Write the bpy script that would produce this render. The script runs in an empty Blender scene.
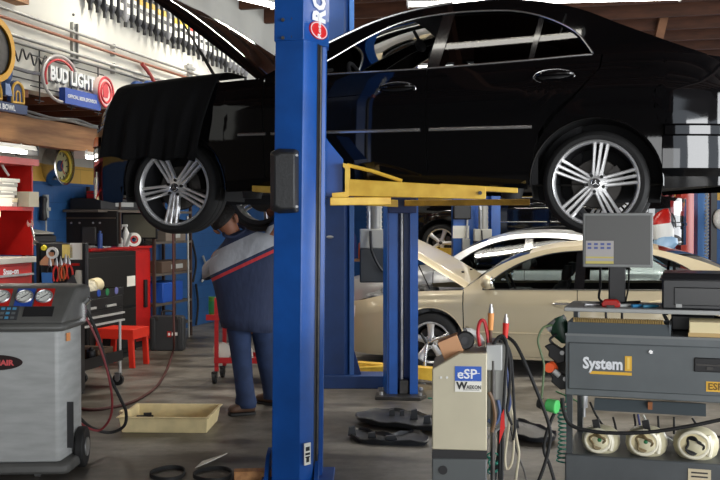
import bpy, bmesh, math, random
from mathutils import Vector, Matrix
random.seed(7)
R = math.radians
PI = math.pi
C = bpy.context.scene.collection
V = Vector

# ---------------------------------------------------------------- camera
CZ = 1.59
PITCH = math.atan(19/1000)
cam_data = bpy.data.cameras.new('camera')
cam_data.lens = 50; cam_data.sensor_width = 36
cam = bpy.data.objects.new('camera', cam_data); C.objects.link(cam)
cam.location = (0, 0, CZ); cam.rotation_euler = (PI/2 - PITCH, 0, 0)
bpy.context.scene.camera = cam
cam_data.clip_end = 200

def ray(px, py):
    x = (px-360)/1000; y = (240-py)/1000
    return V((x, math.cos(PITCH)+y*math.sin(PITCH), -math.sin(PITCH)+y*math.cos(PITCH)))
def at(px, py, Y):
    r = ray(px, py)
    return V((0, 0, CZ)) + r*(Y/r.y)
def floor_at(px, py):
    r = ray(px, py)
    return V((0, 0, CZ)) + r*(-CZ/r.z)

# building frame: u out of the left wall, v along it
TB = math.atan(.26)
UD = V((math.cos(TB), -math.sin(TB), 0)); VD = V((math.sin(TB), math.cos(TB), 0))
O = V((-6.0, 0, 0))
def bl(u, v, z=0): return O + UD*u + VD*v + V((0, 0, z))
def onwall(px, py, u):
    r = ray(px, py); c = V((0, 0, CZ))
    t = (u - (c-O).dot(UD))/r.dot(UD)
    p = c + r*t
    return (p-O).dot(VD), p.z
RB = -TB

# ---------------------------------------------------------------- materials
MATS = {}
def mat(name, col, rough=.5, metal=0, noise=0, scale=8, bump=0, coat=0, emit=0, spec=.5, detail=4, col2=None, bscale=None, stretch=None):
    if name in MATS: return MATS[name]
    m = bpy.data.materials.new(name); m.use_nodes = True
    nt = m.node_tree; b = nt.nodes['Principled BSDF']
    c4 = (*col, 1)
    b.inputs['Base Color'].default_value = c4
    b.inputs['Roughness'].default_value = rough
    b.inputs['Metallic'].default_value = metal
    b.inputs['Specular IOR Level'].default_value = spec
    if coat: b.inputs['Coat Weight'].default_value = coat; b.inputs['Coat Roughness'].default_value = .03
    if emit:
        b.inputs['Emission Color'].default_value = c4; b.inputs['Emission Strength'].default_value = emit
    if noise or bump:
        tc = nt.nodes.new('ShaderNodeTexCoord'); n = nt.nodes.new('ShaderNodeTexNoise')
        mp = nt.nodes.new('ShaderNodeMapping')
        if stretch: mp.inputs['Scale'].default_value = stretch
        nt.links.new(tc.outputs['Object'], mp.inputs['Vector']); nt.links.new(mp.outputs['Vector'], n.inputs['Vector'])
        n.inputs['Scale'].default_value = scale; n.inputs['Detail'].default_value = detail
        if noise:
            mx = nt.nodes.new('ShaderNodeMix'); mx.data_type = 'RGBA'
            cr = nt.nodes.new('ShaderNodeMapRange'); cr.inputs['From Min'].default_value = .35; cr.inputs['From Max'].default_value = .65
            nt.links.new(n.outputs['Fac'], cr.inputs['Value']); nt.links.new(cr.outputs['Result'], mx.inputs['Factor'])
            d = col2 or tuple(c*(1-noise) for c in col)
            mx.inputs['A'].default_value = (*d, 1); mx.inputs['B'].default_value = c4
            nt.links.new(mx.outputs['Result'], b.inputs['Base Color'])
        if bump:
            bp = nt.nodes.new('ShaderNodeBump'); bp.inputs['Strength'].default_value = bump; bp.inputs['Distance'].default_value = .02
            nt.links.new(n.outputs['Fac'], bp.inputs['Height']); nt.links.new(bp.outputs['Normal'], b.inputs['Normal'])
    MATS[name] = m
    return m
def s2l(r, g, b):
    f = lambda c: (c/255/12.92) if c/255 <= .04045 else ((c/255+.055)/1.055)**2.4
    return (f(r), f(g), f(b))
def glassmat(name, tint, rough=.02):
    if name in MATS: return MATS[name]
    m = bpy.data.materials.new(name); m.use_nodes = True; nt = m.node_tree
    nt.nodes.clear()
    o = nt.nodes.new('ShaderNodeOutputMaterial'); t = nt.nodes.new('ShaderNodeBsdfTransparent'); g = nt.nodes.new('ShaderNodeBsdfGlossy')
    x = nt.nodes.new('ShaderNodeMixShader'); f = nt.nodes.new('ShaderNodeFresnel'); f.inputs['IOR'].default_value = 1.5
    t.inputs['Color'].default_value = (*tint, 1); g.inputs['Roughness'].default_value = rough
    nt.links.new(f.outputs[0], x.inputs[0]); nt.links.new(t.outputs[0], x.inputs[1]); nt.links.new(g.outputs[0], x.inputs[2])
    nt.links.new(x.outputs[0], o.inputs[0])
    MATS[name] = m
    return m

# ---------------------------------------------------------------- mesh builder
def crom(pts, n=8, closed=False):
    P = [V(p) for p in pts]
    if len(P) < 3: return P
    out = []
    m = len(P)
    for i in range(m if closed else m-1):
        p0 = P[(i-1) % m] if (closed or i > 0) else P[0]*2-P[1]
        p1 = P[i]; p2 = P[(i+1) % m]
        p3 = P[(i+2) % m] if (closed or i+2 < m) else P[-1]*2-P[-2]
        for k in range(n):
            t = k/n
            out.append(.5*((2*p1)+(-p0+p2)*t+(2*p0-5*p1+4*p2-p3)*t*t+(-p0+3*p1-3*p2+p3)*t**3))
    if not closed: out.append(P[-1].copy())
    return out

class B:
    def __init__(self): self.bm = bmesh.new(); self.mi = 0; self.M = Matrix.Identity(4)
    def v(self, p): return self.bm.verts.new(self.M @ V(p))
    def f(self, vs):
        try:
            fc = self.bm.faces.new(vs); fc.material_index = self.mi; return fc
        except ValueError: return None
    def box(self, c, s, rz=0, ry=0, rx=0):
        c = V(c); h = V(s)/2
        m = Matrix.Rotation(rz, 3, 'Z') @ Matrix.Rotation(ry, 3, 'Y') @ Matrix.Rotation(rx, 3, 'X')
        vs = [self.v(c + m @ V((x*h.x, y*h.y, z*h.z))) for z in (-1, 1) for y in (-1, 1) for x in (-1, 1)]
        for q in ((0, 2, 3, 1), (4, 5, 7, 6), (0, 1, 5, 4), (2, 6, 7, 3), (0, 4, 6, 2), (1, 3, 7, 5)): self.f([vs[i] for i in q])
        return self
    def mm(self, x0, x1, y0, y1, z0, z1): return self.box(((x0+x1)/2, (y0+y1)/2, (z0+z1)/2), (abs(x1-x0), abs(y1-y0), abs(z1-z0)))
    def rings(self, rs, closed=True, cap=True):
        vr = [[self.v(p) for p in r] for r in rs]
        n = len(vr[0])
        for a, b in zip(vr, vr[1:]):
            for i in range(n if closed else n-1): self.f([a[i], a[(i+1) % n], b[(i+1) % n], b[i]])
        if cap and closed:
            self.f(list(reversed(vr[0]))); self.f(vr[-1])
        return self
    def cyl(self, p0, p1, r0, r1=None, n=16, cap=True):
        r1 = r0 if r1 is None else r1
        p0 = V(p0); p1 = V(p1); d = (p1-p0).normalized()
        a = d.orthogonal().normalized(); b = d.cross(a)
        mk = lambda p, r: [p + a*math.cos(2*PI*i/n)*r + b*math.sin(2*PI*i/n)*r for i in range(n)]
        return self.rings([mk(p0, r0), mk(p1, r1)], True, cap)
    def tube(self, pts, r, n=8, closed=False, smooth=0):
        P = crom(pts, smooth, closed) if smooth else [V(p) for p in pts]
        m = len(P); rs = []
        up = None
        for i in range(m):
            a = P[(i-1) % m] if (closed or i > 0) else P[i]
            b = P[(i+1) % m] if (closed or i < m-1) else P[i]
            t = (b-a)
            if t.length < 1e-9: t = V((0, 0, 1))
            t.normalize()
            if up is None: up = t.orthogonal().normalized()
            up = (up - t*up.dot(t))
            if up.length < 1e-6: up = t.orthogonal()
            up.normalize(); s = t.cross(up)
            rr = r[min(int(i*len(r)/m), len(r)-1)] if isinstance(r, (list, tuple)) else r
            rs.append([P[i] + up*math.cos(2*PI*k/n)*rr + s*math.sin(2*PI*k/n)*rr for k in range(n)])
        if closed:
            rs.append(rs[0]); return self.rings(rs, True, False)
        return self.rings(rs)
    def lathe(self, prof, o=(0, 0, 0), axis='Z', n=32, cap=False):
        o = V(o); rs = []
        for r, z in prof:
            ring = []
            for i in range(n):
                a = 2*PI*i/n; c, s = r*math.cos(a), r*math.sin(a)
                p = {'Z': (c, s, z), 'Y': (c, z, s), 'X': (z, c, s)}[axis]
                ring.append(o + V(p))
            rs.append(ring)
        return self.rings(rs, True, cap)
    def prism(self, poly, a, b, axis='Y'):
        mk = {'Y': lambda p, d: (p[0], d, p[1]), 'X': lambda p, d: (d, p[0], p[1]), 'Z': lambda p, d: (p[0], p[1], d)}[axis]
        return self.rings([[V(mk(p, a)) for p in poly], [V(mk(p, b)) for p in poly]])
    def ell(self, c, r, n=16, m=10):
        c = V(c); r = V(r) if not isinstance(r, (int, float)) else V((r, r, r))
        rs = []
        for j in range(m+1):
            t = PI*j/m; k = max(math.sin(t), .001)
            rs.append([c + V((r.x*k*math.cos(2*PI*i/n), r.y*k*math.sin(2*PI*i/n), -r.z*math.cos(t))) for i in range(n)])
        return self.rings(rs)
    def grid(self, rows): return self.rings(rows, False, False)
    def loft(self, rs, n=20, cap=True, p=2):
        out = []
        for c, a, b in rs:
            c, a, b = V(c), V(a), V(b); ring = []
            for i in range(n):
                t = 2*PI*i/n; cc, ss = math.cos(t), math.sin(t)
                cc = math.copysign(abs(cc)**(2/p), cc); ss = math.copysign(abs(ss)**(2/p), ss)
                ring.append(c + a*cc + b*ss)
            out.append(ring)
        return self.rings(out, True, cap)

def obj(name, b, m, parent=None, bevel=0, angle=38, solid=0, sub=0, flat=False):
    me = bpy.data.meshes.new(name)
    bmesh.ops.remove_doubles(b.bm, verts=b.bm.verts, dist=1e-5)
    bmesh.ops.recalc_face_normals(b.bm, faces=b.bm.faces)
    b.bm.to_mesh(me); b.bm.free()
    for x in (m if isinstance(m, (list, tuple)) else [m]): me.materials.append(x)
    if not flat:
        for p in me.polygons: p.use_smooth = True
        me.set_sharp_from_angle(angle=R(angle))
    o = bpy.data.objects.new(name, me); C.objects.link(o)
    if parent: o.parent = parent
    if solid:
        s = o.modifiers.new('solid', 'SOLIDIFY'); s.thickness = solid; s.offset = 0
    if bevel:
        w = o.modifiers.new('bevel', 'BEVEL'); w.width = bevel; w.segments = 2; w.limit_method = 'ANGLE'; w.angle_limit = R(40)
    if sub:
        w = o.modifiers.new('sub', 'SUBSURF'); w.levels = sub; w.render_levels = sub
    return o
def tag(o, label, cat, group=None):
    o['label'] = label; o['category'] = cat
    if group: o['group'] = group
    return o
def thing(name, label, cat, loc=(0, 0, 0), rz=0, group=None):
    o = bpy.data.objects.new(name, None); C.objects.link(o); o.empty_display_size = .1
    o.location = loc; o.rotation_euler = (0, 0, rz)
    return tag(o, label, cat, group)
def struct(name, b, m, parent=None, **k):
    o = obj(name, b, m, parent, **k); o['kind'] = 'structure'; return o
def one(name, label, cat, b, m, loc=(0, 0, 0), rz=0, group=None, **k):
    o = obj(name, b, m, **k); o.location = loc; o.rotation_euler = (0, 0, rz)
    return tag(o, label, cat, group)
def kids(o): return [c for c in bpy.data.objects if c.parent == o]
def copy_tree(o, parent=None):
    c = o.copy(); C.objects.link(c)
    if parent: c.parent = parent
    for ch in kids(o): copy_tree(ch, c)
    return c
def text(name, s, size, m, parent, loc, rot=(PI/2, 0, 0), ext=.001, bold=0, sx=1, shear=0, align='LEFT'):
    cu = bpy.data.curves.new(name, 'FONT'); cu.body = s; cu.size = size; cu.extrude = ext; cu.offset = bold; cu.shear = shear
    cu.align_x = align; cu.resolution_u = 2
    t = bpy.data.objects.new(name, cu)
    me = bpy.data.meshes.new_from_object(t)
    bpy.data.objects.remove(t)
    o = bpy.data.objects.new(name, me); C.objects.link(o); me.materials.clear(); me.materials.append(m)
    o.parent = parent; o.location = loc; o.rotation_euler = rot; o.scale = (sx, 1, 1)
    return o
def interp(L):
    def f(x):
        if x <= L[0][0]: return L[0][1]
        for (a, b), (c, d) in zip(L, L[1:]):
            if x <= c: return b + (d-b)*(x-a)/(c-a) if c > a else d
        return L[-1][1]
    return f
def smoothcurve(L):
    # monotone-ish cubic through points
    xs = [p[0] for p in L]; ys = [p[1] for p in L]; n = len(L)
    sl = [(ys[i+1]-ys[i])/(xs[i+1]-xs[i]) for i in range(n-1)]
    m = [sl[0]] + [(sl[i-1]+sl[i])/2 for i in range(1, n-1)] + [sl[-1]]
    def f(x):
        if x <= xs[0]: return ys[0]
        if x >= xs[-1]: return ys[-1]
        i = 0
        while x > xs[i+1]: i += 1
        h = xs[i+1]-xs[i]; t = (x-xs[i])/h
        return (2*t**3-3*t*t+1)*ys[i]+(t**3-2*t*t+t)*h*m[i]+(-2*t**3+3*t*t)*ys[i+1]+(t**3-t*t)*h*m[i+1]
    return f
def lin(a, b, n): return [a+(b-a)*i/(n-1) for i in range(n)]

# common materials
BLACK = mat('black_plastic', (.012, .012, .013), .45)
MATTE = mat('matte_black', (.008, .008, .009), .8)
RUB = mat('rubber', (.012, .012, .012), .7, noise=.3, scale=30)
CHROME = mat('chrome', (.8, .8, .8), .18, .9)
STEEL = mat('steel', (.5, .5, .5), .38, .7, noise=.3, scale=10)
DSTEEL = mat('dark_steel', (.10, .095, .09), .45, .8, noise=.4, scale=12)
WHITE = mat('white_paint', (.75, .75, .72), .5)
CREAM = mat('cream', s2l(225, 210, 170), .6)
RED = mat('red_paint', s2l(190, 28, 20), .35, noise=.25, scale=6)
ORANGE = mat('orange', s2l(240, 110, 30), .4)
YEL = mat('yellow_label', s2l(240, 195, 60), .5)
BLUE = mat('lift_blue', s2l(22, 86, 170), .38, noise=.22, scale=5, bump=.03)
YELL = mat('lift_yellow', s2l(242, 200, 78), .45, noise=.3, scale=9, col2=s2l(222, 174, 58))
GREY = mat('grey_cabinet', s2l(106, 112, 114), .42, noise=.12, scale=7)
LGREY = mat('light_grey', s2l(170, 172, 170), .45)
GREEN = mat('green', s2l(30, 120, 70), .45)
PAPER = mat('paper', s2l(240, 238, 228), .8)
# ---------------------------------------------------------------- setting
def node_wall():
    m = bpy.data.materials.new('painted_block'); m.use_nodes = True; nt = m.node_tree; b = nt.nodes['Principled BSDF']
    N = nt.nodes.new; L = nt.links.new
    tc = N('ShaderNodeTexCoord'); sp = N('ShaderNodeSeparateXYZ'); L(tc.outputs['Object'], sp.inputs[0])
    cb = N('ShaderNodeCombineXYZ'); ad = N('ShaderNodeMath'); ad.operation = 'ADD'
    L(sp.outputs['X'], ad.inputs[0]); L(sp.outputs['Y'], ad.inputs[1]); L(ad.outputs[0], cb.inputs['X']); L(sp.outputs['Z'], cb.inputs['Y'])
    br = N('ShaderNodeTexBrick'); L(cb.outputs[0], br.inputs['Vector'])
    br.inputs['Scale'].default_value = 1; br.inputs['Brick Width'].default_value = .4; br.inputs['Row Height'].default_value = .2
    br.inputs['Mortar Size'].default_value = .006
    br.inputs['Color1'].default_value = (1, 1, 1, 1); br.inputs['Color2'].default_value = (.9, .9, .9, 1); br.inputs['Mortar'].default_value = (.72, .75, .8, 1)
    cr = N('ShaderNodeValToRGB'); cr.color_ramp.interpolation = 'CONSTANT'
    dv = N('ShaderNodeMath'); dv.operation = 'DIVIDE'; dv.inputs[1].default_value = 4; L(sp.outputs['Z'], dv.inputs[0]); L(dv.outputs[0], cr.inputs[0])
    e = cr.color_ramp.elements
    e[0].position = 0; e[0].color = (*s2l(40, 92, 150), 1); e[1].position = .5075; e[1].color = (*s2l(228, 178, 70), 1)
    q = e.new(.556); q.color = (*s2l(205, 200, 188), 1)
    n = N('ShaderNodeTexNoise'); n.inputs['Scale'].default_value = 3; n.inputs['Detail'].default_value = 5; L(tc.outputs['Object'], n.inputs['Vector'])
    mr = N('ShaderNodeMapRange'); mr.inputs['To Min'].default_value = .8; mr.inputs['To Max'].default_value = 1.1; L(n.outputs['Fac'], mr.inputs['Value'])
    m1 = N('ShaderNodeMix'); m1.data_type = 'RGBA'; m1.blend_type = 'MULTIPLY'; m1.inputs['Factor'].default_value = 1
    L(cr.outputs[0], m1.inputs['A']); L(br.outputs['Color'], m1.inputs['B'])
    m2 = N('ShaderNodeMix'); m2.data_type = 'RGBA'; m2.blend_type = 'MULTIPLY'; m2.inputs['Factor'].default_value = 1
    L(m1.outputs['Result'], m2.inputs['A']); L(mr.outputs[0], m2.inputs['B']); L(m2.outputs['Result'], b.inputs['Base Color'])
    bp = N('ShaderNodeBump'); bp.inputs['Strength'].default_value = .4; bp.inputs['Distance'].default_value = .01; bp.invert = True
    L(br.outputs['Fac'], bp.inputs['Height']); L(bp.outputs[0], b.inputs['Normal']); b.inputs['Roughness'].default_value = .5
    return m
def node_floor():
    m = bpy.data.materials.new('worn_concrete'); m.use_nodes = True; nt = m.node_tree; b = nt.nodes['Principled BSDF']
    N = nt.nodes.new; L = nt.links.new
    tc = N('ShaderNodeTexCoord')
    n1 = N('ShaderNodeTexNoise'); n1.inputs['Scale'].default_value = .55; n1.inputs['Detail'].default_value = 7; n1.inputs['Roughness'].default_value = .62
    n2 = N('ShaderNodeTexNoise'); n2.inputs['Scale'].default_value = 9; n2.inputs['Detail'].default_value = 8; n2.inputs['Roughness'].default_value = .7
    mp = N('ShaderNodeMapping'); mp.inputs['Scale'].default_value = (1, 2.2, 1); L(tc.outputs['Object'], mp.inputs[0])
    n3 = N('ShaderNodeTexNoise'); n3.inputs['Scale'].default_value = 1.6; n3.inputs['Detail'].default_value = 6; L(mp.outputs[0], n3.inputs['Vector'])
    L(tc.outputs['Object'], n1.inputs['Vector']); L(tc.outputs['Object'], n2.inputs['Vector'])
    r1 = N('ShaderNodeValToRGB'); e = r1.color_ramp.elements
    e[0].position = .38; e[0].color = (*s2l(84, 77, 66), 1); e[1].position = .62; e[1].color = (*s2l(134, 130, 123), 1)
    L(n1.outputs['Fac'], r1.inputs[0])
    r3 = N('ShaderNodeValToRGB'); e = r3.color_ramp.elements
    e[0].position = .36; e[0].color = (.34, .32, .30, 1); e[1].position = .56; e[1].color = (1, 1, 1, 1)
    L(n3.outputs['Fac'], r3.inputs[0])
    r2 = N('ShaderNodeMapRange'); r2.inputs['From Min'].default_value = .3; r2.inputs['From Max'].default_value = .7; r2.inputs['To Min'].default_value = .72; r2.inputs['To Max'].default_value = 1.2
    L(n2.outputs['Fac'], r2.inputs[0])
    a = N('ShaderNodeMix'); a.data_type = 'RGBA'; a.blend_type = 'MULTIPLY'; a.inputs['Factor'].default_value = 1
    L(r1.outputs[0], a.inputs['A']); L(r3.outputs[0], a.inputs['B'])
    c = N('ShaderNodeMix'); c.data_type = 'RGBA'; c.blend_type = 'MULTIPLY'; c.inputs['Factor'].default_value = 1
    L(a.outputs['Result'], c.inputs['A']); L(r2.outputs[0], c.inputs['B']); L(c.outputs['Result'], b.inputs['Base Color'])
    rr = N('ShaderNodeMapRange'); rr.inputs['To Min'].default_value = .3; rr.inputs['To Max'].default_value = .6; L(n3.outputs['Fac'], rr.inputs[0]); L(rr.outputs[0], b.inputs['Roughness'])
    bp = N('ShaderNodeBump'); bp.inputs['Strength'].default_value = .2; bp.inputs['Distance'].default_value = .01
    L(n2.outputs['Fac'], bp.inputs['Height']); L(bp.outputs[0], b.inputs['Normal'])
    return m
WALLM = node_wall()
WOOD = mat('beam_wood', s2l(196, 142, 88), .6, noise=.4, scale=3, stretch=(6, .5, 6), bump=.1, col2=s2l(150, 100, 58))
DWOOD = mat('ceiling_wood', s2l(92, 54, 34), .7, noise=.45, scale=2.5, stretch=(1, 6, 6))
DWOOD2 = mat('ceiling_boards', s2l(70, 42, 28), .75, noise=.4, scale=3)
STUCCO = mat('white_wall', s2l(216, 214, 204), .7, noise=.14, scale=1.6, detail=6, stretch=(1, 1, .45))

b = B(); b.mm(-9, 15, -6, 26, -.1, 0); struct('floor', b, node_floor())
def slab(u0, u1, v0, v1, z0, z1):
    b = B(); b.mm(u0, u1, v0, v1, z0, z1); return b
def sset(o): o.location = O; o.rotation_euler = (0, 0, RB); return o
sset(struct('wall_left', slab(-.57, -.42, 3.2, 24, 0, 2.9), WALLM))
sset(struct('wall_left_unseen', slab(-.57, -.42, -3.45, 3.2, 0, 4.6), mat('dull_wall', s2l(62, 54, 46), .85)))  # unseen dark stretch, added to keep the sedan fender reflection dark
sset(struct('wall_left_upper', slab(.8, .968, 3.2, 24, 2.7, 4.62), STUCCO))
sset(struct('wall_back', slab(-.57, 22, 24, 24.15, 0, 4.6), WALLM))
sset(struct('wall_front', slab(-.57, 10, -3.6, -3.45, 0, 4.6), mat('dull_wall', s2l(62, 54, 46), .85)))
ce = sset(struct('ceiling', slab(-.57, 22, -3.45, 24, 4.6, 4.7), DWOOD2))
for i in range(24):
    b = B(); b.mm(.975, 22, -.04, .04, 4.36, 4.6)
    o = struct('joist', b, DWOOD, ce); o.location = (0, 1.5+i*.95, 0)
for u in (4.3, 9.0):
    b = B(); b.mm(u-.1, u+.1, -3, 24, 4.2, 4.36); struct('girder', b, DWOOD, ce)
# alcove: low ceiling boards and header beam
sset(struct('trim_1', slab(.5, .64, 3.2, 22, 2.285, 2.53), WOOD))
sof = sset(struct('ceiling_alcove', slab(-.42, .8, 3.2, 24, 2.7, 2.76), DWOOD2))
for i in range(20):
    b = B(); b.mm(-.42, .95, -.025, .025, 2.635, 2.7); o = struct('joist', b, mat('red_wood', s2l(112, 62, 36), .7, noise=.3, scale=5), sof); o.location = (0, 6+i*.5, 0)

q0, q1 = at(669, -6, 14.5), at(653, 60, 14.5); b = B(); b.rings([[q + V((x, y, 0)) for x, y in ((-.06, -.06), (.06, -.06), (.06, .06), (-.06, .06))] for q in (q1, q0)]); struct('trim_2', b, mat('post_wood', s2l(150, 104, 72), .7, noise=.3, scale=5))
# world + lights
w = bpy.data.worlds.new('world'); bpy.context.scene.world = w; w.use_nodes = True
bg = w.node_tree.nodes['Background']; bg.inputs[0].default_value = (.82, .9, 1, 1); bg.inputs[1].default_value = 1.3
def area(name, loc, target, sx, sy, power, col=(1, 1, 1)):
    l = bpy.data.lights.new(name, 'AREA'); l.shape = 'RECTANGLE'; l.size = sx; l.size_y = sy; l.energy = power; l.color = col
    o = bpy.data.objects.new(name, l); C.objects.link(o); o.location = loc
    o.rotation_euler = (V(target)-V(loc)).to_track_quat('-Z', 'Y').to_euler(); return o
area('added_area_light', (9, 3.0, 2.0), (0, 7.5, 1.2), 5, 3.4, 420, (.95, .98, 1))  # unseen area light added for daylight assumed to enter from the right
area('added_area_light', (6.4, -2.8, 1.9), (0, 7, 1.0), 3.6, 3.4, 330, (.98, .99, 1))  # unseen light added behind the camera, for daylight assumed from the right
area('added_area_light', (.8, -3.3, 1.25), (1.2, 6, 1.3), 5.5, 2.1, 115, (.98, .99, 1))  # added frontal fill light; the front wall behind it has no opening
area('added_area_light', (13, 18, 2.0), (2, 16, 1.5), 6, 3.6, 420, (.97, .99, 1))  # unseen light added at rear right, for daylight assumed on the back bays

TUBE = mat('lit_tube', (1, .96, .88), .5, emit=9)
HANG = lambda m: (4.6-m.z-.07) if m.z > 3 else .02
def fluoro(p0, p1, label, tubes=2, power=60, cat='lamp', w=.16):
    p0, p1 = V(p0), V(p1); mid = (p0+p1)/2; L = (p1-p0).length; rz = math.atan2(p1.y-p0.y, p1.x-p0.x)
    t = thing('fluorescent_light', label, cat, mid, rz)
    b = B(); b.prism([(-w/2, .03), (-w/2+.02, .07), (w/2-.02, .07), (w/2, .03), (w/2-.03, .045), (-w/2+.03, .045)], -L/2, L/2, 'X'); obj('housing', b, WHITE, t)
    for k in range(tubes):
        y = (k-(tubes-1)/2)*.07
        b = B(); b.cyl((-L/2+.02, y, .018), (L/2-.02, y, .018), .018, n=10); obj('tube', b, TUBE, t)
    for s in (-1, 1):
        b = B(); b.mm(s*L/2-.01, s*L/2+.01, -w/2, w/2, -.01, .07); obj('end_cap', b, BLACK if cat == 'shop light' else WHITE, t)
    for s in (-.35, .35):
        b = B(); b.cyl((s*L, 0, .07), (s*L, 0, .07 + max(0, HANG(mid))), .006, n=6); obj('hanger_rod', b, WHITE, t)
    if power:
        l = area('tube_glow', mid - V((0, 0, .03)), mid - V((0, 0, 2)), L, .05, power, (1, .94, .82)); l.rotation_euler = (0, 0, rz)
    return t
zf_ = 4.05
a_ = at(408, 8, 11.5); b_ = at(681, 1, 11.15); a_.z = b_.z = zf_
fluoro(a_, b_, 'long bright fluorescent strip light above the black sedan roof', power=70)
a_ = at(228, -3, 11.0); b_ = at(276, 9, 11.6); a_.z = b_.z = zf_
fluoro(a_, b_, 'fluorescent strip light at the ceiling left of the blue lift column', power=30)
fluoro((-.15, 6.30, zf_), (1.15, 5.93, zf_), 'fluorescent strip light hanging over the near side of the lifted sedan', power=0, tubes=1, w=.05)  # out-of-view fixture, assumed from its streak in the side windows
fluoro((-2.0, 9.2, zf_), (-.4, 8.7, zf_), 'added unseen fluorescent strip light over the nose of the lifted sedan', power=40)  # extra fixture out of view, added for its light
fluoro((2.5, 9.9, zf_), (4.6, 9.3, zf_), 'added unseen fluorescent strip light above the beige sedan bay', power=60)  # another out-of-view fixture, added to light this bay
fluoro((0.5, 16.3, zf_), (3.6, 15.5, zf_), 'added fluorescent strip light above the rear bays', power=60)  # fixture added to light the back of the shop

sc = bpy.context.scene
sc.view_settings.view_transform = 'Standard'; sc.view_settings.look = 'None'; sc.view_settings.gamma = 1
sc.view_settings.exposure = 0.4; sc.view_settings.use_curve_mapping = False
# ---------------------------------------------------------------- cars
def wheel(parent, c, r, rim_r, phase, style, side, tw=.235, turn=0):
    """c: hub centre at mid tyre width (car frame); side -1 = near side (outer face towards -y)"""
    w = tw/2
    b = B()
    prof = [(rim_r, -w*.86), (rim_r+.012, -w*.98), (rim_r+.03, -w), (r-.035, -w*1.0), (r-.012, -w*.9), (r, -w*.72), (r, -w*.3), (r-.006, -w*.28), (r-.006, -w*.24), (r, -w*.22), (r, w*.22), (r-.006, w*.24), (r-.006, w*.28), (r, w*.3), (r, w*.72), (r-.012, w*.9), (r-.04, w), (rim_r+.02, w), (rim_r, w*.86)]
    b.lathe(prof, axis='Y', n=56)
    t = obj('wheel', b, RUB, parent); t.location = c
    if side > 0: t.rotation_euler = (0, 0, PI)
    if turn: t.rotation_euler.z += turn
    rimm = mat('rim_alloy', (.86, .86, .86), .28, .7)
    dark = mat('rim_dark', (.06, .06, .065), .4, .6)
    b = B()   # barrel + lip
    b.lathe([(rim_r+.004, -w*.9), (rim_r-.004, -w*.97), (rim_r-.014, -w*.9), (rim_r-.02, -w*.7)], axis='Y', n=56)
    obj('rim_lip', b, rimm, t)
    b = B(); b.lathe([(rim_r-.02, -w*.7), (rim_r-.03, -w*.3), (rim_r-.035, w*.85), (rim_r, w*.9)], axis='Y', n=40); obj('rim_barrel', b, dark, t)
    b = B()
    yo = -w*.9
    for k in range(5):
        a = phase + 2*PI*k/5
        ca, sa = math.cos(a), math.sin(a)
        def P(rad, off, y): return V((ca*rad - sa*off, y, sa*rad + ca*off))
        if style == 'triple':
            for o0, o1 in ((-.022, -.040), (0, 0), (.022, .040)):
                hw0, hw1 = .009, .0105
                rs = []
                for rad, off, hw, yy in ((.045, o0, hw0+.002, yo+.018), (.13, (o0+o1)/2, hw0, yo+.02), (rim_r-.012, o1, hw1, yo+.006)):
                    rs.append([P(rad, off-hw, yy+.03), P(rad, off-hw, yy), P(rad, off-hw*.4, yy-.007), P(rad, off+hw*.4, yy-.007), P(rad, off+hw, yy), P(rad, off+hw, yy+.03)])
                b.rings(rs)
        else:
            rs = []
            for rad, hw, yy in ((.03, .032, yo+.015), (.1, .03, yo+.018), (rim_r-.06, .034, yo+.01), (rim_r-.008, .046, yo+.004)):
                rs.append([P(rad, -hw, yy+.03), P(rad, -hw, yy+.004), P(rad, -hw*.55, yy-.006), P(rad, hw*.55, yy-.006), P(rad, hw, yy+.004), P(rad, hw, yy+.03)])
            b.rings(rs)
    b.lathe([(.001, yo+.012), (.03, yo+.012), (.066, yo+.018), (.075, yo+.05)], axis='Y', n=30)
    obj('rim', b, rimm, t)
    b = B(); b.lathe([(.001, yo-.002), (.022, yo-.001), (.03, yo+.006), (.031, yo+.03)], axis='Y', n=24); hc = obj('hub_cap', b, mat('hub_black', (.02, .02, .022), .3), t)
    if style == 'triple':
        b = B()
        for k in range(3):
            a = PI/2 + k*2*PI/3
            tip = V((math.cos(a)*.024, yo-.004, math.sin(a)*.024)); l = V((math.cos(a+PI/2)*.0035, yo-.004, math.sin(a+PI/2)*.0035)); rr = V((math.cos(a-PI/2)*.0035, yo-.004, math.sin(a-PI/2)*.0035))
            b.rings([[tip, l, rr], [tip+V((0, .004, 0)), l+V((0, .004, 0)), rr+V((0, .004, 0))]])
        b.tube([(math.cos(a)*.026, yo-.003, math.sin(a)*.026) for a in lin(0, 2*PI, 25)[:-1]], .0022, 5, closed=True)
        obj('emblem', b, CHROME, t)
    for k in range(5):
        a = phase + PI/5 + 2*PI*k/5
        p = V((math.cos(a)*.052, yo+.0, math.sin(a)*.052)); b = B(); b.cyl(p, p+V((0, .035, 0)), .011, .013, n=6); obj('lug_nut', b, STEEL if style != 'triple' else mat('lug_dark', (.03, .03, .03), .35, .8), t)
    b = B(); b.lathe([(.07, .0), (.15, .0), (.155, .01), (.15, .02), (.07, .02)], o=(0, -w*.1, 0), axis='Y', n=40); obj('brake_disc', b, mat('disc', (.055, .05, .045), .45, .4), t)
    b = B(); a0 = R(20)
    b.rings([[V((math.cos(a0+s)*rr, yy, math.sin(a0+s)*rr)) for rr, yy in ((.10, -.03), (.165, -.03), (.165, .05), (.10, .05))] for s in lin(-.4, .4, 6)])
    cal = obj('brake_caliper', b, DSTEEL, t)
    return t

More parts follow.
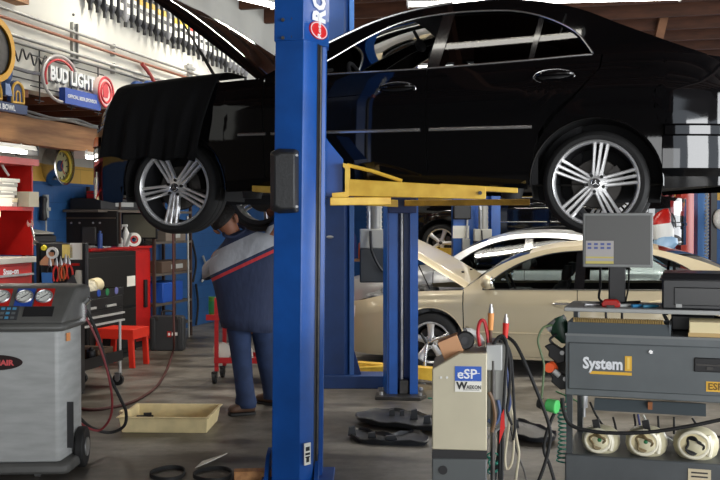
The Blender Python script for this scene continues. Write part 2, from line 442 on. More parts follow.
def sedan(label, cat, loc, rz, p):
    car = thing(p.get('name', 'sedan'), label, cat, loc, rz)
    nose, tail, wb, hub, r, ra = p['nose'], p['tail'], p['wb'], p['hub'], p['r'], p['ra']
    paint, glass = p['paint'], p['glass']
    W0 = p.get('W', .9)
    sh = smoothcurve(p['sh']); gh = smoothcurve(p['gh']); wt = smoothcurve(p['wtop']); bt = interp(p['bot'])
    sA, sC = p['gh'][0][0], p['gh'][-1][0]
    wA, wC = p['wtop'][0][0], p['wtop'][-1][0]
    beltref = sh(wb*.6)
    sec = smoothcurve([(0, .12), (.2, .05), (.32, .02), (.55, 0), (.75, .006), (.86, .014), (.90, .034), (.94, .042), (1.0, .075)])
    def W(s, h):
        k = 1
        fs, rs_ = p.get('fs', .05), wb+.25
        if s < fs:
            t = (fs-s)/(fs-nose); k = max(0, 1-t**3.0)**(1/2.6)
        if s > rs_:
            t = (s-rs_)/(tail-rs_); k = max(0, 1-t**p.get('rt', 3.4))**(1/p.get('re', 3.0))
        sl = sh(s)
        ins = sec(min(1, h/max(sl, .01)))
        if h > sl: ins += (h-sl)*p.get('tumble', .55)
        return max((W0-ins)*k, 0)
    def hb(s):
        z = bt(s)
        for c in (0, wb):
            d = abs(s-c)
            if d < ra: z = max(z, hub+math.sqrt(max(ra*ra-d*d, 0)))
        return z
    def patch(name, S, xL, xR, lo, hi, nv, m, parent=car, off=0, sides=(-1, 1), **k):
        """S in 0..1 along, between x limits that may vary with height"""
        xl = xL if callable(xL) else (lambda h: xL); xr = xR if callable(xR) else (lambda h: xR)
        res = []
        for sd in sides:
            rows = []
            for u in S:
                row = []
                for j in range(nv+1):
                    v = j/nv; h = lo(xl(.6)+(xr(.6)-xl(.6))*u)
                    s = 0
                    for it in range(4):
                        s = xl(h)+(xr(h)-xl(h))*u
                        h = lo(s)+(hi(s)-lo(s))*v
                    row.append(V((s, sd*(W(s, h)+off), h)))
                rows.append(row)
            b = B(); b.grid(rows); res.append(obj(name, b, m, parent, angle=50, solid=k.get('solid', 0)))
        return res
    inv = lambda a, b_, xs: [(x-a)/(b_-a) for x in xs]
    # stations for fender with dense arch
    def arch_st(c, a, b_):
        xs = [x for x in lin(a, b_, 40)] + [c+ra*math.cos(t) for t in lin(0, PI, 41)]
        return sorted(x for x in xs if a <= x <= b_)
    s1, s2 = p['seam1'], p['seam2']
    s3 = interp(p['seam3'])        # x as a function of height
    S1 = lambda h: s1 + .04*(.9-h) ; S2 = lambda h: s2+.03*(1-h)
    g = .004
    nose_st = [nose+(.05-nose)*(1-math.cos(t)) for t in lin(0, PI/2, 16)]
    body = None
    xs = sorted(set(nose_st + arch_st(0, nose, s1)))
    # body = fenders, quarters, roof, pillars
    b = B()
    def addp(xsn, xl, xr, lo, hi, nv, off=0):
        for sd in (-1, 1):
            rows = []
            for u in xsn:
                row = []
                for j in range(nv+1):
                    v = j/nv; h = .7; s = 0
                    for it in range(5):
                        s = xl(h)+(xr(h)-xl(h))*u; h = lo(s)+(hi(s)-lo(s))*v
                    row.append(V((s, sd*(W(s, h)+off), h)))
                rows.append(row)
            b.grid(rows)
    addp(inv(nose, s1, xs), lambda h: nose, lambda h: S1(h)-g, hb, sh, 14)
    tail_st = sorted(set(arch_st(wb, wb-.36, wb+.5) + [wb+.5+(tail-wb-.5)*math.sin(t) for t in lin(0, PI/2, 24)]))
    addp(inv(wb-.36, tail, tail_st), lambda h: s3(h)+g, lambda h: tail, hb, sh, 14)
    sill = lambda s: bt(s)+.09
    addp(lin(0, 1, 24), lambda h: S1(h)-g, lambda h: min(s3(h), wb-ra*.98), bt, sill, 3)
    addp(lin(0, 1, 60), lambda h: wA, lambda h: wC, wt, gh, 3)                           # rail
    addp(lin(0, 1, 12), lambda h: sA, lambda h: wA, sh, gh, 3)                           # A pillar foot
    addp(lin(0, 1, 24), lambda h: wC, lambda h: sC, sh, gh, 6)                           # C pillar
    def deck(bb, sts, e, crown, n=14, inner=1):
        rows = []
        for s in sts:
            w_ = W(s, e(s))
            rows.append([V((s, w_*inner*t, e(s)+crown*(1-t*t))) for t in lin(-1, 1, n)])
        bb.grid(rows)
    rf, rr_ = p['roof_front'], p['roof_rear']
    deck(b, lin(rf, rr_, 24), gh, .045)
    deck(b, [sC+(tail-sC)*math.sin(t) for t in lin(0, PI/2, 20)], sh, .03)               # boot lid
    if p.get('hood', 'closed') == 'closed':
        deck(b, [nose+(sA-nose)*(1-math.cos(t)) for t in lin(0, PI/2, 24)], sh, .05)
    else:
        deck(b, [nose+(.14)*(1-math.cos(t)) for t in lin(0, PI/2, 10)], sh, .0)          # slam panel
    body = obj('body', b, paint, car, angle=55)
    # inner dark shell, floor pan, wheel wells
    b = B()
    for sd in (-1, 1):
        b.grid([[V((s, sd*(W(s, h)-.03), h)) for h in lin(bt(s)+.03, sh(s)-.02, 6)] for s in lin(s1-.05, wb-.35, 16)])
    b.grid([[V((s, y*max(W(s, .4)-.03, .0), bt(s)+.03)) for y in lin(-1, 1, 7)] for s in lin(nose+.05, tail-.08, 40)])
    for c in (0, wb):
        for sd in (-1, 1):
            arc = [V((c+ra*math.cos(t), 0, hub+ra*math.sin(t))) for t in lin(-.25, PI+.25, 25)]
            yo = lambda q: sd*(W(q.x, max(q.z, .3))-.004)
            b.grid([[V((q.x, yo(q), q.z)), V((q.x, sd*(W0-.38), q.z))] for q in arc])
            b.f([b.v((q.x, sd*(W0-.38), q.z)) for q in arc])
    obj('underbody', b, MATTE, car)
    for c in (0, wb):
        for sd in (-1, 1):
            b = B()
            b.tube([V((c+(ra+.004)*math.cos(t), sd*(W(c+ra*math.cos(t), hub+ra*math.sin(t))+.001), hub+(ra+.004)*math.sin(t))) for t in lin(-.05, PI+.05, 30)], .007, 6)
            obj('arch_lip', b, paint, car)
    # doors
    fd = patch('front_door', lin(0, 1, 24), lambda h: S1(h)+g, lambda h: S2(h)-g, sill, sh, 14, paint)
    rd = patch('rear_door', lin(0, 1, 24), lambda h: S2(h)+g, lambda h: s3(h)-g, lambda s: max(sill(s), hb(s)), sh, 14, paint)
    # windows
    seams = p['win']             # (front a, b), (rear a, b), (quarter a, b)
    lo = lambda s: sh(s)+.012
    names = ['front_window', 'rear_window', 'quarter_window']
    for k, (a, c) in enumerate(seams):
        if k == 0 and p.get('window_down'): continue
        sl = p.get('bslope', 0) if k < 2 else 0
        xl = (lambda h, a=a: a) if k == 0 else (lambda h, a=a: a+p['bslope']*(h-beltref))
        xr = (lambda h, c=c: c) if k == len(seams)-1 else (lambda h, c=c: c+p['bslope']*(h-beltref))
        patch(names[k], lin(0, 1, 20), xl, xr, lo, lambda s: max(wt(s)-.006, lo(s)+.002), 8, p['fglass'] if k == 0 else glass, off=-.012)
    # B pillar and divider
    for k in range(len(seams)-1):
        a, c = seams[k][1], seams[k+1][0]
        patch('pillar', lin(0, 1, 4), lambda h: a+p['bslope']*(h-beltref), lambda h: c+p['bslope']*(h-beltref), lo, wt, 6, mat('gloss_black', (.006, .006, .007), .12, coat=.5), off=-.004)
    # window trim
    for sd in (-1, 1):
        b = B()
        st = lin(wA, wC, 50)
        b.tube([V((s, sd*(W(s, wt(s))+.003), wt(s))) for s in st], .006, 6)
        b.tube([V((s, sd*(W(s, sh(s))+.003), sh(s)+.004)) for s in lin(wA, wC, 30)], .006, 6)
        obj('window_trim', b, p.get('trim', CHROME), car)
    # glass front and rear
    b = B(); deck(b, lin(sA+.02, rf, 16), gh, .05); obj('windscreen', b, p['fglass'], car)
    b = B(); deck(b, lin(rr_, sC-.02, 16), gh, .04); obj('rear_screen', b, glass, car)
    if p.get('ridge'):
        for sd in (-1, 1):
            b = B(); b.tube([V((s, sd*(W(s, gh(s))+.002), gh(s)+.004)) for s in lin(sA+.25, rf+.35, 24)], .008, 6)
            obj('roof_trim', b, CHROME, car)
    # side mouldings
    for a, c in p['mould']:
        for sd in (-1, 1):
            b = B(); b.tube([V((s, sd*(W(s, p['mh'])+.008), p['mh'])) for s in lin(a, c, 16)], p.get('mr', .009), 6)
            obj('side_moulding', b, p.get('mm', CHROME), car)
    # handles
    for k, (s, h) in enumerate(p['handles']):
        for sd in (-1, 1):
            y = W(s, h); dpar = (fd if k == 0 else rd)[0 if sd < 0 else 1]
            b = B(); b.ell((s, sd*(y-.006), h), (.125, .014, .045)); cup = obj('handle_recess', b, mat('recess', (.004, .004, .004), .3) if p.get('dark') else paint, dpar)
            b = B(); b.tube([V((s+dx, sd*(y+dy), h+.012+dz)) for dx, dy, dz in ((-.11, .004, -.004), (-.08, .03, 0), (0, .036, .002), (.08, .03, .004), (.11, .004, .004))], .013, 8, smooth=4)
            obj('door_handle', b, p.get('hm', paint), dpar)
            if p.get('dark'):
                b = B(); b.tube([V((s+.125*math.cos(t), sd*(y+.004), h+.045*math.sin(t))) for t in lin(0, 2*PI, 33)[:-1]], .004, 6, closed=True); obj('handle_ring', b, CHROME, dpar)
    # mirrors
    for sd in (-1, 1):
        s, h = p['mirror']; y = sd*(W(s, h)+.10)
        b = B(); b.ell((s-.02, y, h+.06), (.07, .11, .075), 16, 10); b.tube([V((s+.02, sd*(W(s, h)-.06), h-.01)), V((s, y-sd*.03, h+.02))], .022, 8)
        mr = obj('door_mirror', b, paint, car)
        b = B(); b.ell((s+.03, y, h+.06), (.03, .09, .06), 16, 8); obj('mirror_glass', b, mat('mirror', (.8, .85, .9), .03, 1), mr)
    # wheels
    tw = p.get('tw', .235)
    for i, c in enumerate((0, wb)):
        for sd in (-1, 1):
            wheel(car, (c, sd*(W0-.02-tw/2), hub), r, p['rim'], p['phase'][i], p['style'], sd, tw)
    # lamps
    hl = p['lamp']; tl = p['turn']   # (s0, s1, h0, h1)
    for sd in (-1, 1):
        b = B(); b.grid([[V((s, sd*(W(s, h)+.006), h)) for h in lin(hl[2], min(hl[3], sh(s)-.01), 6)] for s in lin(hl[0], hl[1], 10)])
        obj('headlight', b, p.get('lens', mat('lens', (.75, .75, .72), .08, coat=1)), car)
        b = B(); b.grid([[V((s, sd*(W(s, h)+.014), h)) for h in lin(tl[2], tl[3], 4)] for s in lin(tl[0], tl[1], 8)])
        obj('turn_signal', b, mat('amber', s2l(235, 100, 25), .25), car)
        b = B(); b.grid([[V((s, sd*(W(s, h)+.006), h)) for h in lin(sh(s)-.28, sh(s)-.06, 5)] for s in lin(tail-.28, tail-.002, 12)])
        obj('tail_light', b, mat('tail_red', (.25, .01, .01), .1, coat=1), car)
    # rear bumper, standing slightly proud
    b = B()
    for sd in (-1, 1):
        rows = []
        for s in [wb+ra*1.0+(tail-wb-ra*1.0)*math.sin(t) for t in lin(0, PI/2, 22)]:
            hs = [.30, .36, .40, .41, .50, .56, .60, .61, .66, .675]; of = [-.03, .0, .015, .022, .024, .02, .018, .034, .034, .004]
            rows.append([V((s+.012*(o > .03), sd*(W(s, h)+o*min(1, (tail-s)*6+.2)), max(h, hb(s) if s < wb+ra else h))) for h, o in zip(hs, of)])
        b.grid(rows)
    obj('rear_bumper', b, paint, car, angle=25)
    # interior
    inm = mat('interior', p.get('inner', (.02, .02, .022)), .8)
    for sd in (-1, 1):
        b = B(); s0 = seams[0][0]+.5
        b.loft([((s0+.02, sd*.38, .45), (.26, 0, 0), (0, .24, 0)), ((s0+.14, sd*.38, .62), (.10, 0, 0), (0, .25, 0)), ((s0+.28, sd*.38, beltref+.02), (.07, 0, 0), (0, .22, 0)), ((s0+.31, sd*.38, beltref+.06), (.03, 0, 0), (0, .15, 0))], p=3)
        st = obj('seat', b, inm, car)
        b = B(); b.loft([((s0+.32, sd*.38, beltref+.08), (.04, 0, 0), (0, .12, 0)), ((s0+.34, sd*.38, beltref+.15), (.06, 0, 0), (0, .14, 0)), ((s0+.35, sd*.38, beltref+.23), (.04, 0, 0), (0, .12, 0))], p=3); obj('headrest', b, inm, st)
    b = B(); b.mm(wb-.35, wb-.1, -.6, .6, .4, beltref-.02); obj('rear_seat', b, inm, car, bevel=.04)
    b = B(); b.mm(sA+.35, sA+.6, -.68, .68, .55, sh(sA)-.05); obj('dashboard', b, inm, car, bevel=.03)
    b = B(); cc = V((seams[0][0]+.27, -.36, beltref-.03)); b.tube([cc+V((math.sin(.4)*.18*math.sin(t)*-1, .18*math.cos(t), math.cos(.4)*.18*math.sin(t))) for t in lin(0, 2*PI, 25)[:-1]], .014, 8, closed=True)
    obj('steering_wheel', b, inm, car)
    b = B(); b.ell((rf+.0, 0, gh(rf)-.12), (.03, .13, .04)); b.cyl((rf, 0, gh(rf)-.1), (rf-.05, 0, gh(rf)-.01), .012); obj('interior_mirror', b, inm, car)
    b = B(); deck(b, lin(rf+.05, rr_, 8), lambda s: gh(s)-.05, .03, inner=.95); obj('headliner', b, mat('headliner', (.06, .06, .065), .9), car)
    car['W'] = 0
    del car['W']
    return car, W, sh, gh

def open_hood(car, W, sh, hinge, tipdir, length, paint, strut=None, wid=.72, inner=None, arch=.06):
    """panel rising from the hinge line"""
    hs, hh = hinge; d = V((math.cos(tipdir), 0, math.sin(tipdir))); n = V((-d.z, 0, d.x))
    if n.z < 0: n = -n
    rows = []; rows2 = []
    for t in lin(0, 1, 14):
        w_ = wid*(1-.22*max(0, t-.45)/.55 - .25*max(0, t-.86)/.14*.6)
        c = V((hs, 0, hh)) + d*length*t
        bulge = arch*math.sin(PI*min(1, t*.9))
        rows.append([c + V((0, w_*y, 0)) + n*(bulge*(1-.6*abs(y)**2)-.05*(abs(y) > .96)) for y in lin(-1, 1, 17)])
        rows2.append([c + V((0, w_*y*.95, 0)) + n*(bulge*(1-.6*abs(y)**2)-.035) for y in lin(-1, 1, 17)])
    b = B(); b.grid(rows); h = obj('hood', b, paint, car, angle=60)
    b = B(); b.grid(rows2); obj('hood_liner', b, inner or MATTE, h)
    return h, d

BLACKP = mat('black_car_paint', (.003, .003, .0035), .05, spec=.6)
TINT = glassmat('tinted_glass', (.05, .055, .06)); CLEAR = glassmat('clear_glass', (.72, .76, .76))
heroF = V((-1.30, 6.92, 0)); thH = R(16.7)
nH = V((math.sin(thH), math.cos(thH), 0)); dH = V((math.cos(thH), -math.sin(thH), 0))
HZ = 1.497
hero_loc = heroF + nH*.9 + V((0, 0, HZ))
Pm = dict(nose=-.93, tail=3.96, wb=2.854, hub=.325, r=.322, ra=.392, rim=.262, paint=BLACKP, glass=TINT, fglass=CLEAR, W=.905,
    sh=[(-.93, .62), (-.82, .72), (-.66, .87), (-.54, .975), (-.3, 1.0), (.1, 1.03), (.65, 1.06), (1.2, 1.066), (1.83, 1.075), (2.4, 1.095), (2.85, 1.115), (3.3, 1.11), (3.6, 1.085), (3.96, 1.04)],
    gh=[(.62, 1.062), (1.015, 1.271), (1.4, 1.45), (1.751, 1.53), (2.217, 1.553), (2.478, 1.52), (2.746, 1.44), (3.0, 1.315), (3.328, 1.165), (3.5, 1.10)],
    wtop=[(.93, 1.08), (1.1, 1.175), (1.35, 1.33), (1.56, 1.425), (1.80, 1.467), (2.1, 1.475), (2.36, 1.45), (2.6, 1.36), (2.75, 1.25), (2.83, 1.13)],
    bot=[(-.93, .28), (-.5, .22), (.3, .29), (1, .30), (2.4, .29), (3.2, .285), (3.6, .31), (3.96, .36)],
    seam1=.67, seam2=1.79, seam3=[(.3, 2.44), (.6, 2.50), (.69, 2.56), (.85, 2.72), (1.03, 2.876), (1.2, 2.9)],
    win=[(.93, 1.78), (1.86, 2.43), (2.465, 2.83)], bslope=.16, roof_front=1.55, roof_rear=2.75, ridge=True,
    mould=[(.50, .70), (.74, 1.76), (1.82, 2.47)], mh=.675, mr=.011, handles=[(1.60, .945), (2.60, .985)], hm=BLACKP, dark=True,
    mirror=(.86, 1.10), phase=(R(-97), R(82)), style='triple', lamp=(-.91, -.56, .70, .84), lens=mat('dark_lens', (.05, .05, .05), .08, coat=1), turn=(-.90, -.66, .635, .70), hood='open', tumble=.60, tw=.245, window_down=True, rt=2.3, re=2.1)
hero, Wh, shh, ghh = sedan('glossy black sedan raised high on the blue two-post lift', 'car', hero_loc, -thH, dict(Pm))
h, d = open_hood(hero, Wh, shh, (.62, 1.10), PI-R(35), 1.22, BLACKP, wid=.80)
b = B(); b.tube([V((.30, -.70, 1.0)), V((.13, -.71, 1.28))], .012, 8); b.tube([V((.13, -.71, 1.28)), V((-.02, -.72, 1.52))], .007, 8); obj('hood_strut', b, DSTEEL, hero)
for y in (-.35, .25):
    b = B(); b.tube([V((.55, y, 1.08)), V((.72, y+.25, 1.13)), V((.85, y+.5, 1.20))], .012, 6)
    obj('wiper', b, BLACK, hero)
b = B(); b.mm(-.55, .5, -.62, .62, .55, .9); obj('engine', b, MATTE, hero, bevel=.05)

def drape():
    # cloth over the near front fender
    rows = []
    n1, n2 = 44, 26
    for i in range(n1+1):
        t = i/n1; s = -.515 + t*.84
        lowh = .535 - .03*t + .012*math.sin(t*17)
        row = []
        topin = .48
        e = shh(s); We = Wh(s, e)
        path = [(-(We-topin), e+.10), (-(We-.22), e+.095), (-(We-.06), e+.07), (-(We+.012), e+.01), (-(Wh(s, .85)+.035), .85), (-(Wh(s, .7)+.05), .70), (-(Wh(s, .6)+.06), lowh)]
        pts = crom([V((s, y, z)) for y, z in path], 5)
        m = len(pts)
        for j, q in enumerate(pts):
            k = max(0, (j-m*.45)/(m*.55))
            f = (.028*math.sin(t*26+1.3*k)+.016*math.sin(t*47+2))*k
            sx = s + (t-.5)*(-.02)*k - .10*k*t*t - .035*k*(1-t)**2
            row.append(V((sx, q.y - f - .02*k, q.z)))
        rows.append(row)
    b = B(); b.grid(rows); return b
cl = one('fender_cover', 'black cloth draped over the front fender of the raised sedan', 'cover', drape(), mat('black_cloth', (.006, .006, .0065), .95, bump=.3, scale=120, spec=.15), hero_loc, -thH, solid=.004)

# beige sedan with its hood up
BEIGE = mat('beige_paint', s2l(191, 178, 149), .32, metal=.25, coat=.6)
SILV = mat('silver_paint', s2l(196, 198, 200), .3, metal=.4, coat=.6)
thB = R(15)
nB = V((math.sin(thB), math.cos(thB), 0)); dB = V((math.cos(thB), -math.sin(thB), 0))
GL2 = glassmat('car_glass', (.60, .66, .66))
Pb = dict(nose=-1.08, tail=3.72, wb=2.75, hub=.315, r=.312, ra=.365, rim=.215, paint=BEIGE, glass=GL2, fglass=GL2, W=.88, fs=-.1,
    sh=[(-1.08, .58), (-.97, .68), (-.75, .745), (-.4, .82), (.33, .868), (.8, .88), (1.56, .89), (2.6, .905), (3.1, .91), (3.72, .82)],
    gh=[(.33, .872), (.72, 1.137), (1.14, 1.286), (1.55, 1.338), (2.0, 1.335), (2.35, 1.285), (2.9, 1.115), (3.25, .92)],
    wtop=[(.54, .90), (.75, 1.06), (.95, 1.165), (1.2, 1.243), (1.55, 1.282), (2.0, 1.27), (2.35, 1.215), (2.6, 1.10), (2.8, .93)],
    bot=[(-.98, .17), (-.6, .16), (0, .17), (2.6, .16), (3.72, .25)],
    seam1=.34, seam2=1.50, seam3=[(.2, 2.32), (.55, 2.36), (.7, 2.46), (.9, 2.66), (1.2, 2.7)],
    win=[(.54, 1.47), (1.57, 2.42), (2.45, 2.8)], bslope=.05, roof_front=1.0, roof_rear=2.3,
    mould=[(.36, 1.49), (1.54, 2.3)], mh=.44, mr=.012, mm=BEIGE, handles=[(1.37, .74), (2.3, .76)], hm=CHROME, trim=BLACK,
    mirror=(.62, .90), phase=(R(90), R(60)), style='five', lamp=(-1.06, -.86, .55, .67), turn=(-1.04, -.90, .41, .46), hood='open', tumble=.62, tw=.2, inner=(.22, .2, .17))
beige, Wb, shb, ghb = sedan('beige sedan parked on the floor with its hood propped open', 'car', V((.73, 10.44, 0)) + nB*.88, -thB, dict(Pb))
h, d = open_hood(beige, Wb, shb, (.38, .93), PI-R(29), .98, BEIGE, wid=.76, inner=mat('hood_under', s2l(170, 165, 150), .5), arch=.022)
for y in (-.3, .3):
    b = B(); q = V((.38, y, .93)) + d*.16; b.ell(q + V((d.z*-.0, 0, 0)) + V((-d.z, 0, d.x))*(-.03), (.018, .018, .012)); obj('washer_nozzle', b, BLACK, h)
b = B(); b.tube([V((-.05, -.62, .86)), V((-.2, -.60, 1.16))], .007, 6); obj('prop_rod', b, BLACK, beige)
b = B(); b.mm(-.75, .3, -.66, .66, .5, .80)
for i in range(9): b.box((random.uniform(-.65, .2), random.uniform(-.6, .5), .82), (.18, .2, .07), random.random())
obj('engine', b, mat('engine', (.05, .05, .05), .5, noise=.5, scale=14, col2=(.3, .3, .3)), beige, bevel=.02)

Pc = dict(Pb); Pc.update(paint=SILV, sh=[(a, h*1.09) for a, h in Pb['sh']], gh=[(a, h*1.07) for a, h in Pb['gh']], wtop=[(a, h*1.07+.0) for a, h in Pb['wtop']], hood='closed', mm=SILV, hm=SILV, inner=(.03, .03, .03), glass=TINT, fglass=glassmat('mid_glass', (.25, .28, .28)))
sedan('silver sedan behind the beige car, only its roof and windows showing', 'car', V((.60, 12.9, 0)) + nB*.88, -thB, Pc)
Pd = dict(Pm); Pd.update(hood='closed', window_down=False, glass=TINT, style='five', phase=(R(70), R(70)), rim=.235)
sedan('dark car raised on the lift at the back of the shop', 'car', V((1.34, 16.7, .90)) + nB*.9, -thB, Pd)

# four-way wrench left on the front wheel of the beige sedan
hubw = V((.73, 10.44, 0)) + V((0, 0, .33))
t = thing('lug_wrench', 'chrome four-way lug wrench stuck on the front wheel of the beige sedan', 'wrench', hubw - nB*.14, -thB)
for dx, dz in ((.98, .42), (-.10, -1)):
    b = B(); b.cyl((0, 0, 0), (dx*.22, -.02, dz*.22), .014, n=10); b.cyl((dx*.19, -.02, dz*.19), (dx*.24, -.022, dz*.24), .021, n=12); obj('arm', b, CHROME, t)
b = B(); b.cyl((0, .13, 0), (0, -.02, 0), .014, n=12); obj('socket', b, STEEL, t)
b = B(); b.cyl((0, -.03, 0), (-.06, -.03, .10), .014, n=10); obj('grip', b, BLACK, t)
# ---------------------------------------------------------------- lifts
def wb_(L0):
    b = B(); b.M = Matrix.Translation(-V(L0)); return b
L0 = V((-.37, 6.07, 0))
lift = thing('vehicle_lift', 'blue two-post lift with yellow arms holding up the black sedan', 'car lift', L0)
def lean(poly, zs, m=.0105):
    return [[V((x + (z-1.4)*m, y, z)) for x, y in poly] for z in zs]
b = wb_(L0); b.rings(lean([(-.515, 5.955), (-.345, 5.90), (-.278, 5.975), (-.262, 6.08), (-.262, 6.25), (-.50, 6.27)], [.02, 1, 2, 2.66])); 
b.rings(lean([(-.245, 6.14), (-.218, 6.15), (-.218, 6.26), (-.262, 6.26)], [.02, 2.66]))
col = obj('column', b, BLUE, lift, bevel=.004)
b = wb_(L0); b.rings(lean([(-.268, 6.03), (-.243, 6.135), (-.243, 6.2), (-.268, 6.2)], [.05, 2.655])); obj('track', b, mat('slot_black', (.015, .016, .02), .5), col)
b = wb_(L0); b.tube([V((-.252+(z-1.4)*.0105, 6.075, z)) for z in lin(.06, 2.65, 6)], .008, 6); obj('lock_cable', b, DSTEEL, col)
b = wb_(L0); b.rings(lean([(-.522, 5.945), (-.345, 5.892), (-.205, 6.16), (-.21, 6.28), (-.51, 6.29)], [2.655, 3.5])); ext = obj('column_extension', b, BLUE, lift, bevel=.004)
for px, py in ((283, 20), (293, 19), (283, 38), (293, 37)):
    q = at(px, py, 5.925); b = wb_(L0); b.cyl(q+V((0, -.012, 0)), q+V((0, .02, 0)), .011, n=6); obj('bolt', b, DSTEEL, ext)
# vertical maker's sign on the side of the extension
tdir = V((.14, .268, 0)).normalized(); nd = V((tdir.y, -tdir.x, 0))
p0 = V((-.345+.0135, 5.892, 0)) + tdir*.24 + nd*.006 - L0; p0.z = 2.785
wt_ = mat('sign_white', (.85, .87, .9), .5)
def vtext(s, size, p, m, par, bold=.006):
    o = text('lettering', s, size, m, par, (0, 0, 0), bold=bold)
    o.rotation_euler = Matrix((( 0, -tdir.x, nd.x), (0, -tdir.y, nd.y), (1, 0, 0))).to_euler(); o.location = p; return o
vtext('ROTARY', .20, p0, wt_, ext, .010).scale = (.62, 1, 1)
b = B(); q = p0 - V((0, 0, .05)) - tdir*.075
ring = lambda r1, r2, off: [q + V((0, 0, math.cos(t)*r1)) + tdir*(math.sin(t)*r2) + nd*off for t in lin(0, 2*PI, 29)[:-1]]
b.rings([ring(.052, .105, -.005), ring(.052, .105, .004)]); lg = obj('badge', b, mat('badge_red', s2l(215, 35, 40), .4), ext)
b = B(); b.tube(ring(.046, .094, .005), .003, 5, closed=True); obj('badge_ring', b, wt_, lg)
vtext('Rotary', .052, q - V((0, 0, .0)) + tdir*.02 + nd*.005 - V((0, 0, .0)), wt_, ext, .001).location += V((0, 0, -.045))
# black lock cover
b = wb_(L0); c0 = at(270, 181, 5.86)
pr = [(.0, -.17), (.0, .17), (.05, .19), (.155, .185), (.155, -.185), (.05, -.19)]
x0 = c0.x; zc = c0.z
b.rings([[V((x0+.02+x, 5.95, zc+z*.98)) for x, z in pr], [V((x0+x, 5.86, zc+z)) for x, z in pr], [V((x0+.03+x*.75, 5.815, zc+z*.86)) for x, z in pr]])
lk = obj('lock_cover', b, mat('cover_black', (.02, .021, .022), .5, bump=.1, scale=60), lift, bevel=.008)
for dz in (.15, -.15):
    b = wb_(L0); b.cyl((x0+.158, 5.84, zc+dz), (x0+.158, 5.88, zc+dz), .008, n=8); obj('screw', b, STEEL, lk)
# warning label
q = at(306, 454, 5.90); b = wb_(L0); tn = V((.067, .075, 0)).normalized(); nn = V((tn.y, -tn.x, 0))
b.M = b.M @ Matrix.Translation(q + V((.0, .01, 0)) + nn*.012)
sq = lambda w, h, o: [tn*x*w + V((0, 0, z*h)) + nn*o for x, z in ((-1, -1), (1, -1), (1, 1), (-1, 1))]
b.rings([sq(.026, .065, -.004), sq(.026, .065, .001)]); lb = obj('warning_label', b, PAPER, lift)
b = wb_(L0); b.M = b.M @ Matrix.Translation(q + V((.0, .01, 0)) + nn*.0135)
for z, h, w_ in ((.03, .012, .016), (.0, .007, .019), (-.018, .004, .019), (-.035, .014, .012)): b.rings([[p + V((0, 0, z)) for p in sq(w_, h, -.001)], [p + V((0, 0, z)) for p in sq(w_, h, .0005)]])
obj('label_print', b, BLACK, lb)
b = wb_(L0); b.mm(-.60, -.16, 5.86, 6.36, 0, .02); obj('base_plate', b, BLUE, lift, bevel=.004)
for px in (266, 316):
    X = (px-360)*.006
    b = wb_(L0); b.prism([(5.92, .02), (6.25, .02), (6.25, .17), (6.1, .15)], X-.012, X+.012, 'X'); obj('gusset', b, BLUE, lift)
# carriage and arms (near)
b = wb_(L0)
pl = [at(x, y, 6.28) for x, y in ((320, 128), (329, 142), (343, 159), (343, 197), (320, 197))]
b.rings([pl, [p+V((.0, .16, 0)) for p in pl]]); obj('carriage', b, BLUE, lift, bevel=.004)
b = wb_(L0)
ar = [at(x, y, 6.20) for x, y in ((343, 163), (347, 164), (350, 168), (350, 195), (347, 198), (332, 198), (332, 193), (345, 192), (345, 168), (343, 167))]
b.rings([ar, [p+V((0, .16, 0)) for p in ar]]); obj('arm_knuckle', b, YELL, lift)
def beam(pxa, pya0, pya1, Ya, pxb, pyb0, pyb1, Yb, th, name, m, bev=.004, par=None):
    b = wb_(L0)
    q = [at(pxa, pya0, Ya), at(pxb, pyb0, Yb), at(pxb, pyb1, Yb), at(pxa, pya1, Ya)]
    b.rings([q, [p+V((.0, th, 0)) for p in q]]); return obj(name, b, m, par or lift, bevel=bev)
arm = beam(349, 179, 196, 6.20, 486, 187, 199, 6.08, .13, 'swing_arm', YELL)
beam(440, 183.5, 188, 6.12, 518, 188, 193, 6.06, .11, 'arm_extension', YELL)
b = wb_(L0); b.tube([at(347, 165, 6.22), at(372, 171, 6.22), at(402, 181, 6.2)], .012, 8); obj('brace_bar', b, YELL, arm)
b = wb_(L0); q = at(480, 193, 6.08); b.cyl(q, q+V((0, -.012, 0)), .012, n=8); obj('lock_pin', b, BLACK, arm)
beam(330, 197.5, 205.5, 6.14, 391, 197, 204.5, 6.2, .1, 'swing_arm', YELL)
q = at(514, 190, 6.14); b = wb_(L0); b.cyl((q.x, 6.22, 1.73), (q.x, 6.22, 1.79), .06, .075, 18); obj('lift_pad', b, RUB, lift)
beam(252, 185.5, 191.5, 6.62, 318, 188, 197, 6.3, .1, 'swing_arm', YELL)
q = at(252, 188, 6.7); b = wb_(L0); b.cyl((q.x, 6.72, 1.74), (q.x, 6.72, 1.79), .06, .07, 18); obj('lift_pad', b, RUB, lift)
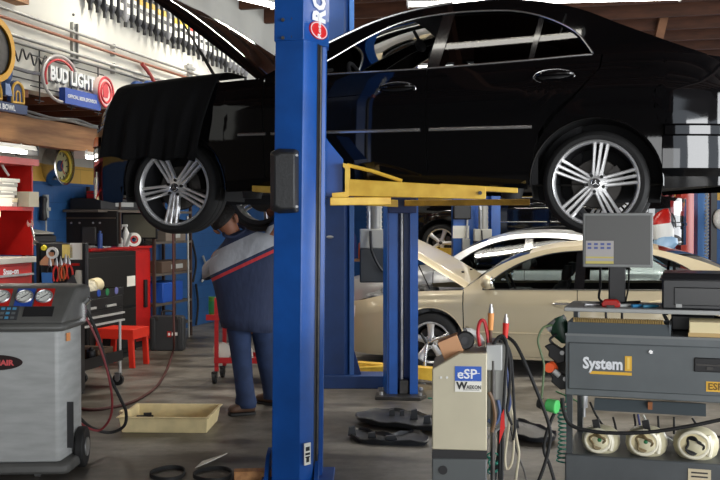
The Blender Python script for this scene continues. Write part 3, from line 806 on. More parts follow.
# far column
fx = lambda px, Y: at(px, 300, Y).x
b = wb_(L0)
Yc = 9.0
b.mm(fx(386, Yc), fx(416, Yc), Yc+.20, Yc+.24, 0, 3.35)
b.rings([[V((fx(386, Yc)-.02, Yc+.24, z)), V((fx(387, Yc), Yc, z)), V((fx(389, Yc), Yc-.0, z)), V((fx(389, Yc), Yc+.24, z))] for z in (0, 3.35)])
b.mm(fx(389, Yc), fx(397.5, Yc), Yc-.012, Yc+.03, 0, 3.35); b.mm(fx(410, Yc), fx(418, Yc), Yc-.012, Yc+.03, 0, 3.35)
b.mm(fx(416, Yc), fx(418, Yc), Yc, Yc+.24, 0, 3.35)
obj('column', b, BLUE, lift)
b = wb_(L0); X = fx(402, Yc); b.cyl((X, Yc+.08, .05), (X, Yc+.08, 1.75), .019, n=12); obj('cylinder_rod', b, STEEL, lift)
b = wb_(L0); b.mm(fx(399.5, Yc), fx(409, Yc), Yc+.02, Yc+.12, .02, .15); obj('cylinder_foot', b, DSTEEL, lift, bevel=.006)
b = wb_(L0); b.prism([(fx(375, 8.95), 8.86), (fx(420, 8.9), 8.80), (fx(427, 8.9), 8.95), (fx(424, 9.2), 9.36), (fx(378, 9.3), 9.36)], 0, .03, 'Z'); bp = obj('base_plate', b, DSTEEL, lift, bevel=.004)
for px, Y in ((381, 8.95), (420, 8.9), (384, 9.2), (421, 9.2)):
    b = wb_(L0); X = fx(px, Y); b.cyl((X, Y, .03), (X, Y, .055), .018, n=6); obj('anchor_bolt', b, STEEL, bp)
b = wb_(L0); b.mm(fx(388, Yc), fx(416, Yc), Yc-.10, Yc+.12, 1.66, 1.82); obj('carriage', b, mat('carriage_dark', s2l(20, 40, 90), .5), lift, bevel=.006)
beam(334, 198, 204, 8.7, 398, 200, 207, 8.8, .1, 'swing_arm', YELL)
beam(405, 200, 206, 8.8, 530, 199, 205, 8.3, .1, 'swing_arm', mat('arm_yellow_dark', s2l(196, 150, 52), .55, noise=.4, scale=9))  # darker mottled yellow than the other arms

# second lift, around the beige sedan
L1 = V((-.2, 9.55, 0))
lift2 = thing('vehicle_lift', 'blue lift column with round motor pump at the nose of the beige sedan', 'car lift', L1)
BLUE2 = mat('lift_blue_dark', s2l(22, 62, 122), .45, noise=.2, scale=5)
def wb2():
    b = B(); b.M = Matrix.Translation(-L1); return b
b = wb2(); b.mm(fx(321, 9.5), fx(344, 9.5), 9.5, 9.7, 0, 3.9); b.rings([[V((fx(344, 9.5), 9.5, z)), V((fx(350, 9.56), 9.56, z)), V((fx(352, 9.7), 9.7, z)), V((fx(344, 9.7), 9.7, z))] for z in (0, 3.9)])
c2 = obj('column', b, BLUE2, lift2, bevel=.004)
b = wb2(); b.mm(fx(349.5, 9.5), fx(354, 9.5), 9.53, 9.75, .05, 3.9); obj('column_flange', b, mat('lift_blue_light', s2l(70, 120, 190), .4), lift2)
q = at(330, 237, 9.498); b = wb2(); b.ell(q, (.035, .006, .014)); obj('badge', b, LGREY, c2)
b = wb2(); b.mm(fx(321, 9.5), fx(386, 9.5), 9.45, 9.75, 0, .12); obj('base_beam', b, BLUE2, lift2, bevel=.005)
pl = [at(x, y, 9.56) for x, y in ((347, 334), (351, 340), (362, 377), (347, 377))]
b = wb2(); b.rings([pl, [p+V((0, .03, 0)) for p in pl]]); obj('gusset', b, BLUE2, lift2)
b = wb2(); 
q0 = V((fx(358, 9.9), 9.95, .13)); q1 = V((fx(434, 9.7), 9.72, .10))
for dy in (0,):
    b.rings([[q0+V((0, 0, -.05)), q0+V((0, .12, -.05)), q0+V((0, .12, .05)), q0+V((0, 0, .05))], [q1+V((0, 0, -.07)), q1+V((0, .12, -.07)), q1+V((0, .12, .055)), q1+V((0, 0, .055))]])
a2 = obj('swing_arm', b, YELL, lift2, bevel=.005)
b = wb2(); b.tube([q0+V((0, -.05, 0)), q0+V((.25, -.08, .02)), q0+V((.35, -.1, -.05))], .014, 6); obj('arm_restraint', b, YELL, a2)
# far column of that lift
b = wb2(); b.mm(.45, .72, 12.42, 12.6, 0, 3.9); obj('column', b, BLUE2, lift2, bevel=.004)
# pump
def pump(par, mk, px, Y, y0, y1, y2, w, dark):
    a = at(px, y0, Y); c = at(px, y1, Y); d = at(px, y2, Y)
    b = mk(); b.cyl((a.x+w*.05, Y, c.z), (a.x+w*.05, Y, a.z), w*.28, n=20)
    for k in range(5): b.cyl((a.x+w*.05, Y, c.z+(a.z-c.z)*(k+.5)/5-.006), (a.x+w*.05, Y, c.z+(a.z-c.z)*(k+.5)/5+.006), w*.31, n=20)
    pm = obj('pump_motor', b, mat('motor_grey', s2l(150, 148, 142), .45, .3), par)
    h = (c.z-d.z)
    b = mk(); b.mm(a.x-w/2, a.x+w/2, Y-w*.4, Y+w*.4, c.z-h*.36, c.z); obj('pump_head', b, mat('pump_cream', s2l(190, 188, 178), .5), pm, bevel=.01)
    b = mk(); b.mm(a.x-w/2, a.x+w/2, Y-w*.42, Y+w*.42, d.z, c.z-h*.36); obj('oil_tank', b, dark, pm, bevel=.012)
    b = mk(); b.tube([(a.x-w*.1, Y-w*.45, c.z-.02), (a.x-w*.05, Y-w*.6, c.z-h*.4), (a.x+w*.3, Y-w*.55, c.z-h*.75), (a.x+w*.6, Y-w*.4, c.z-h*.8)], .013, 8, smooth=5); obj('pump_hose', b, BLACK, pm)
    b = mk(); b.tube([(a.x-w*.15, Y-w*.35, c.z), (a.x-w*.15, Y-w*.35, a.z-.04)], .014, 8); b.mm(a.x-w*.2, a.x-w*.1, Y-w*.4, Y-w*.3, a.z-.06, a.z); obj('pump_lever', b, STEEL, pm)
    return pm
pump(lift2, wb2, 373, 9.75, 205, 229, 282, .26, mat('tank_dark', s2l(52, 56, 60), .4))

# third lift far at the back
L2 = V((1.72, 16.0, 0))
lift3 = thing('vehicle_lift', 'blue lift column with white notice under the dark car at the back', 'car lift', L2)
def wb3():
    b = B(); b.M = Matrix.Translation(-L2); return b
b = wb3(); b.mm(fx(453, 16), fx(474, 16), 15.98, 16.3, 0, 3.9); c3 = obj('column', b, BLUE, lift3, bevel=.004)
b = wb3(); b.mm(fx(491, 16), fx(500, 16), 15.98, 16.3, 0, 3.9); b.mm(fx(474, 16), fx(491, 16), 16.2, 16.3, 0, 3.9); obj('column_channel', b, BLUE, lift3)
q = at(461, 232, 15.97); b = wb3(); b.mm(q.x-.13, q.x+.13, 15.965, 15.98, q.z-.1, q.z+.1); obj('notice', b, PAPER, c3)
q = at(466, 245, 15.9); b = wb3(); b.mm(q.x-.06, q.x+.06, 15.86, 15.98, q.z-.13, q.z+.1); obj('switch_box', b, LGREY, c3, bevel=.01)
b = wb3(); b.tube([q+V((0, 0, .1)), q+V((.02, 0, .35)), q+V((.05, .05, .6))], .015, 6); obj('conduit', b, STEEL, c3)
q = at(462, 210, 15.9); b = wb3(); b.mm(q.x-.14, q.x+.14, 15.85, 15.98, q.z-.15, q.z+.12); obj('lock_cover', b, BLACK, c3, bevel=.02)
pump(lift3, wb3, 482.5, 15.75, 206, 229, 262, .27, MATTE)
# overhead arms of the rear lift under the dark car
b = wb3()
for sgn in (-1, 1): pass
q = V((1.72, 16.4, 1.02)); b.rings([[q+V((-1.1, .6, 0)), q+V((-1.1, .75, 0)), q+V((-1.1, .75, .12)), q+V((-1.1, .6, .12))], [q, q+V((0, .15, 0)), q+V((0, .15, .12)), q+V((0, 0, .12))], [q+V((1.3, .4, 0)), q+V((1.3, .55, 0)), q+V((1.3, .55, .12)), q+V((1.3, .4, .12))]]); obj('swing_arm', b, YELL, lift3)

# ---------------------------------------------------------------- mechanic
SKIN = mat('skin', s2l(150, 98, 72), .55, noise=.15, scale=14)
NAVY = mat('navy_twill', s2l(40, 50, 78), .85, noise=.35, scale=9, bump=.2)
DENIM = mat('work_trousers', s2l(38, 56, 92), .85, noise=.35, scale=8, bump=.15)
def shirt_mat():
    m = bpy.data.materials.new('work_shirt'); m.use_nodes = True; nt = m.node_tree; b = nt.nodes['Principled BSDF']; N = nt.nodes.new; L = nt.links.new
    tc = N('ShaderNodeTexCoord'); mp = N('ShaderNodeMapping'); mp.vector_type = 'POINT'; mp.inputs['Rotation'].default_value = (0, R(25), 0)
    L(tc.outputs['Object'], mp.inputs[0]); sp = N('ShaderNodeSeparateXYZ'); L(mp.outputs[0], sp.inputs[0])
    cr = N('ShaderNodeValToRGB'); cr.color_ramp.interpolation = 'CONSTANT'
    mr = N('ShaderNodeMapRange'); mr.inputs['From Min'].default_value = 1.0; mr.inputs['From Max'].default_value = 1.6; L(sp.outputs['Z'], mr.inputs[0]); L(mr.outputs[0], cr.inputs[0])
    navy = (*s2l(40, 50, 78), 1); e = cr.color_ramp.elements
    z = lambda v: (v-1.0)/.6
    e[0].position = 0; e[0].color = navy; e[1].position = z(BAND[0]-.05); e[1].color = (*s2l(190, 52, 58), 1)
    for p_, c_ in ((BAND[0]-.025, navy), (BAND[0], (*s2l(172, 174, 180), 1)), (BAND[1], navy)):
        q = e.new(z(p_)); q.color = c_
    n = N('ShaderNodeTexNoise'); n.inputs['Scale'].default_value = 8; n.inputs['Detail'].default_value = 5; L(tc.outputs['Object'], n.inputs[0])
    r2 = N('ShaderNodeMapRange'); r2.inputs['To Min'].default_value = .72; r2.inputs['To Max'].default_value = 1.2; L(n.outputs[0], r2.inputs[0])
    mx = N('ShaderNodeMix'); mx.data_type = 'RGBA'; mx.blend_type = 'MULTIPLY'; mx.inputs['Factor'].default_value = 1; L(cr.outputs[0], mx.inputs['A']); L(r2.outputs[0], mx.inputs['B']); L(mx.outputs['Result'], b.inputs['Base Color'])
    b.inputs['Roughness'].default_value = .85
    bp = N('ShaderNodeBump'); bp.inputs['Strength'].default_value = .7; bp.inputs['Distance'].default_value = .03
    n2 = N('ShaderNodeTexNoise'); n2.inputs['Scale'].default_value = 4; n2.inputs['Detail'].default_value = 3; mp2 = N('ShaderNodeMapping'); mp2.inputs['Scale'].default_value = (2.2, 2, .8); mp2.inputs['Rotation'].default_value = (0, R(35), 0); L(tc.outputs['Object'], mp2.inputs[0]); L(mp2.outputs[0], n2.inputs[0]); L(n2.outputs[0], bp.inputs['Height']); L(bp.outputs[0], b.inputs['Normal'])
    return m
MAN = floor_at(248, 414); MAN.z = 0
def mp_(px, py, dy=0):
    q = at(px, py, MAN.y+dy); return q - MAN
# band limits measured at the rotated object coordinate (z' = -sin*x + cos*z)
def zr(q): return -math.sin(R(25))*q.x + math.cos(R(25))*q.z
BAND = (zr(mp_(240, 262)), zr(mp_(240, 240)))
man = thing('person', 'mechanic in navy work clothes with grey shoulder band reaching under the raised car', 'person', MAN)
def skin_body(name, chains, m, parent, sub=2):
    me = bpy.data.meshes.new(name); vs = []; es = []; rad = []; idx = {}
    for ch in chains:
        prev = None
        for key, p, r in ch:
            if key in idx: i = idx[key]
            else:
                i = len(vs); idx[key] = i; vs.append(tuple(p)); rad.append(r)
            if prev is not None: es.append((prev, i))
            prev = i
    me.from_pydata(vs, es, []); me.materials.append(m)
    o = bpy.data.objects.new(name, me); C.objects.link(o); o.parent = parent
    sm = o.modifiers.new('skin', 'SKIN'); sm.use_smooth_shade = True
    for i, r in enumerate(rad):
        d = me.skin_vertices[0].data[i]; d.radius = (r, r) if not isinstance(r, tuple) else r; d.use_root = (i == 0)
    s = o.modifiers.new('sub', 'SUBSURF'); s.levels = sub; s.render_levels = sub
    return o
pel = mp_(249, 318, .02)
chest = mp_(243, 268, -.03); nk = mp_(236, 237, .0); hd0 = mp_(229.5, 228, .0)
lsh = mp_(217, 254, -.02); lel = mp_(210, 274, .16); lwr = mp_(224, 262, .40)
rsh = mp_(270, 240, -.02); rel = mp_(283, 220, .16); rwr = mp_(270, 213, .30)
lkn = mp_(243, 362, .05); lan = mp_(245, 406, .0); rkn = mp_(266, 360, .18); ran = mp_(270, 398, .38)
HR = .105
hc = mp_(225.5, 220.5, .0)
body = skin_body('body', [
    [('pel', pel, .10), ('bel', mp_(246, 296, 0), .12), ('chest', chest, .12), ('uch', mp_(241, 249, .0), .075), ('nk', nk, .066), ('hd0', hd0, .07), ('hc', hc, .112), ('top', mp_(219, 213, .04), .085)],
    [('uch', 0, 0), ('lsh', lsh, .045), ('lel', lel, .04), ('lwr', lwr, .034), ('lh', lwr+V((.02, .05, .05)), .036)],
    [('uch', 0, 0), ('rsh', rsh, .045), ('rel', rel, .042), ('rwr', rwr, .036), ('rh', mp_(269, 208, .30), .036)],
    [('pel', 0, 0), ('lhip', mp_(239, 330, .02), .07), ('lkn', lkn, .05), ('lan', lan, .042)],
    [('pel', 0, 0), ('rhip', mp_(262, 330, .06), .07), ('rkn', rkn, .05), ('ran', ran, .042)]], SKIN, man)
# fingers curled round the tyre
for base, s, nm in ((mp_(269, 208, .30), 1, 'right'), (lwr+V((.02, .05, .05)), 1, 'left')):
    for k in range(4):
        a = base + V((-.03+.02*k, .0, .02)); 
        b = B(); L_ = (.045, .05, .047, .038)[k]
        b.tube([a, a+V((0, .012, L_*.8)), a+V((0, .035, L_*1.3)), a+V((0, .06, L_*1.2))], [.0095, .009, .008, .007], 8, smooth=4); obj('finger', b, SKIN, man)
    b = B(); a = base + V((-.035, .0, -.01)); b.tube([a, a+V((-.03, .015, .02)), a+V((-.035, .04, .035))], [.011, .010, .008], 8, smooth=4); obj('thumb', b, SKIN, man)
# head details: ears, nose, hair. Face turned away to the right and up.
face = V((.35, .93, .1)).normalized(); up = (mp_(217, 207, .0)-mp_(233, 233)); up = (up - face*up.dot(face)).normalized(); side = face.cross(up).normalized()
Hm = Matrix((side, face, up)).transposed()
def hp(x, y, z): return hc + Hm @ V((x, y, z))
b = B()
for sx in (-1, 1):
    b = B(); b.loft([(hp(sx*.096, -.012, -.065), Hm@V((0, .016, 0)), Hm@V((.006, 0, .008))), (hp(sx*.110, -.018, -.045), Hm@V((0, .022, 0)), Hm@V((.008, 0, .014))), (hp(sx*.117, -.024, -.02), Hm@V((0, .024, 0)), Hm@V((.008, 0, .010))), (hp(sx*.111, -.02, -.003), Hm@V((0, .014, 0)), Hm@V((.006, 0, .006)))], n=12); obj('ear', b, SKIN, man)
b = B(); b.loft([(hp(0, .10, .02), Hm@V((.008, 0, 0)), Hm@V((0, .01, 0))), (hp(0, .118, -.01), Hm@V((.012, 0, 0)), Hm@V((0, .014, 0))), (hp(0, .124, -.028), Hm@V((.017, 0, 0)), Hm@V((0, .014, 0))), (hp(0, .11, -.036), Hm@V((.013, 0, 0)), Hm@V((0, .01, 0)))], n=12); obj('nose', b, SKIN, man)
for sx in (-1, 1):
    b = B(); b.ell(hp(sx*.034,   .094, .012), .012, 12, 8); e_ = obj('eye', b, WHITE, man)
b = B(); b.tube([hp(-.026, .094, -.058), hp(0, .104, -.056), hp(.026, .094, -.058)], .006, 6, smooth=3); obj('mouth', b, mat('lips', s2l(140, 70, 62), .5), man)
# hair: cap over crown and back of the head, short at the nape
rows = []
for j in range(13):
    th = j/12
    row = []
    for i in range(25):
        ph = 2*PI*i/24
        fr = math.cos(ph)                       # +1 to the face, -1 to the back
        lim = 1.15 if fr > .3 else (1.35 + (.3-fr)/1.3*.65)
        t = th*lim
        rr = .124 + .004*math.sin(ph*9+j)
        row.append(hp(rr*.93*math.sin(t)*math.sin(ph), rr*1.06*math.sin(t)*math.cos(ph)-.006, rr*1.08*math.cos(t)+.004))
    rows.append(row)
b = B(); b.grid(rows); obj('hair', b, mat('hair', (.012, .009, .007), .7, noise=.5, scale=60, bump=.5), man, solid=.006)
# shirt
def ring(px0, px1, py, dy=0, depth=.16, tilt=0):
    a = mp_(px0, py+tilt, dy); c = mp_(px1, py-tilt, dy)
    return ((a+c)/2, (c-a)/2, V((0, depth, 0)))
b = B(); b.loft([ring(221.5, 273, 329, .02, .19, -3), ring(219, 274, 318, .02, .20, -2), ring(217, 276, 300, .0, .20), ring(214, 278, 284, -.02, .20, 2), ring(210, 281, 268, -.04, .19, 7), ring(209, 281, 256, -.03, .165, 10), ring(213, 277, 246, -.02, .13, 9), ring(219, 266, 240, -.01, .11, 7), ring(224, 253, 236, .0, .09, 5), ring(226, 246, 232.5, .01, .078, 4)], n=32, p=2.4)
SHIRT = shirt_mat()
sh_ = obj('shirt', b, SHIRT, man, angle=180)
b = B(); b.loft([(lsh+V((.02, 0, .0)), V((.07, 0, .03)), V((0, .10, 0))), (lsh*.5+lel*.5+V((-.02, 0, .0)), V((.072, .02, .03)), V((.0, .07, .05))), (lel, V((.062, .03, .02)), V((0, .05, .045))), (lel*.6+lwr*.4, V((.055, .0, 0)), V((0, .035, -.045)))], n=20); obj('sleeve', b, SHIRT, man, angle=180)
b = B(); b.loft([(rsh+V((-.02, 0, -.02)), V((.045, 0, -.035)), V((0, .08, 0))), (rsh*.5+rel*.5, V((.06, 0, -.05)), V((0, .07, .03))), (rel, V((.05, .02, -.03)), V((0, .05, .04)))], n=20); obj('sleeve', b, SHIRT, man, angle=180)
b = B(); b.tube([mp_(224, 235, -.08), mp_(233, 237, -.09), mp_(243, 232, -.07), mp_(245, 229, .02), mp_(238, 226, .1), mp_(227, 229, .08)], .014, 8, closed=True, smooth=4); obj('collar', b, NAVY, man)
# trousers
def leg(pts):
    b = B(); b.loft([ring(*p) for p in pts], n=24, p=2.2); return b
tr = obj('trousers', leg([(224, 252, 318, .02, .15), (227, 252, 330, .02, .13), (229.5, 251, 345, .03, .115), (232, 252, 362, .04, .105), (234.5, 253, 380, .02, .10), (236, 255, 395, .0, .09), (235, 257, 402, .0, .095), (237, 256, 407, .0, .085)]), DENIM, man, angle=180)
b = leg([(247, 275, 318, .04, .15), (251, 276, 330, .06, .13), (254, 275, 345, .12, .11), (257, 276, 362, .18, .10), (261, 278, 380, .28, .095), (263, 279, 392, .36, .09), (263, 280, 398, .38, .09)]); obj('trousers_leg', b, DENIM, tr, angle=180)
# boots pointing left
BOOT = mat('boot_leather', s2l(88, 62, 46), .6, noise=.4, scale=16)
def boot(heel, toe, z0):
    d = toe-heel; d.z = 0; L_ = d.length; d.normalize(); s = V((-d.y, d.x, 0)); up_ = V((0, 0, 1))
    q = lambda t, w, h0, h1: (heel + d*L_*t + up_*((h0+h1)/2), s*w, up_*((h1-h0)/2))
    b = B(); b.loft([q(-.06, .02, .03, .10), q(-.03, .038, .022, .15), q(.1, .045, .02, .165), q(.3, .044, .02, .155), q(.5, .046, .02, .11), q(.75, .052, .02, .088), q(.92, .047, .02, .078), q(1.0, .03, .025, .06)], n=18, p=2.6); bt_ = obj('boot', b, BOOT, man)
    b = B(); b.loft([(heel + d*L_*t + up_*.011, s*w, up_*.011) for t, w in ((-.07, .03), (.05, .046), (.4, .045), (.75, .055), (.95, .05), (1.02, .03))], n=16, p=5); obj('sole', b, RUB, bt_)
boot(V((.045, 0, 0)), V((-.15, -.06, 0)), 0)
rb_ = mp_(272, 400, .38); boot(V((rb_.x+.03, rb_.y, 0)), V((rb_.x-.13, rb_.y+.14, 0)), 0)
# ---------------------------------------------------------------- left wall: pipes, bottles, signs
U1 = .968
def wthing(name, label, cat, v, z, u=U1, group=None):   # local x runs along the wall, -y points into the room
    return thing(name, label, cat, bl(u, v, z), RB+PI/2, group)
PIPEG = mat('galvanised', (.42, .42, .40), .45, .6, noise=.2, scale=10); COPPER = mat('copper_pipe', s2l(150, 98, 74), .45, .3)
vend = 21
for py, m, r, lab in ((27.3, PIPEG, .013, 'thin grey pipe running highest along the white wall'), (35.7, COPPER, .014, 'brownish copper pipe along the white wall'), (49.2, PIPEG, .016, 'grey pipe below the copper pipe on the white wall'), (55.2, mat('pipe_dark', (.2, .2, .19), .5, .5), .014, 'lowest dark grey pipe along the white wall')):
    v_, z_ = onwall(60, py, U1+.045)
    b = B(); b.cyl((0, -.045, 0), (vend-6.5, -.045, 0), r, n=10); t = wthing('wall_pipe', lab, 'pipe', 6.5, z_); obj('pipe', b, m, t)
    for k in range(6):
        b = B(); b.mm(k*2.4+1.5, k*2.4+1.53, -.05, 0, -r*1.6, r*1.6); obj('pipe_clip', b, PIPEG, t)
v_, z0 = onwall(75, 23, U1+.02); _, z1 = onwall(75, 63, U1+.02)
t = wthing('strut_channel', 'short upright metal strut holding the wall pipes', 'bracket', v_, z1)
b = B(); b.mm(-.05, .05, -.03, 0, 0, .012); b.mm(-.05, -.035, -.03, 0, 0, z0-z1); b.mm(.035, .05, -.03, 0, 0, z0-z1); b.mm(-.05, .05, -.006, 0, 0, z0-z1); obj('channel', b, PIPEG, t)
for k in range(4):
    b = B(); b.cyl((0, -.012, .08+k*.12), (0, 0, .08+k*.12), .012, n=8); obj('bolt', b, DSTEEL, t)
v_, z0 = onwall(190, 64, U1+.02); _, z1 = onwall(190, 84, U1+.02)
t = wthing('strut_channel', 'small metal strut on the white wall beside the open hood', 'bracket', v_, z1)
b = B(); b.mm(-.05, .05, -.03, 0, 0, z0-z1); b.mm(-.12, .12, -.04, 0, z0-z1-.06, z0-z1-.03); obj('channel', b, PIPEG, t)

# hanging oil bottles
ORD = ['first', 'second', 'third', 'fourth', 'fifth', 'sixth', 'seventh', 'eighth', 'ninth', 'tenth', 'eleventh', 'twelfth', 'thirteenth', 'fourteenth', 'fifteenth', 'sixteenth', 'seventeenth', 'eighteenth', 'nineteenth', 'twentieth', 'twenty-first', 'twenty-second', 'twenty-third', 'twenty-fourth', 'twenty-fifth', 'twenty-sixth', 'twenty-seventh', 'twenty-eighth', 'twenty-ninth', 'thirtieth', 'thirty-first', 'thirty-second']
va, za = onwall(92, 10, U1+.10); vb, zb = onwall(247, 80, U1+.10)
def bottle(kind):
    t = thing('oil_bottle', 'x', 'bottle', (0, 0, 0), RB+PI/2)
    b = B(); b.loft([((0, -.05, z), (w_, 0, 0), (0, d_, 0)) for z, w_, d_ in ((.045, .014, .014), (.055, .016, .016), (.09, .040, .03), (.11, .044, .034), (.47, .044, .034), (.485, .04, .03))], n=16, p=4)
    obj('bottle_body', b, mat('oil_black', (.015, .015, .017), .35) if kind != 'grey' else mat('oil_grey', (.25, .25, .26), .35), t)
    b = B(); b.cyl((0, -.05, 0), (0, -.05, .05), .018, n=10); obj('cap', b, BLACK, t)
    b = B(); b.mm(-.030, .030, -.0865, -.06, .125, .27); obj('label', b, PAPER, t)
    c = {'yellow': YEL, 'red': mat('label_red', s2l(200, 50, 45), .5), 'grey': mat('label_grey', s2l(150, 150, 150), .5)}[kind]
    b = B(); b.mm(-.030, .030, -.087, -.06, .27, .33); obj('label_band', b, c, t)
    b = B(); b.mm(-.03, .03, -.088, -.0865, .19, .23); obj('label_print', b, BLACK, t)
    return t
protos = {}
nb = 30
for i in range(nb):
    t_ = i/(nb-1); kind = 'red' if i in (16, 17, 18) else ('grey' if i % 7 == 5 or i > 24 else 'yellow')
    if kind not in protos: protos[kind] = o = bottle(kind)
    else: o = copy_tree(protos[kind])
    o.location = bl(U1+.03, va+(vb-va)*t_, za+(zb-za)*t_ + .012*math.sin(i*2.3))
    o['label'] = '%s upside-down oil bottle from the left in the row on the white wall' % ORD[i]; o['group'] = 'oil bottles hung along the white wall'
t = wthing('bottle_rack', 'dark rail on the white wall carrying the row of oil bottles', 'rack', va-.2, za+.42)
L_ = vb-va+.4; zd = zb-za
for k, (dz, th) in enumerate(((.06, .03), (.10, .02))):
    b = B(); b.rings([[V((x, y, z + dz + (zd if x > 1 else 0))) for y, z in ((-.10, -th), (-.10, th), (0, th), (0, -th))] for x in (0, L_)]); obj('rail', b, MATTE, t)

# beer signs on the wall
NEON = mat('neon_white', s2l(225, 228, 230), .3); NBLUE = mat('sign_blue', s2l(36, 74, 165), .4); SRED = mat('sign_red', s2l(205, 60, 66), .4); GOLD = mat('sign_gold', s2l(214, 168, 66), .45); SNAVY = mat('sign_navy', s2l(28, 52, 96), .4)
va_, zc_ = onwall(41, 75, U1+.06); vb_, zd_ = onwall(106, 88, U1+.06)
w_ = vb_-va_; zc_ = onwall(68, 82, U1+.06)[1]
t = wthing('beer_sign', 'neon beer sign with oval ring, blue banner and red round emblem on the white wall', 'sign', va_, zc_)
for x in (.04, w_*.5, w_*.93):
    b = B(); b.tube([(x, -.02, -.23), (x, -.02, .24)], .006, 6); b.tube([(x, -.02, -.23), (x, 0, -.23)], .006, 6); b.tube([(x-.07, -.015, -.21), (x+.07, -.015, -.21)], .005, 6); obj('sign_frame', b, BLACK, t)
for z in (.16, -.1):
    b = B(); b.tube([(-.1, -.025, z), (w_+.02, -.025, z)], .005, 6); obj('crossbar', b, BLACK, t)
b = B(); b.tube([(w_*.28+w_*.26*math.cos(a), -.06, .01+.2*math.sin(a)) for a in lin(0, 2*PI, 33)[:-1]], .014, 8, closed=True); obj('neon_ring', b, mat('neon_ring', s2l(190, 186, 184), .3), t)
b = B(); b.tube([(w_*.28+w_*.22*math.cos(a), -.06, .01+.165*math.sin(a)) for a in lin(.6, 3.6, 25)], .01, 8); obj('neon_ring', b, SRED, t)
text('lettering', 'BUD LIGHT', .17, NEON, t, (w_*.10, -.075, -.02), bold=.006, ext=.008, sx=.86)
text('lettering', 'BUD LIGHT', .17, BLACK, t, (w_*.10-.006, -.066, -.028), bold=.012, ext=.002, sx=.86)
b = B(); b.mm(w_*.30, w_*.86, -.09, -.03, -.20, -.06); bn = obj('banner', b, NBLUE, t)
text('lettering', 'OFFICIAL BEER SPONSOR', .045, NEON, bn, (w_*.335, -.092, -.145), bold=.001)
b = B(); b.lathe([(.001, -.1), (.15, -.1), (.155, -.09), (.155, -.05)], o=(w_*.93, 0, -.02), axis='Y', n=32); em = obj('emblem', b, mat('emblem_pale', s2l(226, 200, 196), .4), t)
for r in (.14, .095):
    b = B(); b.tube([(w_*.93+r*math.cos(a), -.102, -.02+r*math.sin(a)) for a in lin(0, 2*PI, 33)[:-1]], .012, 6, closed=True); obj('emblem_ring', b, SRED, em)
b = B(); b.prism([(w_*.93-.05, -.07), (w_*.93+.03, -.07), (w_*.93+.05, -.01), (w_*.93+.03, .06), (w_*.93-.02, .07), (w_*.93-.06, .02)], -.105, -.1, 'Y'); obj('emblem_figure', b, SRED, em)

v0, z0 = onwall(4, 58, U1+.05)
t = wthing('neon_sign', 'unlit thin neon script sign of black tubes beside the yellow reel', 'sign', v0, z0)
b = B(); b.tube([(x*.62, -.05, .06+.05*math.sin(x*34)*(1-.4*x)+.02*math.cos(x*13)) for x in lin(0, 1, 70)], .008, 6); obj('neon_tube', b, BLACK, t)
b = B(); b.tube([(.0, -.04, -.05), (.35, -.04, -.06), (.55, -.04, -.05)], .016, 6); obj('neon_tube', b, mat('neon_grey', (.12, .12, .13), .4), t)
b = B(); b.tube([(-.02, -.02, -.12), (.62, -.02, -.12)], .006, 6); obj('sign_frame', b, BLACK, t)

v0, z0 = onwall(9, 108, U1+.05); _, z1 = onwall(9, 66, U1+.05); H_ = z1-z0
t = wthing('football_sign', 'blue and gold football trophy sign hanging at the far left', 'sign', v0, z0)
def arch(x0, x1, h, th, n=12):
    c = (x0+x1)/2; r = (x1-x0)/2
    return [(x0, .06)] + [(c-r*math.cos(a), h-r+r*math.sin(a)) for a in lin(0, PI, n)] + [(x1, .06)]
for x0, x1, h in ((-.33, -.06, H_*.72), (.05, .25, H_*.72)):
    b = B(); b.prism(arch(x0, x1, h, 0), -.03, 0, 'Y'); p_ = obj('sign_panel', b, SNAVY, t)
    b = B(); b.tube([(x, -.034, z) for x, z in arch(x0+.02, x1-.02, h-.02, 0)], .012, 6, closed=True); obj('gold_border', b, GOLD, p_)
    b = B(); b.tube([(x, -.034, z) for x, z in arch(x0+.075, x1-.075, h-.09, 0)], .007, 6, closed=True); obj('gold_border', b, GOLD, p_)
b = B(); b.ell((0, -.03, H_*.86), (.07, .035, .10)); b.rings([[V((x*k, y*k-.02, z)) for x, y in ((-.03, -.02), (.03, -.02), (.03, .02), (-.03, .02))] for z, k in ((.1, 1.6), (H_*.8, .6))]); obj('trophy', b, mat('trophy_blue', s2l(70, 96, 140), .3, .3), t)
b = B(); b.mm(-.42, .26, -.05, 0, -.03, .045); bs = obj('sign_base', b, SNAVY, t)
text('lettering', 'SUPER BOWL', .06, NEON, bs, (-.28, -.052, -.015), bold=.002, sx=1.02)
v0, z0 = onwall(-24, 50, U1+.02)
t = wthing('hose_reel', 'yellow hose reel with black rim at the left edge', 'reel', v0, z0)
b = B(); b.lathe([(.20, -.2), (.25, -.2), (.27, -.15), (.27, -.02), (.22, -.02)], axis='Y', n=32); obj('reel_rim', b, mat('reel_yellow', s2l(225, 165, 30), .4), t)
b = B(); b.tube([(.33*math.cos(a), -.04, .33*math.sin(a)) for a in lin(0, 2*PI, 33)[:-1]], .02, 8, closed=True); obj('reel_guard', b, BLACK, t)
b = B(); b.lathe([(.001, -.18), (.2, -.18), (.2, -.0)], axis='Y', n=24); obj('reel_core', b, DSTEEL, t)
v0, z0 = onwall(150, 101, U1+.15)
t = wthing('hose_reel', 'blue round hose reel on the white wall above the black cloth', 'reel', v0, z0)
b = B(); b.lathe([(.001, -.2), (.12, -.2), (.2, -.18), (.21, -.14), (.12, -.13), (.12, -.05), (.21, -.04), (.21, 0), (.001, 0)], axis='Y', n=32); obj('reel_drum', b, mat('reel_blue', s2l(40, 80, 150), .45), t)
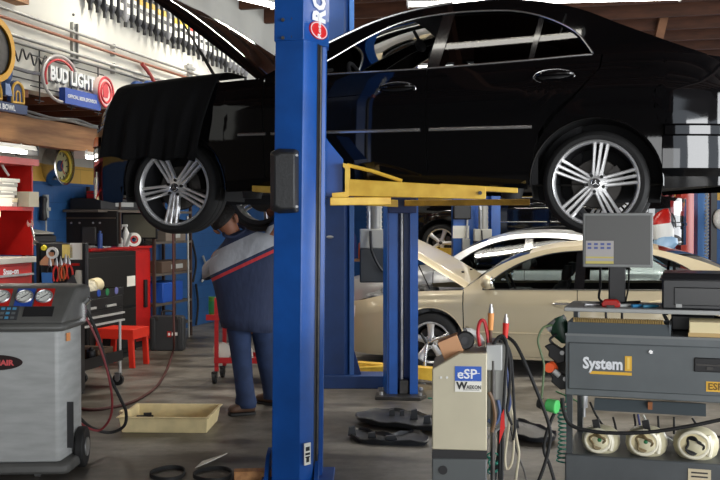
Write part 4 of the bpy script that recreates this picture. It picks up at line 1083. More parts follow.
b = B(); b.tube([(.15*math.cos(a*PI), -.09+.03*math.sin(a*3), .15*math.sin(a*PI)) for a in lin(0, 6, 60)], .012, 6); obj('wound_hose', b, BLACK, t)
def wtube(u, pts): return [bl(u + (q[2] if len(q) > 2 else 0), *onwall(q[0], q[1], u + (q[2] if len(q) > 2 else 0))) for q in pts]
b = B(); b.tube(wtube(U1+.06, [(142, 64), (147, 70), (152, 78), (155, 83), (163, 84), (170, 84)]), .02, 8, smooth=5); one('red_hose', 'red hose splitter curling down the white wall by the pipes', 'hose', b, mat('hose_red', s2l(165, 60, 55), .5))
b = B(); b.tube(wtube(U1+.06, [(155, 83), (151, 88), (148, 94)]), .02, 8, smooth=5); one('red_hose', 'short red hose end reaching the blue reel behind the black cloth', 'hose', b, mat('hose_red', s2l(165, 60, 55), .5))
v0, z0 = onwall(27, 5, U1+.1); v1, z1 = onwall(12, -2, U1+.1)
t = wthing('wood_bracket', 'small wooden block high on the white wall at top left', 'block', v0-.6, z0)
b = B(); b.mm(0, .6, -.12, 0, 0, .14); obj('block', b, WOOD, t)
# cables lying along the header beam
for k in range(2):
    pts = [bl(.66+.02*math.sin(v*5+k), v, 2.545+.02*k+.012*math.sin(v*(7+k)+k)) for v in lin(6, 14, 70)]
    b = B(); b.tube(pts, .014, 6); one('conduit', ['upper grey cable sagging along the top of the wooden beam', 'lower grey cable lying on the wooden beam edge'][k], 'cable', b, PIPEG)
# shop lights under the beam
def vat(px, py, u): return onwall(px, py, u)[0]
v0, v1 = vat(-14, 150, .85), vat(27, 150, .85); z = onwall(12, 153, .85)[1]
fluoro(bl(.85, v0, z), bl(.85, v1, z), 'shop light with black end under the wooden beam at far left', tubes=1, power=5, w=.22, cat='shop light')
b = B()
v0, v1 = vat(80, 158, .7), vat(98, 160, .7); z = onwall(88, 159, .7)[1]
fluoro(bl(.7, v0, z), bl(.7, v1+.5, z), 'lit tube light under the beam by the sedan nose', tubes=1, power=5, w=.12)

# wall clock
v0, z0 = onwall(60, 166, -.32); r = .215
t = wthing('wall_clock', 'round chrome and yellow neon wall clock under the wooden beam', 'clock', v0, z0, -.42)
b = B(); b.lathe([(r*1.02, 0), (r*1.06, -.05), (r*1.0, -.16), (r*.9, -.165), (r*.86, -.13), (r*.86, -.02)], axis='Y', n=40); obj('clock_case', b, mat('clock_chrome', (.5, .5, .48), .2, 1), t)
b = B(); b.tube([(r*.80*math.cos(a), -.13, r*.80*math.sin(a)) for a in lin(0, 2*PI, 41)[:-1]], .014, 8, closed=True); obj('neon_ring', b, mat('neon_yellow', s2l(238, 214, 70), .35), t)
b = B(); b.lathe([(.001, -.10), (r*.84, -.10), (r*.84, -.02)], axis='Y', n=40); dl = obj('dial', b, mat('dial', s2l(206, 200, 150), .4), t)
for k in range(12):
    a = k*PI/6; b = B(); b.box((r*.66*math.sin(a), -.103, r*.66*math.cos(a)), (.012, .004, .035), ry=a); obj('hour_mark', b, BLACK, dl)
b = B(); b.lathe([(.001, -.108), (r*.30, -.106), (r*.30, -.1)], axis='Y', n=24); obj('emblem', b, SNAVY, dl)
for L2_, a in ((.08, .6), (.12, 2.4)):
    b = B(); b.tube([(0, -.112, 0), (L2_*math.sin(a), -.112, L2_*math.cos(a))], .005, 6); obj('clock_hand', b, SRED, t)

# ---------------------------------------------------------------- left work area
SHADER = mat('cabinet_red', s2l(196, 30, 26), .35, noise=.15, scale=5); DRED = mat('cabinet_dark_red', s2l(120, 20, 22), .5)
# red hutch with shelves above the roll cabinet
vh = vat(33, 200, .50)
t = thing('shelf_hutch', 'tall red steel hutch with a shelf of books at far left', 'shelf unit', bl(.08, vh, 1.27), RB)
z1 = onwall(33, 166, .50)[1]-1.27; zs = onwall(30, 207, .50)[1]-1.27
b = B(); b.mm(-.4, .42, -.02, 0, 0, z1); obj('side_panel', b, SHADER, t)
b = B(); b.mm(-.4, .42, -1.52, -1.5, 0, z1); obj('side_panel', b, SHADER, t)
b = B(); b.mm(-.4, -.39, -1.5, -.02, 0, z1); obj('back_panel', b, DRED, t)
b = B(); b.mm(-.42, .46, -1.56, .04, z1, z1+.06); obj('top_panel', b, mat('red_lit_top', s2l(214, 96, 92), .4), t)  # paler red puts the light on the top edge into the colour
b = B(); b.mm(-.39, .44, -1.5, -.02, zs-.035, zs); obj('shelf', b, SHADER, t)
# things on the shelf
bookmats = [mat('book_%s' % n, s2l(*c), .7) for n, c in (('white', (232, 228, 218)), ('blue', (80, 100, 160)), ('red', (170, 50, 44)), ('grey', (170, 168, 160)), ('cream', (228, 214, 176)))]
blocs = bl(.08, vh, 1.27)
def book(v, w, h, m, lab, d=.24, name='binder', cat='book', zz=None, uu=.17):
    o = thing(name, lab, cat, bl(.08+uu, vh+v, 1.27+(zs if zz is None else zz)), RB, 'binders and papers on the red hutch shelf')
    b = B(); b.mm(0, d, 0, w, 0, h); obj('cover', b, m, o, bevel=.004)
    b = B(); b.mm(d, d+.002, w*.2, w*.8, h*.55, h*.85); obj('spine_label', b, PAPER, o)
    return o
for v, w, h, k, lab in ((-1.05, .06, .27, 1, 'blue binder nearest the left edge on the red hutch shelf'), (-.97, .05, .25, 2, 'dark red binder between blue and white ones on the hutch'), (-.90, .10, .29, 0, 'thick white binder standing on the red hutch shelf'), (-.75, .05, .24, 0, 'second thin white binder on the red hutch shelf')):
    book(v, w, h, bookmats[k], lab)
zz = zs
for k in range(7):
    h = random.uniform(.022, .045)
    book(-.52+random.uniform(-.04, .03), random.uniform(.28, .36), h, bookmats[(3, 4, 0, 3, 0, 3, 0)[k]], '%s item up in the leaning pile of papers on the hutch' % ORD[k], .26, 'paper_pile', 'papers', zz, .14); zz += h+.001
b = B(); b.tube([V((.0, -.12, 0)), V((.0, -.06, .10)), V((0, .02, .15)), V((0, .09, .08)), V((0, .16, .02))], .012, 8, smooth=4); one('white_loop', 'white plastic loop lying on top of the paper pile', 'cable', b, WHITE, bl(.35, vh-.32, 1.27+zz+.014), RB)
t = one('white_carton', 'small white carton in front below the binders on the hutch', 'box', B().mm(0, .12, 0, .42, 0, .075), PAPER, bl(.38, vh-.75, 1.27+zs), RB, bevel=.004)
t = one('grey_carton', 'grey and white carton at the right end of the hutch shelf', 'box', B().mm(0, .2, 0, .16, 0, .14), [mat('carton', s2l(176, 168, 150), .8)], bl(.37, vh-.17, 1.27+zs), RB, bevel=.004)
v0 = vh-.75; t = thing('under_shelf_lamp', 'lit cream lamp under the red hutch shelf', 'lamp', bl(.45, v0, 1.27+zs-.10), RB)
b = B(); b.mm(-.05, .05, -.25, .25, .0, .065); obj('lamp_body', b, mat('lamp_cream', s2l(240, 225, 170), .5, emit=.8), t, bevel=.01)
# red roll cabinet
vr = vat(36, 265, .72)
t = thing('roll_cabinet', 'red roll-around tool cabinet with metal trimmed drawers below the hutch', 'tool cabinet', bl(.06, vr, 0), RB)
b = B(); b.mm(-.35, .62, -1.6, 0, .10, 1.22); obj('body', b, SHADER, t, bevel=.006)
b = B(); b.mm(-.37, .66, -1.62, .03, 1.22, 1.27); obj('worktop', b, mat('worktop_grey', s2l(185, 180, 172), .5), t, bevel=.004)
zd = 1.20
for k, h in enumerate((.10, .13, .13, .18, .22, .24)):
    b = B(); b.mm(.62, .635, -1.56, -.03, zd-h+.012, zd); dr = obj('drawer', b, SHADER, t, bevel=.004)
    b = B(); b.mm(.635, .66, -1.56, -.03, zd-h+.008, zd-h+.026); obj('drawer_trim', b, STEEL, dr)
    if k == 0:
        l_ = text('lettering', 'Snap-on', .07, mat('sign_white', (.85, .87, .9), .5), dr, (.637, -.46, zd-.07), (PI/2, 0, PI/2), bold=.002)
    zd -= h
for x, y in ((-.25, -.1), (.54, -.1), (-.25, -1.5), (.54, -1.5)):
    b = B(); b.cyl((x-.02, y, .05), (x+.02, y, .05), .05, n=16); b.mm(x-.03, x+.03, y-.03, y+.03, .08, .10); obj('caster', b, RUB, t)
# clutter on its worktop
for k, (v, u, lab, m) in enumerate(((-.35, .35, 'brown rag heap on the red cabinet worktop', mat('rag_brown', s2l(70, 46, 36), .9)), (-.62, .40, 'dark oily rag heap nearer the left on the worktop', MATTE))):
    b = B()
    b.loft([((0, 0, 0), (.10, 0, 0), (0, .16, 0)), ((.01, .02, .04), (.09, 0, 0), (0, .13, .02)), ((.0, .0, .07), (.05, 0, .01), (0, .08, 0)), ((.02, -.02, .085), (.02, 0, 0), (0, .03, 0))], p=2.6); one('shop_rag', lab, 'rag', b, m, bl(u, vr+v, 1.27), RB)
b = B(); b.box((0, 0, .05), (.02, .09, .10), rx=.5); one('white_tag', 'white card leaning on the rags on the red worktop', 'card', b, PAPER, bl(.5, vr-.62, 1.268), RB)
def wrench(p0, p1, r, name, lab, m=CHROME):
    p0, p1 = V(p0), V(p1); d = (p1-p0).normalized(); b = B(); b.tube([p0, p1], r, 8)
    s = d.cross(V((0, 1, 0))); s.normalize() if s.length > .01 else None
    b.rings([[p1+s*x*r*3+d*z*r*3+V((0, y, 0)) for x, z in ((-1, 0), (-1.1, 1.2), (-.6, 2.2), (-.4, 1.1), (.4, 1.1), (.6, 2.2), (1.1, 1.2), (1, 0))] for y in (-r*.6, r*.6)])
    b.lathe([(r*1.2, -r*.5), (r*2.6, -r*.5), (r*2.6, r*.5), (r*1.2, r*.5)], o=p0-d*r*2, axis='Y', n=14)
    return one(name, lab, 'wrench', b, m)
wrench(at(35, 241, 9.0), at(31, 226, 9.02), .009, 'wrench', 'chrome wrench leaning upright against the red hutch side')
b = B(); b.tube([bl(.12, *onwall(x, y, .12)) for x, y in ((8, 216), (13, 226), (20, 240))], .012, 8, smooth=3); one('breaker_bar', 'thin dark bar leaning inside the red hutch', 'tool', b, DSTEEL)
b = B(); b.tube([bl(.12, *onwall(x, y, .12)) for x, y in ((19.5, 210), (19.2, 219))], .012, 8); one('brass_rod', 'short brass rod hanging under the hutch shelf', 'tool', b, mat('brass', s2l(170, 140, 70), .4, .6))
# handset on the blue wall
v0, z0 = onwall(44, 209, -.38)
t = wthing('wall_phone', 'black handset with white cord on the blue block wall', 'phone', v0, z0, -.42)
b = B(); b.loft([((-.03, -.05, z), (.035, 0, 0), (0, d_, 0)) for z, d_ in ((-.13, .03), (-.10, .045), (-.04, .03), (.06, .03), (.11, .045), (.14, .03))], n=12, p=3); obj('handset', b, BLACK, t)
b = B(); b.mm(.03, .09, -.05, 0, -.10, .16); b.mm(.05, .11, -.06, -.03, -.02, .02); obj('cradle', b, LGREY, t, bevel=.006)
b = B(); b.tube([(.04, -.04, -.1), (.02, -.05, -.25), (-.03, -.06, -.4), (-.06, -.08, -.55)], .010, 6, smooth=4); obj('cord', b, LGREY, t)
# printer on a small stand below it
v0, z0 = onwall(47, 242, -.05)
t = thing('printer_stand', 'narrow dark stand under the wall phone', 'stand', bl(-.38, v0-.25, 0), RB)
b = B(); b.mm(.0, .4, -.25, .45, z0-.03, z0); obj('stand_top', b, BLACK, t)
for x, y in ((.03, -.22), (.37, -.22), (.03, .42), (.37, .42)):
    b = B(); b.mm(x-.02, x+.02, y-.02, y+.02, 0, z0-.03); obj('leg', b, DSTEEL, t)
t = thing('printer', 'grey and black desktop printer under the wall phone', 'printer', bl(-.33, v0-.40, z0), RB)
b = B(); b.prism([(0, 0), (.3, 0), (.3, .06), (.22, .10), (0, .10)], 0, .55, 'Y'); obj('printer_body', b, BLACK, t, bevel=.008)
b = B(); b.box((.16, .28, .115), (.30, .42, .014), ry=.15); obj('paper_tray', b, mat('tray_grey', s2l(150, 148, 140), .5), t)
b = B(); b.tube([(.1, .1, .1), (.08, .12, .2), (.12, .2, .16), (.2, .2, .12)], .01, 6, smooth=4); obj('cable', b, BLACK, t)

# red cabinet with monitors
vc0, vc1 = vat(92, 300, .02), vat(153, 300, .02)
zt_ = onwall(140, 246, .0)[1]
t = thing('red_cabinet', 'red steel cabinet against the blue wall carrying two monitors', 'cabinet', bl(-.40, vc0, 0), RB)
b = B(); b.mm(0, .38, 0, vc1-vc0, .08, zt_-.03); obj('body', b, SHADER, t, bevel=.006)
b = B(); b.mm(-.015, .42, -.02, vc1-vc0+.02, zt_-.03, zt_); obj('cabinet_top', b, SHADER, t, bevel=.004)
for k in range(2):
    w = (vc1-vc0)/2; b = B(); b.mm(.38, .395, k*w+.02, (k+1)*w-.02, .12, zt_-.08); dr = obj('door', b, SHADER, t, bevel=.004)
    b = B(); b.mm(.395, .43, (k+.75)*w-.03, (k+.75)*w+.03, .5, .85); obj('handle', b, BLACK, dr, bevel=.006)
b = B(); b.mm(.05, .35, .05, vc1-vc0-.05, 0, .08); obj('plinth', b, BLACK, t)
def screen(lab, px0, px1, py0, py1, Y, front, base_z, rz=0, th=.05):
    a = at(px0, py0, Y); c = at(px1, py1, Y); w = c.x-a.x; h = a.z-c.z
    t = thing('monitor', lab, 'monitor', ((a.x+c.x)/2, Y, base_z), rz)
    z0 = c.z-base_z
    b = B(); b.mm(-w/2, w/2, 0, th, z0, z0+h); obj('casing', b, mat('monitor_black', (.009, .008, .008), .55, spec=.3), t, bevel=.008)
    if front is not None:
        b = B(); b.mm(-w/2+.02, w/2-.02, -.004, 0, z0+.02, z0+h-.02); obj('screen', b, front, t)
    else:
        b = B(); b.mm(-w/2+.02, w/2-.02, -.012, 0, z0+h*.78, z0+h*.82); obj('vent_strip', b, mat('vent', (.06, .045, .03), .5), t)
        for x in (-.23, -.13, .03, .11): 
            b = B(); b.cyl((x, -.012, z0+h*.66), (x, 0, z0+h*.66), .012, n=8); obj('mount_screw', b, STEEL, t)
        b = B(); b.mm(-.10, .07, -.03, 0, z0+h*.05, z0+h*.55); obj('mount_plate', b, mat('mount', (.03, .03, .03), .5), t, bevel=.01)
    b = B(); b.mm(-.05, .05, .0, .05, .02, z0+.02); b.mm(-w*.3, w*.3, -.08, .16, 0, .02); obj('stand', b, LGREY if front is None else BLACK, t, bevel=.004)
    return t
screen('large black flat monitor seen from behind against the blue wall', 63.5, 118, 211, 246, 11.6, None, zt_, -R(4))
screen('grey screened monitor right of the black monitor below the front wheel', 121, 157.5, 213, 239, 12.75, mat('screen_grey', s2l(108, 106, 92), .25), zt_, -R(6), .04)
# bottles beside the monitors
def spray(loc, lab, h=.2):
    t = thing('spray_bottle', lab, 'bottle', loc)
    b = B(); b.lathe([(.001, 0), (.04, 0), (.042, .02), (.042, h*.6), (.018, h*.8), (.016, h*.88)], n=18); obj('bottle_body', b, WHITE, t)
    b = B(); b.box((-.015, 0, h*.95), (.07, .03, .03)); b.box((-.045, 0, h*.86), (.01, .02, .06), ry=.4); obj('trigger', b, WHITE, t, bevel=.004)
q = at(126, 247, 12.2); spray(V((q.x, 12.2, zt_)), 'white spray bottle on the red cabinet by the grey monitor', .27)
q = at(120, 247, 12.1); spray(V((q.x, 12.08, zt_)), 'small white bottle just right of the large black monitor', .15)
q = at(133.5, 240, 12.3); t = thing('paper_roll', 'white roll with red label leaning beside the spray bottle', 'roll', V((q.x, 12.3, zt_+.085)), .4)
b = B(); b.lathe([(.03, -.05), (.085, -.05), (.085, .05), (.03, .05)], axis='Y', n=24); obj('roll', b, PAPER, t)
b = B(); b.lathe([(.03, -.052), (.05, -.052), (.05, -.05)], axis='Y', n=18); obj('label', b, RED, t)
q = at(129, 243, 12.05); b = B(); b.box((0, 0, .08), (.03, .03, .17), ry=.35); one('grey_remote', 'grey stick leaning by the white roll on the red cabinet', 'tool', b, LGREY, V((q.x, 12.02, zt_+.005)))
q = at(100, 240, 11.42); b = B(); b.cyl((0, 0, 0), (0, 0, .17), .028, n=14); b.cyl((0, 0, .17), (0, 0, .20), .014, n=10); one('blue_bottle', 'small blue bottle below the large black monitor', 'bottle', b, mat('bottle_blue', s2l(38, 66, 130), .4), V((q.x, 11.42, zt_)))
# black tower cabinet in front of the red one
vq0, vq1 = vat(88, 290, .27), vat(137, 290, .27); zq = onwall(115, 252, .27)[1]
t = thing('equipment_box', 'black equipment cabinet in front of the red cabinet', 'cabinet', bl(.04, vq0, 0), RB)
Lq = vq1-vq0
b = B(); b.mm(0, .22, 0, Lq, .06, zq); obj('body', b, mat('eq_black', (.008, .008, .008), .75, spec=.25), t, bevel=.008)
b = B(); b.mm(.22, .23, .03, Lq-.03, .60, zq-.05); d_ = obj('front_panel', b, mat('eq_panel', (.010, .0095, .009), .7, spec=.25), t, bevel=.004)
b = B(); b.mm(.22, .23, .03, Lq-.03, .12, .57); obj('front_panel', b, mat('eq_panel', (.010, .0095, .009), .7, spec=.25), t, bevel=.004)
b = B(); b.mm(.23, .25, Lq*.5, Lq*.5+.12, .72, .75); obj('handle', b, BLACK, d_)
b = B(); b.mm(.03, .2, .05, Lq-.05, 0, .06); obj('plinth', b, MATTE, t)
v_, z_ = onwall(131, 281, .27); b = B(); b.mm(.231, .234, -.10, .10, -.06, .06); o = obj('sticker', b, PAPER, t); o.location = (0, v_-vq0, z_)

# storage rack along the wall
UR = .06
vr0, vr1 = vat(121, 230, UR), vat(192, 260, UR)
t = thing('storage_rack', 'dark steel storage rack along the blue wall behind the front wheel', 'shelf unit', bl(-.39, vr0, 0), RB)
RK = mat('rack_steel', s2l(70, 52, 44), .6, .3)
Lr = vr1-vr0; zsh = [.22, onwall(176, 301, UR)[1], onwall(176, 272, UR)[1], onwall(176, 241, UR)[1], onwall(124, 210, UR)[1]]
for k, y in enumerate((0, Lr*.45, Lr*.74, Lr)):
    for x in (0, .41):
        b = B(); b.mm(x, x+.035, y-.02, y+.02, 1.32 if y == 0 else 0, 2.0); obj('post', b, RK, t)
for z in zsh:
    y0 = Lr*.45 if z < 1.5 else vat(98, 210, UR)-vr0
    b = B(); b.mm(0, .45, y0, Lr, z-.03, z); obj('shelf', b, mat('rack_shelf', s2l(96, 88, 80), .6, .3), t)
def rbox(name, lab, px0, px1, py1, h, m, sh_i, d=.34, cat='box', parts=None):
    u = UR-.02; v0_, v1_ = vat(px0, py1, u), vat(px1, py1, u)
    o = thing(name, lab, cat, bl(u-d, v0_, zsh[sh_i]), RB)
    b = B(); b.mm(0, d, 0, v1_-v0_, 0, h); obj('case', b, m, o, bevel=.008)
    if parts == 'lid':
        b = B(); b.mm(-.005, d+.008, -.005, v1_-v0_+.005, h*.62, h*.70); obj('rim', b, DSTEEL, o)
        b = B(); b.tube([(d/2, (v1_-v0_)*.35, h), (d/2, (v1_-v0_)*.38, h+.04), (d/2, (v1_-v0_)*.62, h+.04), (d/2, (v1_-v0_)*.65, h)], .01, 6); obj('handle', b, DSTEEL, o)
    if parts == 'label':
        b = B(); b.mm(d, d+.003, (v1_-v0_)*.3, (v1_-v0_)*.7, h*.3, h*.7); obj('label', b, LGREY, o)
    return o
o = rbox('printer', 'black printer on the top rack shelf under the red box', 101, 146, 206, .13, BLACK, 4, .4, 'printer', 'label')
o2 = rbox('toolbox', 'low red toolbox lying on the black printer', 108, 136, 200, .09, RED, 4, .28, 'toolbox', 'lid'); o2.location.z += .131
rbox('carton', 'grey carton on the upper shelf of the dark storage rack', 166, 186, 250, .14, mat('carton_grey', s2l(120, 108, 96), .8), 3, .3, 'box', 'label')
rbox('carton', 'long brown carton on the middle rack shelf', 162, 191, 268, .15, mat('carton_brown', s2l(86, 68, 56), .85), 2, .34, 'box', 'label')
rbox('storage_bin', 'blue plastic bin low on the storage rack', 163, 183, 298, .26, mat('bin_blue', s2l(36, 84, 178), .4), 1, .34, 'bin')
b = B(); b.tube([bl(.14, *onwall(187.5, 216, .14)), bl(.14, vat(189, 340, .14), .01)], .014, 8); one('white_pipe', 'thin pale pipe standing against the storage rack', 'pipe', b, PIPEG)
for k, (pts, lab) in enumerate((([(192, 240), (196, 262), (193, 282)], 'dark belt hanging on the blue wall left of the mechanic'), ([(196, 284), (198, 305), (196, 325)], 'lower dark belt hanging near the rack end'), ([(203, 256), (206, 268), (202, 282)], 'pale strap hanging beside the mechanic elbow'))):
    b = B(); b.tube([bl(-.38, *onwall(x, y, -.38)) for x, y in pts], .018, 6, smooth=4); one('hanging_strap', lab, 'strap', b, RUB if k < 2 else LGREY)

# black carry case on the floor
qv = vat(149.5, 330, .24); q = bl(.24, qv)
t = thing('carry_case', 'black plastic carry case with red and white badge standing on the floor', 'case', V((q.x, q.y, 0)), -R(3))
w = .42; h = .43
CASE = mat('case_black', (.028, .03, .033), .5)
b = B(); b.prism([(0, .02), (.02, 0), (w-.02, 0), (w, .02), (w, h-.03), (w-.03, h), (.03, h), (0, h-.03)], 0, .14, 'Y'); obj('shell', b, CASE, t, bevel=.012)
for x in (.05, w-.05):
    b = B(); b.mm(x-.02, x+.02, -.012, .0, .03, h-.03); obj('rib', b, CASE, t, bevel=.004)
b = B(); b.tube([(w*.34, .07, h), (w*.36, .07, h+.05), (w*.64, .07, h+.05), (w*.66, .07, h)], .013, 8, smooth=3); obj('handle', b, CASE, t)
for x in (.09, w-.09):
    b = B(); b.mm(x-.02, x+.02, -.01, .02, h-.05, h-.005); obj('latch', b, DSTEEL, t, bevel=.003)
b = B(); b.mm(w*.52, w*.64, -.006, 0, h*.40, h*.56); bd = obj('badge', b, RED, t)
b = B(); b.mm(w*.55, w*.61, -.008, -.006, h*.44, h*.52); b.mm(w*.66, w*.9, -.004, 0, h*.44, h*.53); obj('badge_print', b, WHITE, bd)

# red step stool
q = floor_at(129, 368)
t = thing('step_stool', 'bright red metal step stool on the floor behind the tool cart', 'stool', V((q.x, q.y, 0)), RB)
STOOL = mat('stool_red', s2l(225, 52, 34), .4)
b = B(); b.mm(-.38, .06, -.02, .36, .38, .42); b.mm(-.38, .06, -.02, 0, .31, .38); b.mm(.04, .06, -.02, .36, .31, .38); obj('seat', b, STOOL, t, bevel=.006)
for x, y in ((.02, 0), (.02, .33), (-.35, 0), (-.35, .33)):
    b = B(); b.rings([[V((x+a_*.03 + (.02 if x > 0 else -.02)*k, y+c_*.02, z)) for a_, c_ in ((-1, -1), (1, -1), (1, 1), (-1, 1))] for z, k in ((0, 1), (.40, 0))]); obj('leg', b, STOOL, t, bevel=.004)

# black drawer cart
ca = floor_at(77, 400); cb = floor_at(122, 385)
q0 = V((ca.x, ca.y, 0)); dv = (V((cb.x, cb.y, 0))-q0); Lc = dv.length; rc = math.atan2(dv.y, dv.x)     # local x along the drawers, -y faces right of the shop
t = thing('tool_cart', 'black wheeled tool cart with stickers and chrome drawer trims', 'tool cart', q0, rc)
CB = mat('cart_black', (.010, .010, .011), .4)
TRIM = mat('trim_bright', (.66, .65, .62), .35, .4)
zt0, zt1 = .63, .90
b = B(); b.mm(-.02, Lc+.02, 0, .45, zt0, zt1-.02); obj('body', b, CB, t, bevel=.005)
b = B(); b.mm(-.03, Lc+.03, -.01, .46, zt1-.02, zt1); b.mm(-.03, Lc+.03, -.01, .0, zt1, zt1+.05); b.mm(-.03, Lc+.03, .45, .46, zt1, zt1+.05); b.mm(-.03, -.02, -.01, .46, zt1, zt1+.05); b.mm(Lc+.02, Lc+.03, -.01, .46, zt1, zt1+.05); obj('top_tray', b, CB, t)
for k, (z0, z1) in enumerate(((.775, .875), (.705, .765), (.635, .695))):
    b = B(); b.mm(0, Lc, -.015, 0, z0, z1); dr = obj('drawer', b, CB, t, bevel=.003)
    if k > 0: b = B(); b.mm(0, Lc, -.035, -.015, z0-.006, z0+.012); obj('drawer_trim', b, TRIM, dr)
    else:
        for x in (Lc*.25, Lc*.7): b = B(); b.mm(x-.09, x+.09, -.032, -.015, z0+.01, z0+.03); obj('handle', b, TRIM, dr)
for x, c_ in ((Lc*.18, LGREY), (Lc*.45, NBLUE), (Lc*.64, GREEN), (Lc*.85, mat('sticker_violet', s2l(110, 110, 170), .5))):
    b = B(); b.lathe([(.001, -.0135), (.034, -.0135), (.034, -.008)], o=(x, 0, .925), axis='Y', n=18)
    obj('sticker', b, c_, t)
for x in (0, Lc):
    for y in (.02, .43):
        b = B(); b.cyl((x, y, .12), (x, y, .64), .014, n=8); obj('leg', b, TRIM if y < .1 else DSTEEL, t)
b = B(); b.mm(-.02, Lc+.02, 0, .45, .24, .26); b.mm(-.02, Lc+.02, 0, .012, .26, .34); b.mm(-.02, Lc+.02, .44, .45, .26, .34); obj('lower_shelf', b, CB, t)
def caster(x, y, par, r=.055, m=None):
    b = B(); b.cyl((x-.016, y, r), (x+.016, y, r), r, n=20); o = obj('caster', b, RUB, par)
    b = B(); b.mm(x-.026, x-.018, y-.025, y+.025, r, r*2.3); b.mm(x+.018, x+.026, y-.025, y+.025, r, r*2.3); b.mm(x-.026, x+.026, y-.025, y+.025, r*2.15, r*2.3); b.cyl((x-.024, y, r), (x+.024, y, r), r*.35, n=10); obj('caster_fork', b, m or STEEL, o)
for x in (.02, Lc-.02):
    for y in (.03, .42): caster(x, y, t)
cart = lambda x, y, z: q0 + V((math.cos(rc)*x - math.sin(rc)*y, math.sin(rc)*x + math.cos(rc)*y, z))
b = B(); b.loft([((0, 0, 0), (.17, 0, 0), (0, .14, 0)), ((.0, .0, .05), (.18, 0, .02), (0, .13, 0)), ((.03, .0, .10), (.12, 0, .03), (0, .10, 0)), ((.05, .0, .13), (.05, 0, 0), (0, .05, 0))], n=14, p=2.5); one('cloth_bundle', 'crumpled white cloth lying in the top tray of the black cart', 'rag', b, mat('cloth_white', s2l(205, 198, 176), .9, noise=.4, scale=20), cart(Lc*.5, .2, zt1), rc)
b = B(); b.cyl((-.14, 0, .07), (.14, 0, .07), .07, n=18); b.cyl((.14, 0, .07), (.15, 0, .07), .045, n=18); one('cream_tube', 'cream tube lying across the far end of the black cart', 'tube', b, CREAM, cart(Lc*.84, .22, zt1), rc+.3)
b = B(); b.loft([((0, 0, 0), (.1, 0, 0), (0, .12, 0)), ((0, 0, .06), (.09, 0, .01), (0, .1, 0)), ((0, 0, .09), (.04, 0, 0), (0, .05, 0))], p=2.5); one('dark_parts', 'heap of small oily parts at the near end of the black cart', 'parts', b, mat('oily', (.05, .04, .03), .5, noise=.6, scale=40), cart(Lc*.15, .2, zt1), rc)
for k, (x, m, lab, hh, r) in enumerate(((.18, mat('can_green', s2l(64, 84, 44), .4), 'green spray can leaning on the cart lower shelf', .2, .033), (.32, CHROME, 'shiny air tool on the cart lower shelf', .17, .03), (.62, BLACK, 'black bottle on the cart lower shelf', .14, .04))):
    o = thing('spray_can', lab, 'can', cart(Lc*x, .15, .262), rc); b = B(); b.lathe([(.001, 0), (r, 0), (r, hh*.75), (r*.5, hh*.9), (.001, hh*.9)], n=16); obj('can', b, m, o)
    b = B(); b.lathe([(.001, hh*.88), (r*.4, hh*.88), (r*.4, hh), (.001, hh)], n=12); obj('cap', b, WHITE if k == 0 else BLACK, o)
b = B(); b.mm(0, .3, 0, .3, 0, .11); one('parts_box', 'brown wooden box at the far end of the cart lower shelf', 'box', b, mat('brown_box', s2l(84, 62, 44), .8), cart(Lc*.66, .1, .262), rc)

# upright tool case with pliers
a = at(38, 243, 8.5); c = at(88, 292, 8.5)
t = thing('tool_case', 'black upright tool panel with notes and pliers behind the grey machine', 'tool panel', (a.x, 8.5, 0), -R(4))
w = c.x-a.x; zl = c.z; hl = a.z-c.z
b = B(); b.mm(0, w*.72, 0, .28, .1, zl); obj('case_body', b, CB, t, bevel=.006)
b = B(); b.mm(0, w, .0, .05, zl, zl+hl); pn = obj('lid_panel', b, mat('panel_dark', (.025, .025, .027), .6), t, bevel=.006)
for x in (0, w-.025):
    b = B(); b.mm(x, x+.025, -.04, 0, zl, zl+hl); obj('lid_rim', b, CB, t)
b = B(); b.mm(.05, w-.06, -.012, 0, zl+hl*.54, zl+hl*.59); obj('tool_strip', b, RED, pn)
b = B(); b.mm(0, w, -.06, 0, zl-.01, zl+.015); obj('tray_lip', b, STEEL, t)
for x in (.06, w*.72-.06): caster(x, .06, t, .045); caster(x, .22, t, .045)
b = B(); b.mm(.03, w*.7, .03, .26, .08, .10); obj('bottom_plate', b, CB, t)
tb = lambda x, z, y=-.012: V((a.x, 8.5, 0)) + Matrix.Rotation(-R(4), 3, 'Z') @ V((x*w, y, zl+hl*z))
def note(x, z, ww, hh, m, lab):
    b = B(); b.mm(0, ww, -.002, .0, -hh, 0); one('paper_note', lab, 'note', b, m, tb(x, z, -.003), -R(4))
note(.50, .97, .09, .115, mat('note_yellow', s2l(238, 212, 120), .8), 'yellow paper note on the tool panel'); note(.66, 1.0, .115, .14, PAPER, 'white paper note beside the yellow note on the tool panel')
def pliers(x, z, m, lab, L_=.2, tilt=0):
    o = thing('pliers', lab, 'pliers', tb(x, z, -.03), -R(4)); o.rotation_euler = (0, tilt, -R(4))
    for sx in (-1, 1):
        b = B(); b.tube([(0, 0, 0), (sx*.02, 0, -.04), (sx*.024, 0, -.09), (sx*.012, 0, -L_*.62)], .009, 8, smooth=4); obj('handle', b, m, o)
    b = B(); b.loft([((0, 0, -.015), (.014, 0, 0), (0, .008, 0)), ((0, 0, .015), (.018, 0, 0), (0, .009, 0)), ((0, 0, .05), (.008, 0, 0), (0, .006, 0)), ((0, 0, .075), (.003, 0, 0), (0, .003, 0))], n=10); obj('jaw', b, STEEL, o)
OR = mat('handle_orange', s2l(226, 84, 38), .45); HR_ = mat('handle_red', s2l(214, 44, 34), .45)
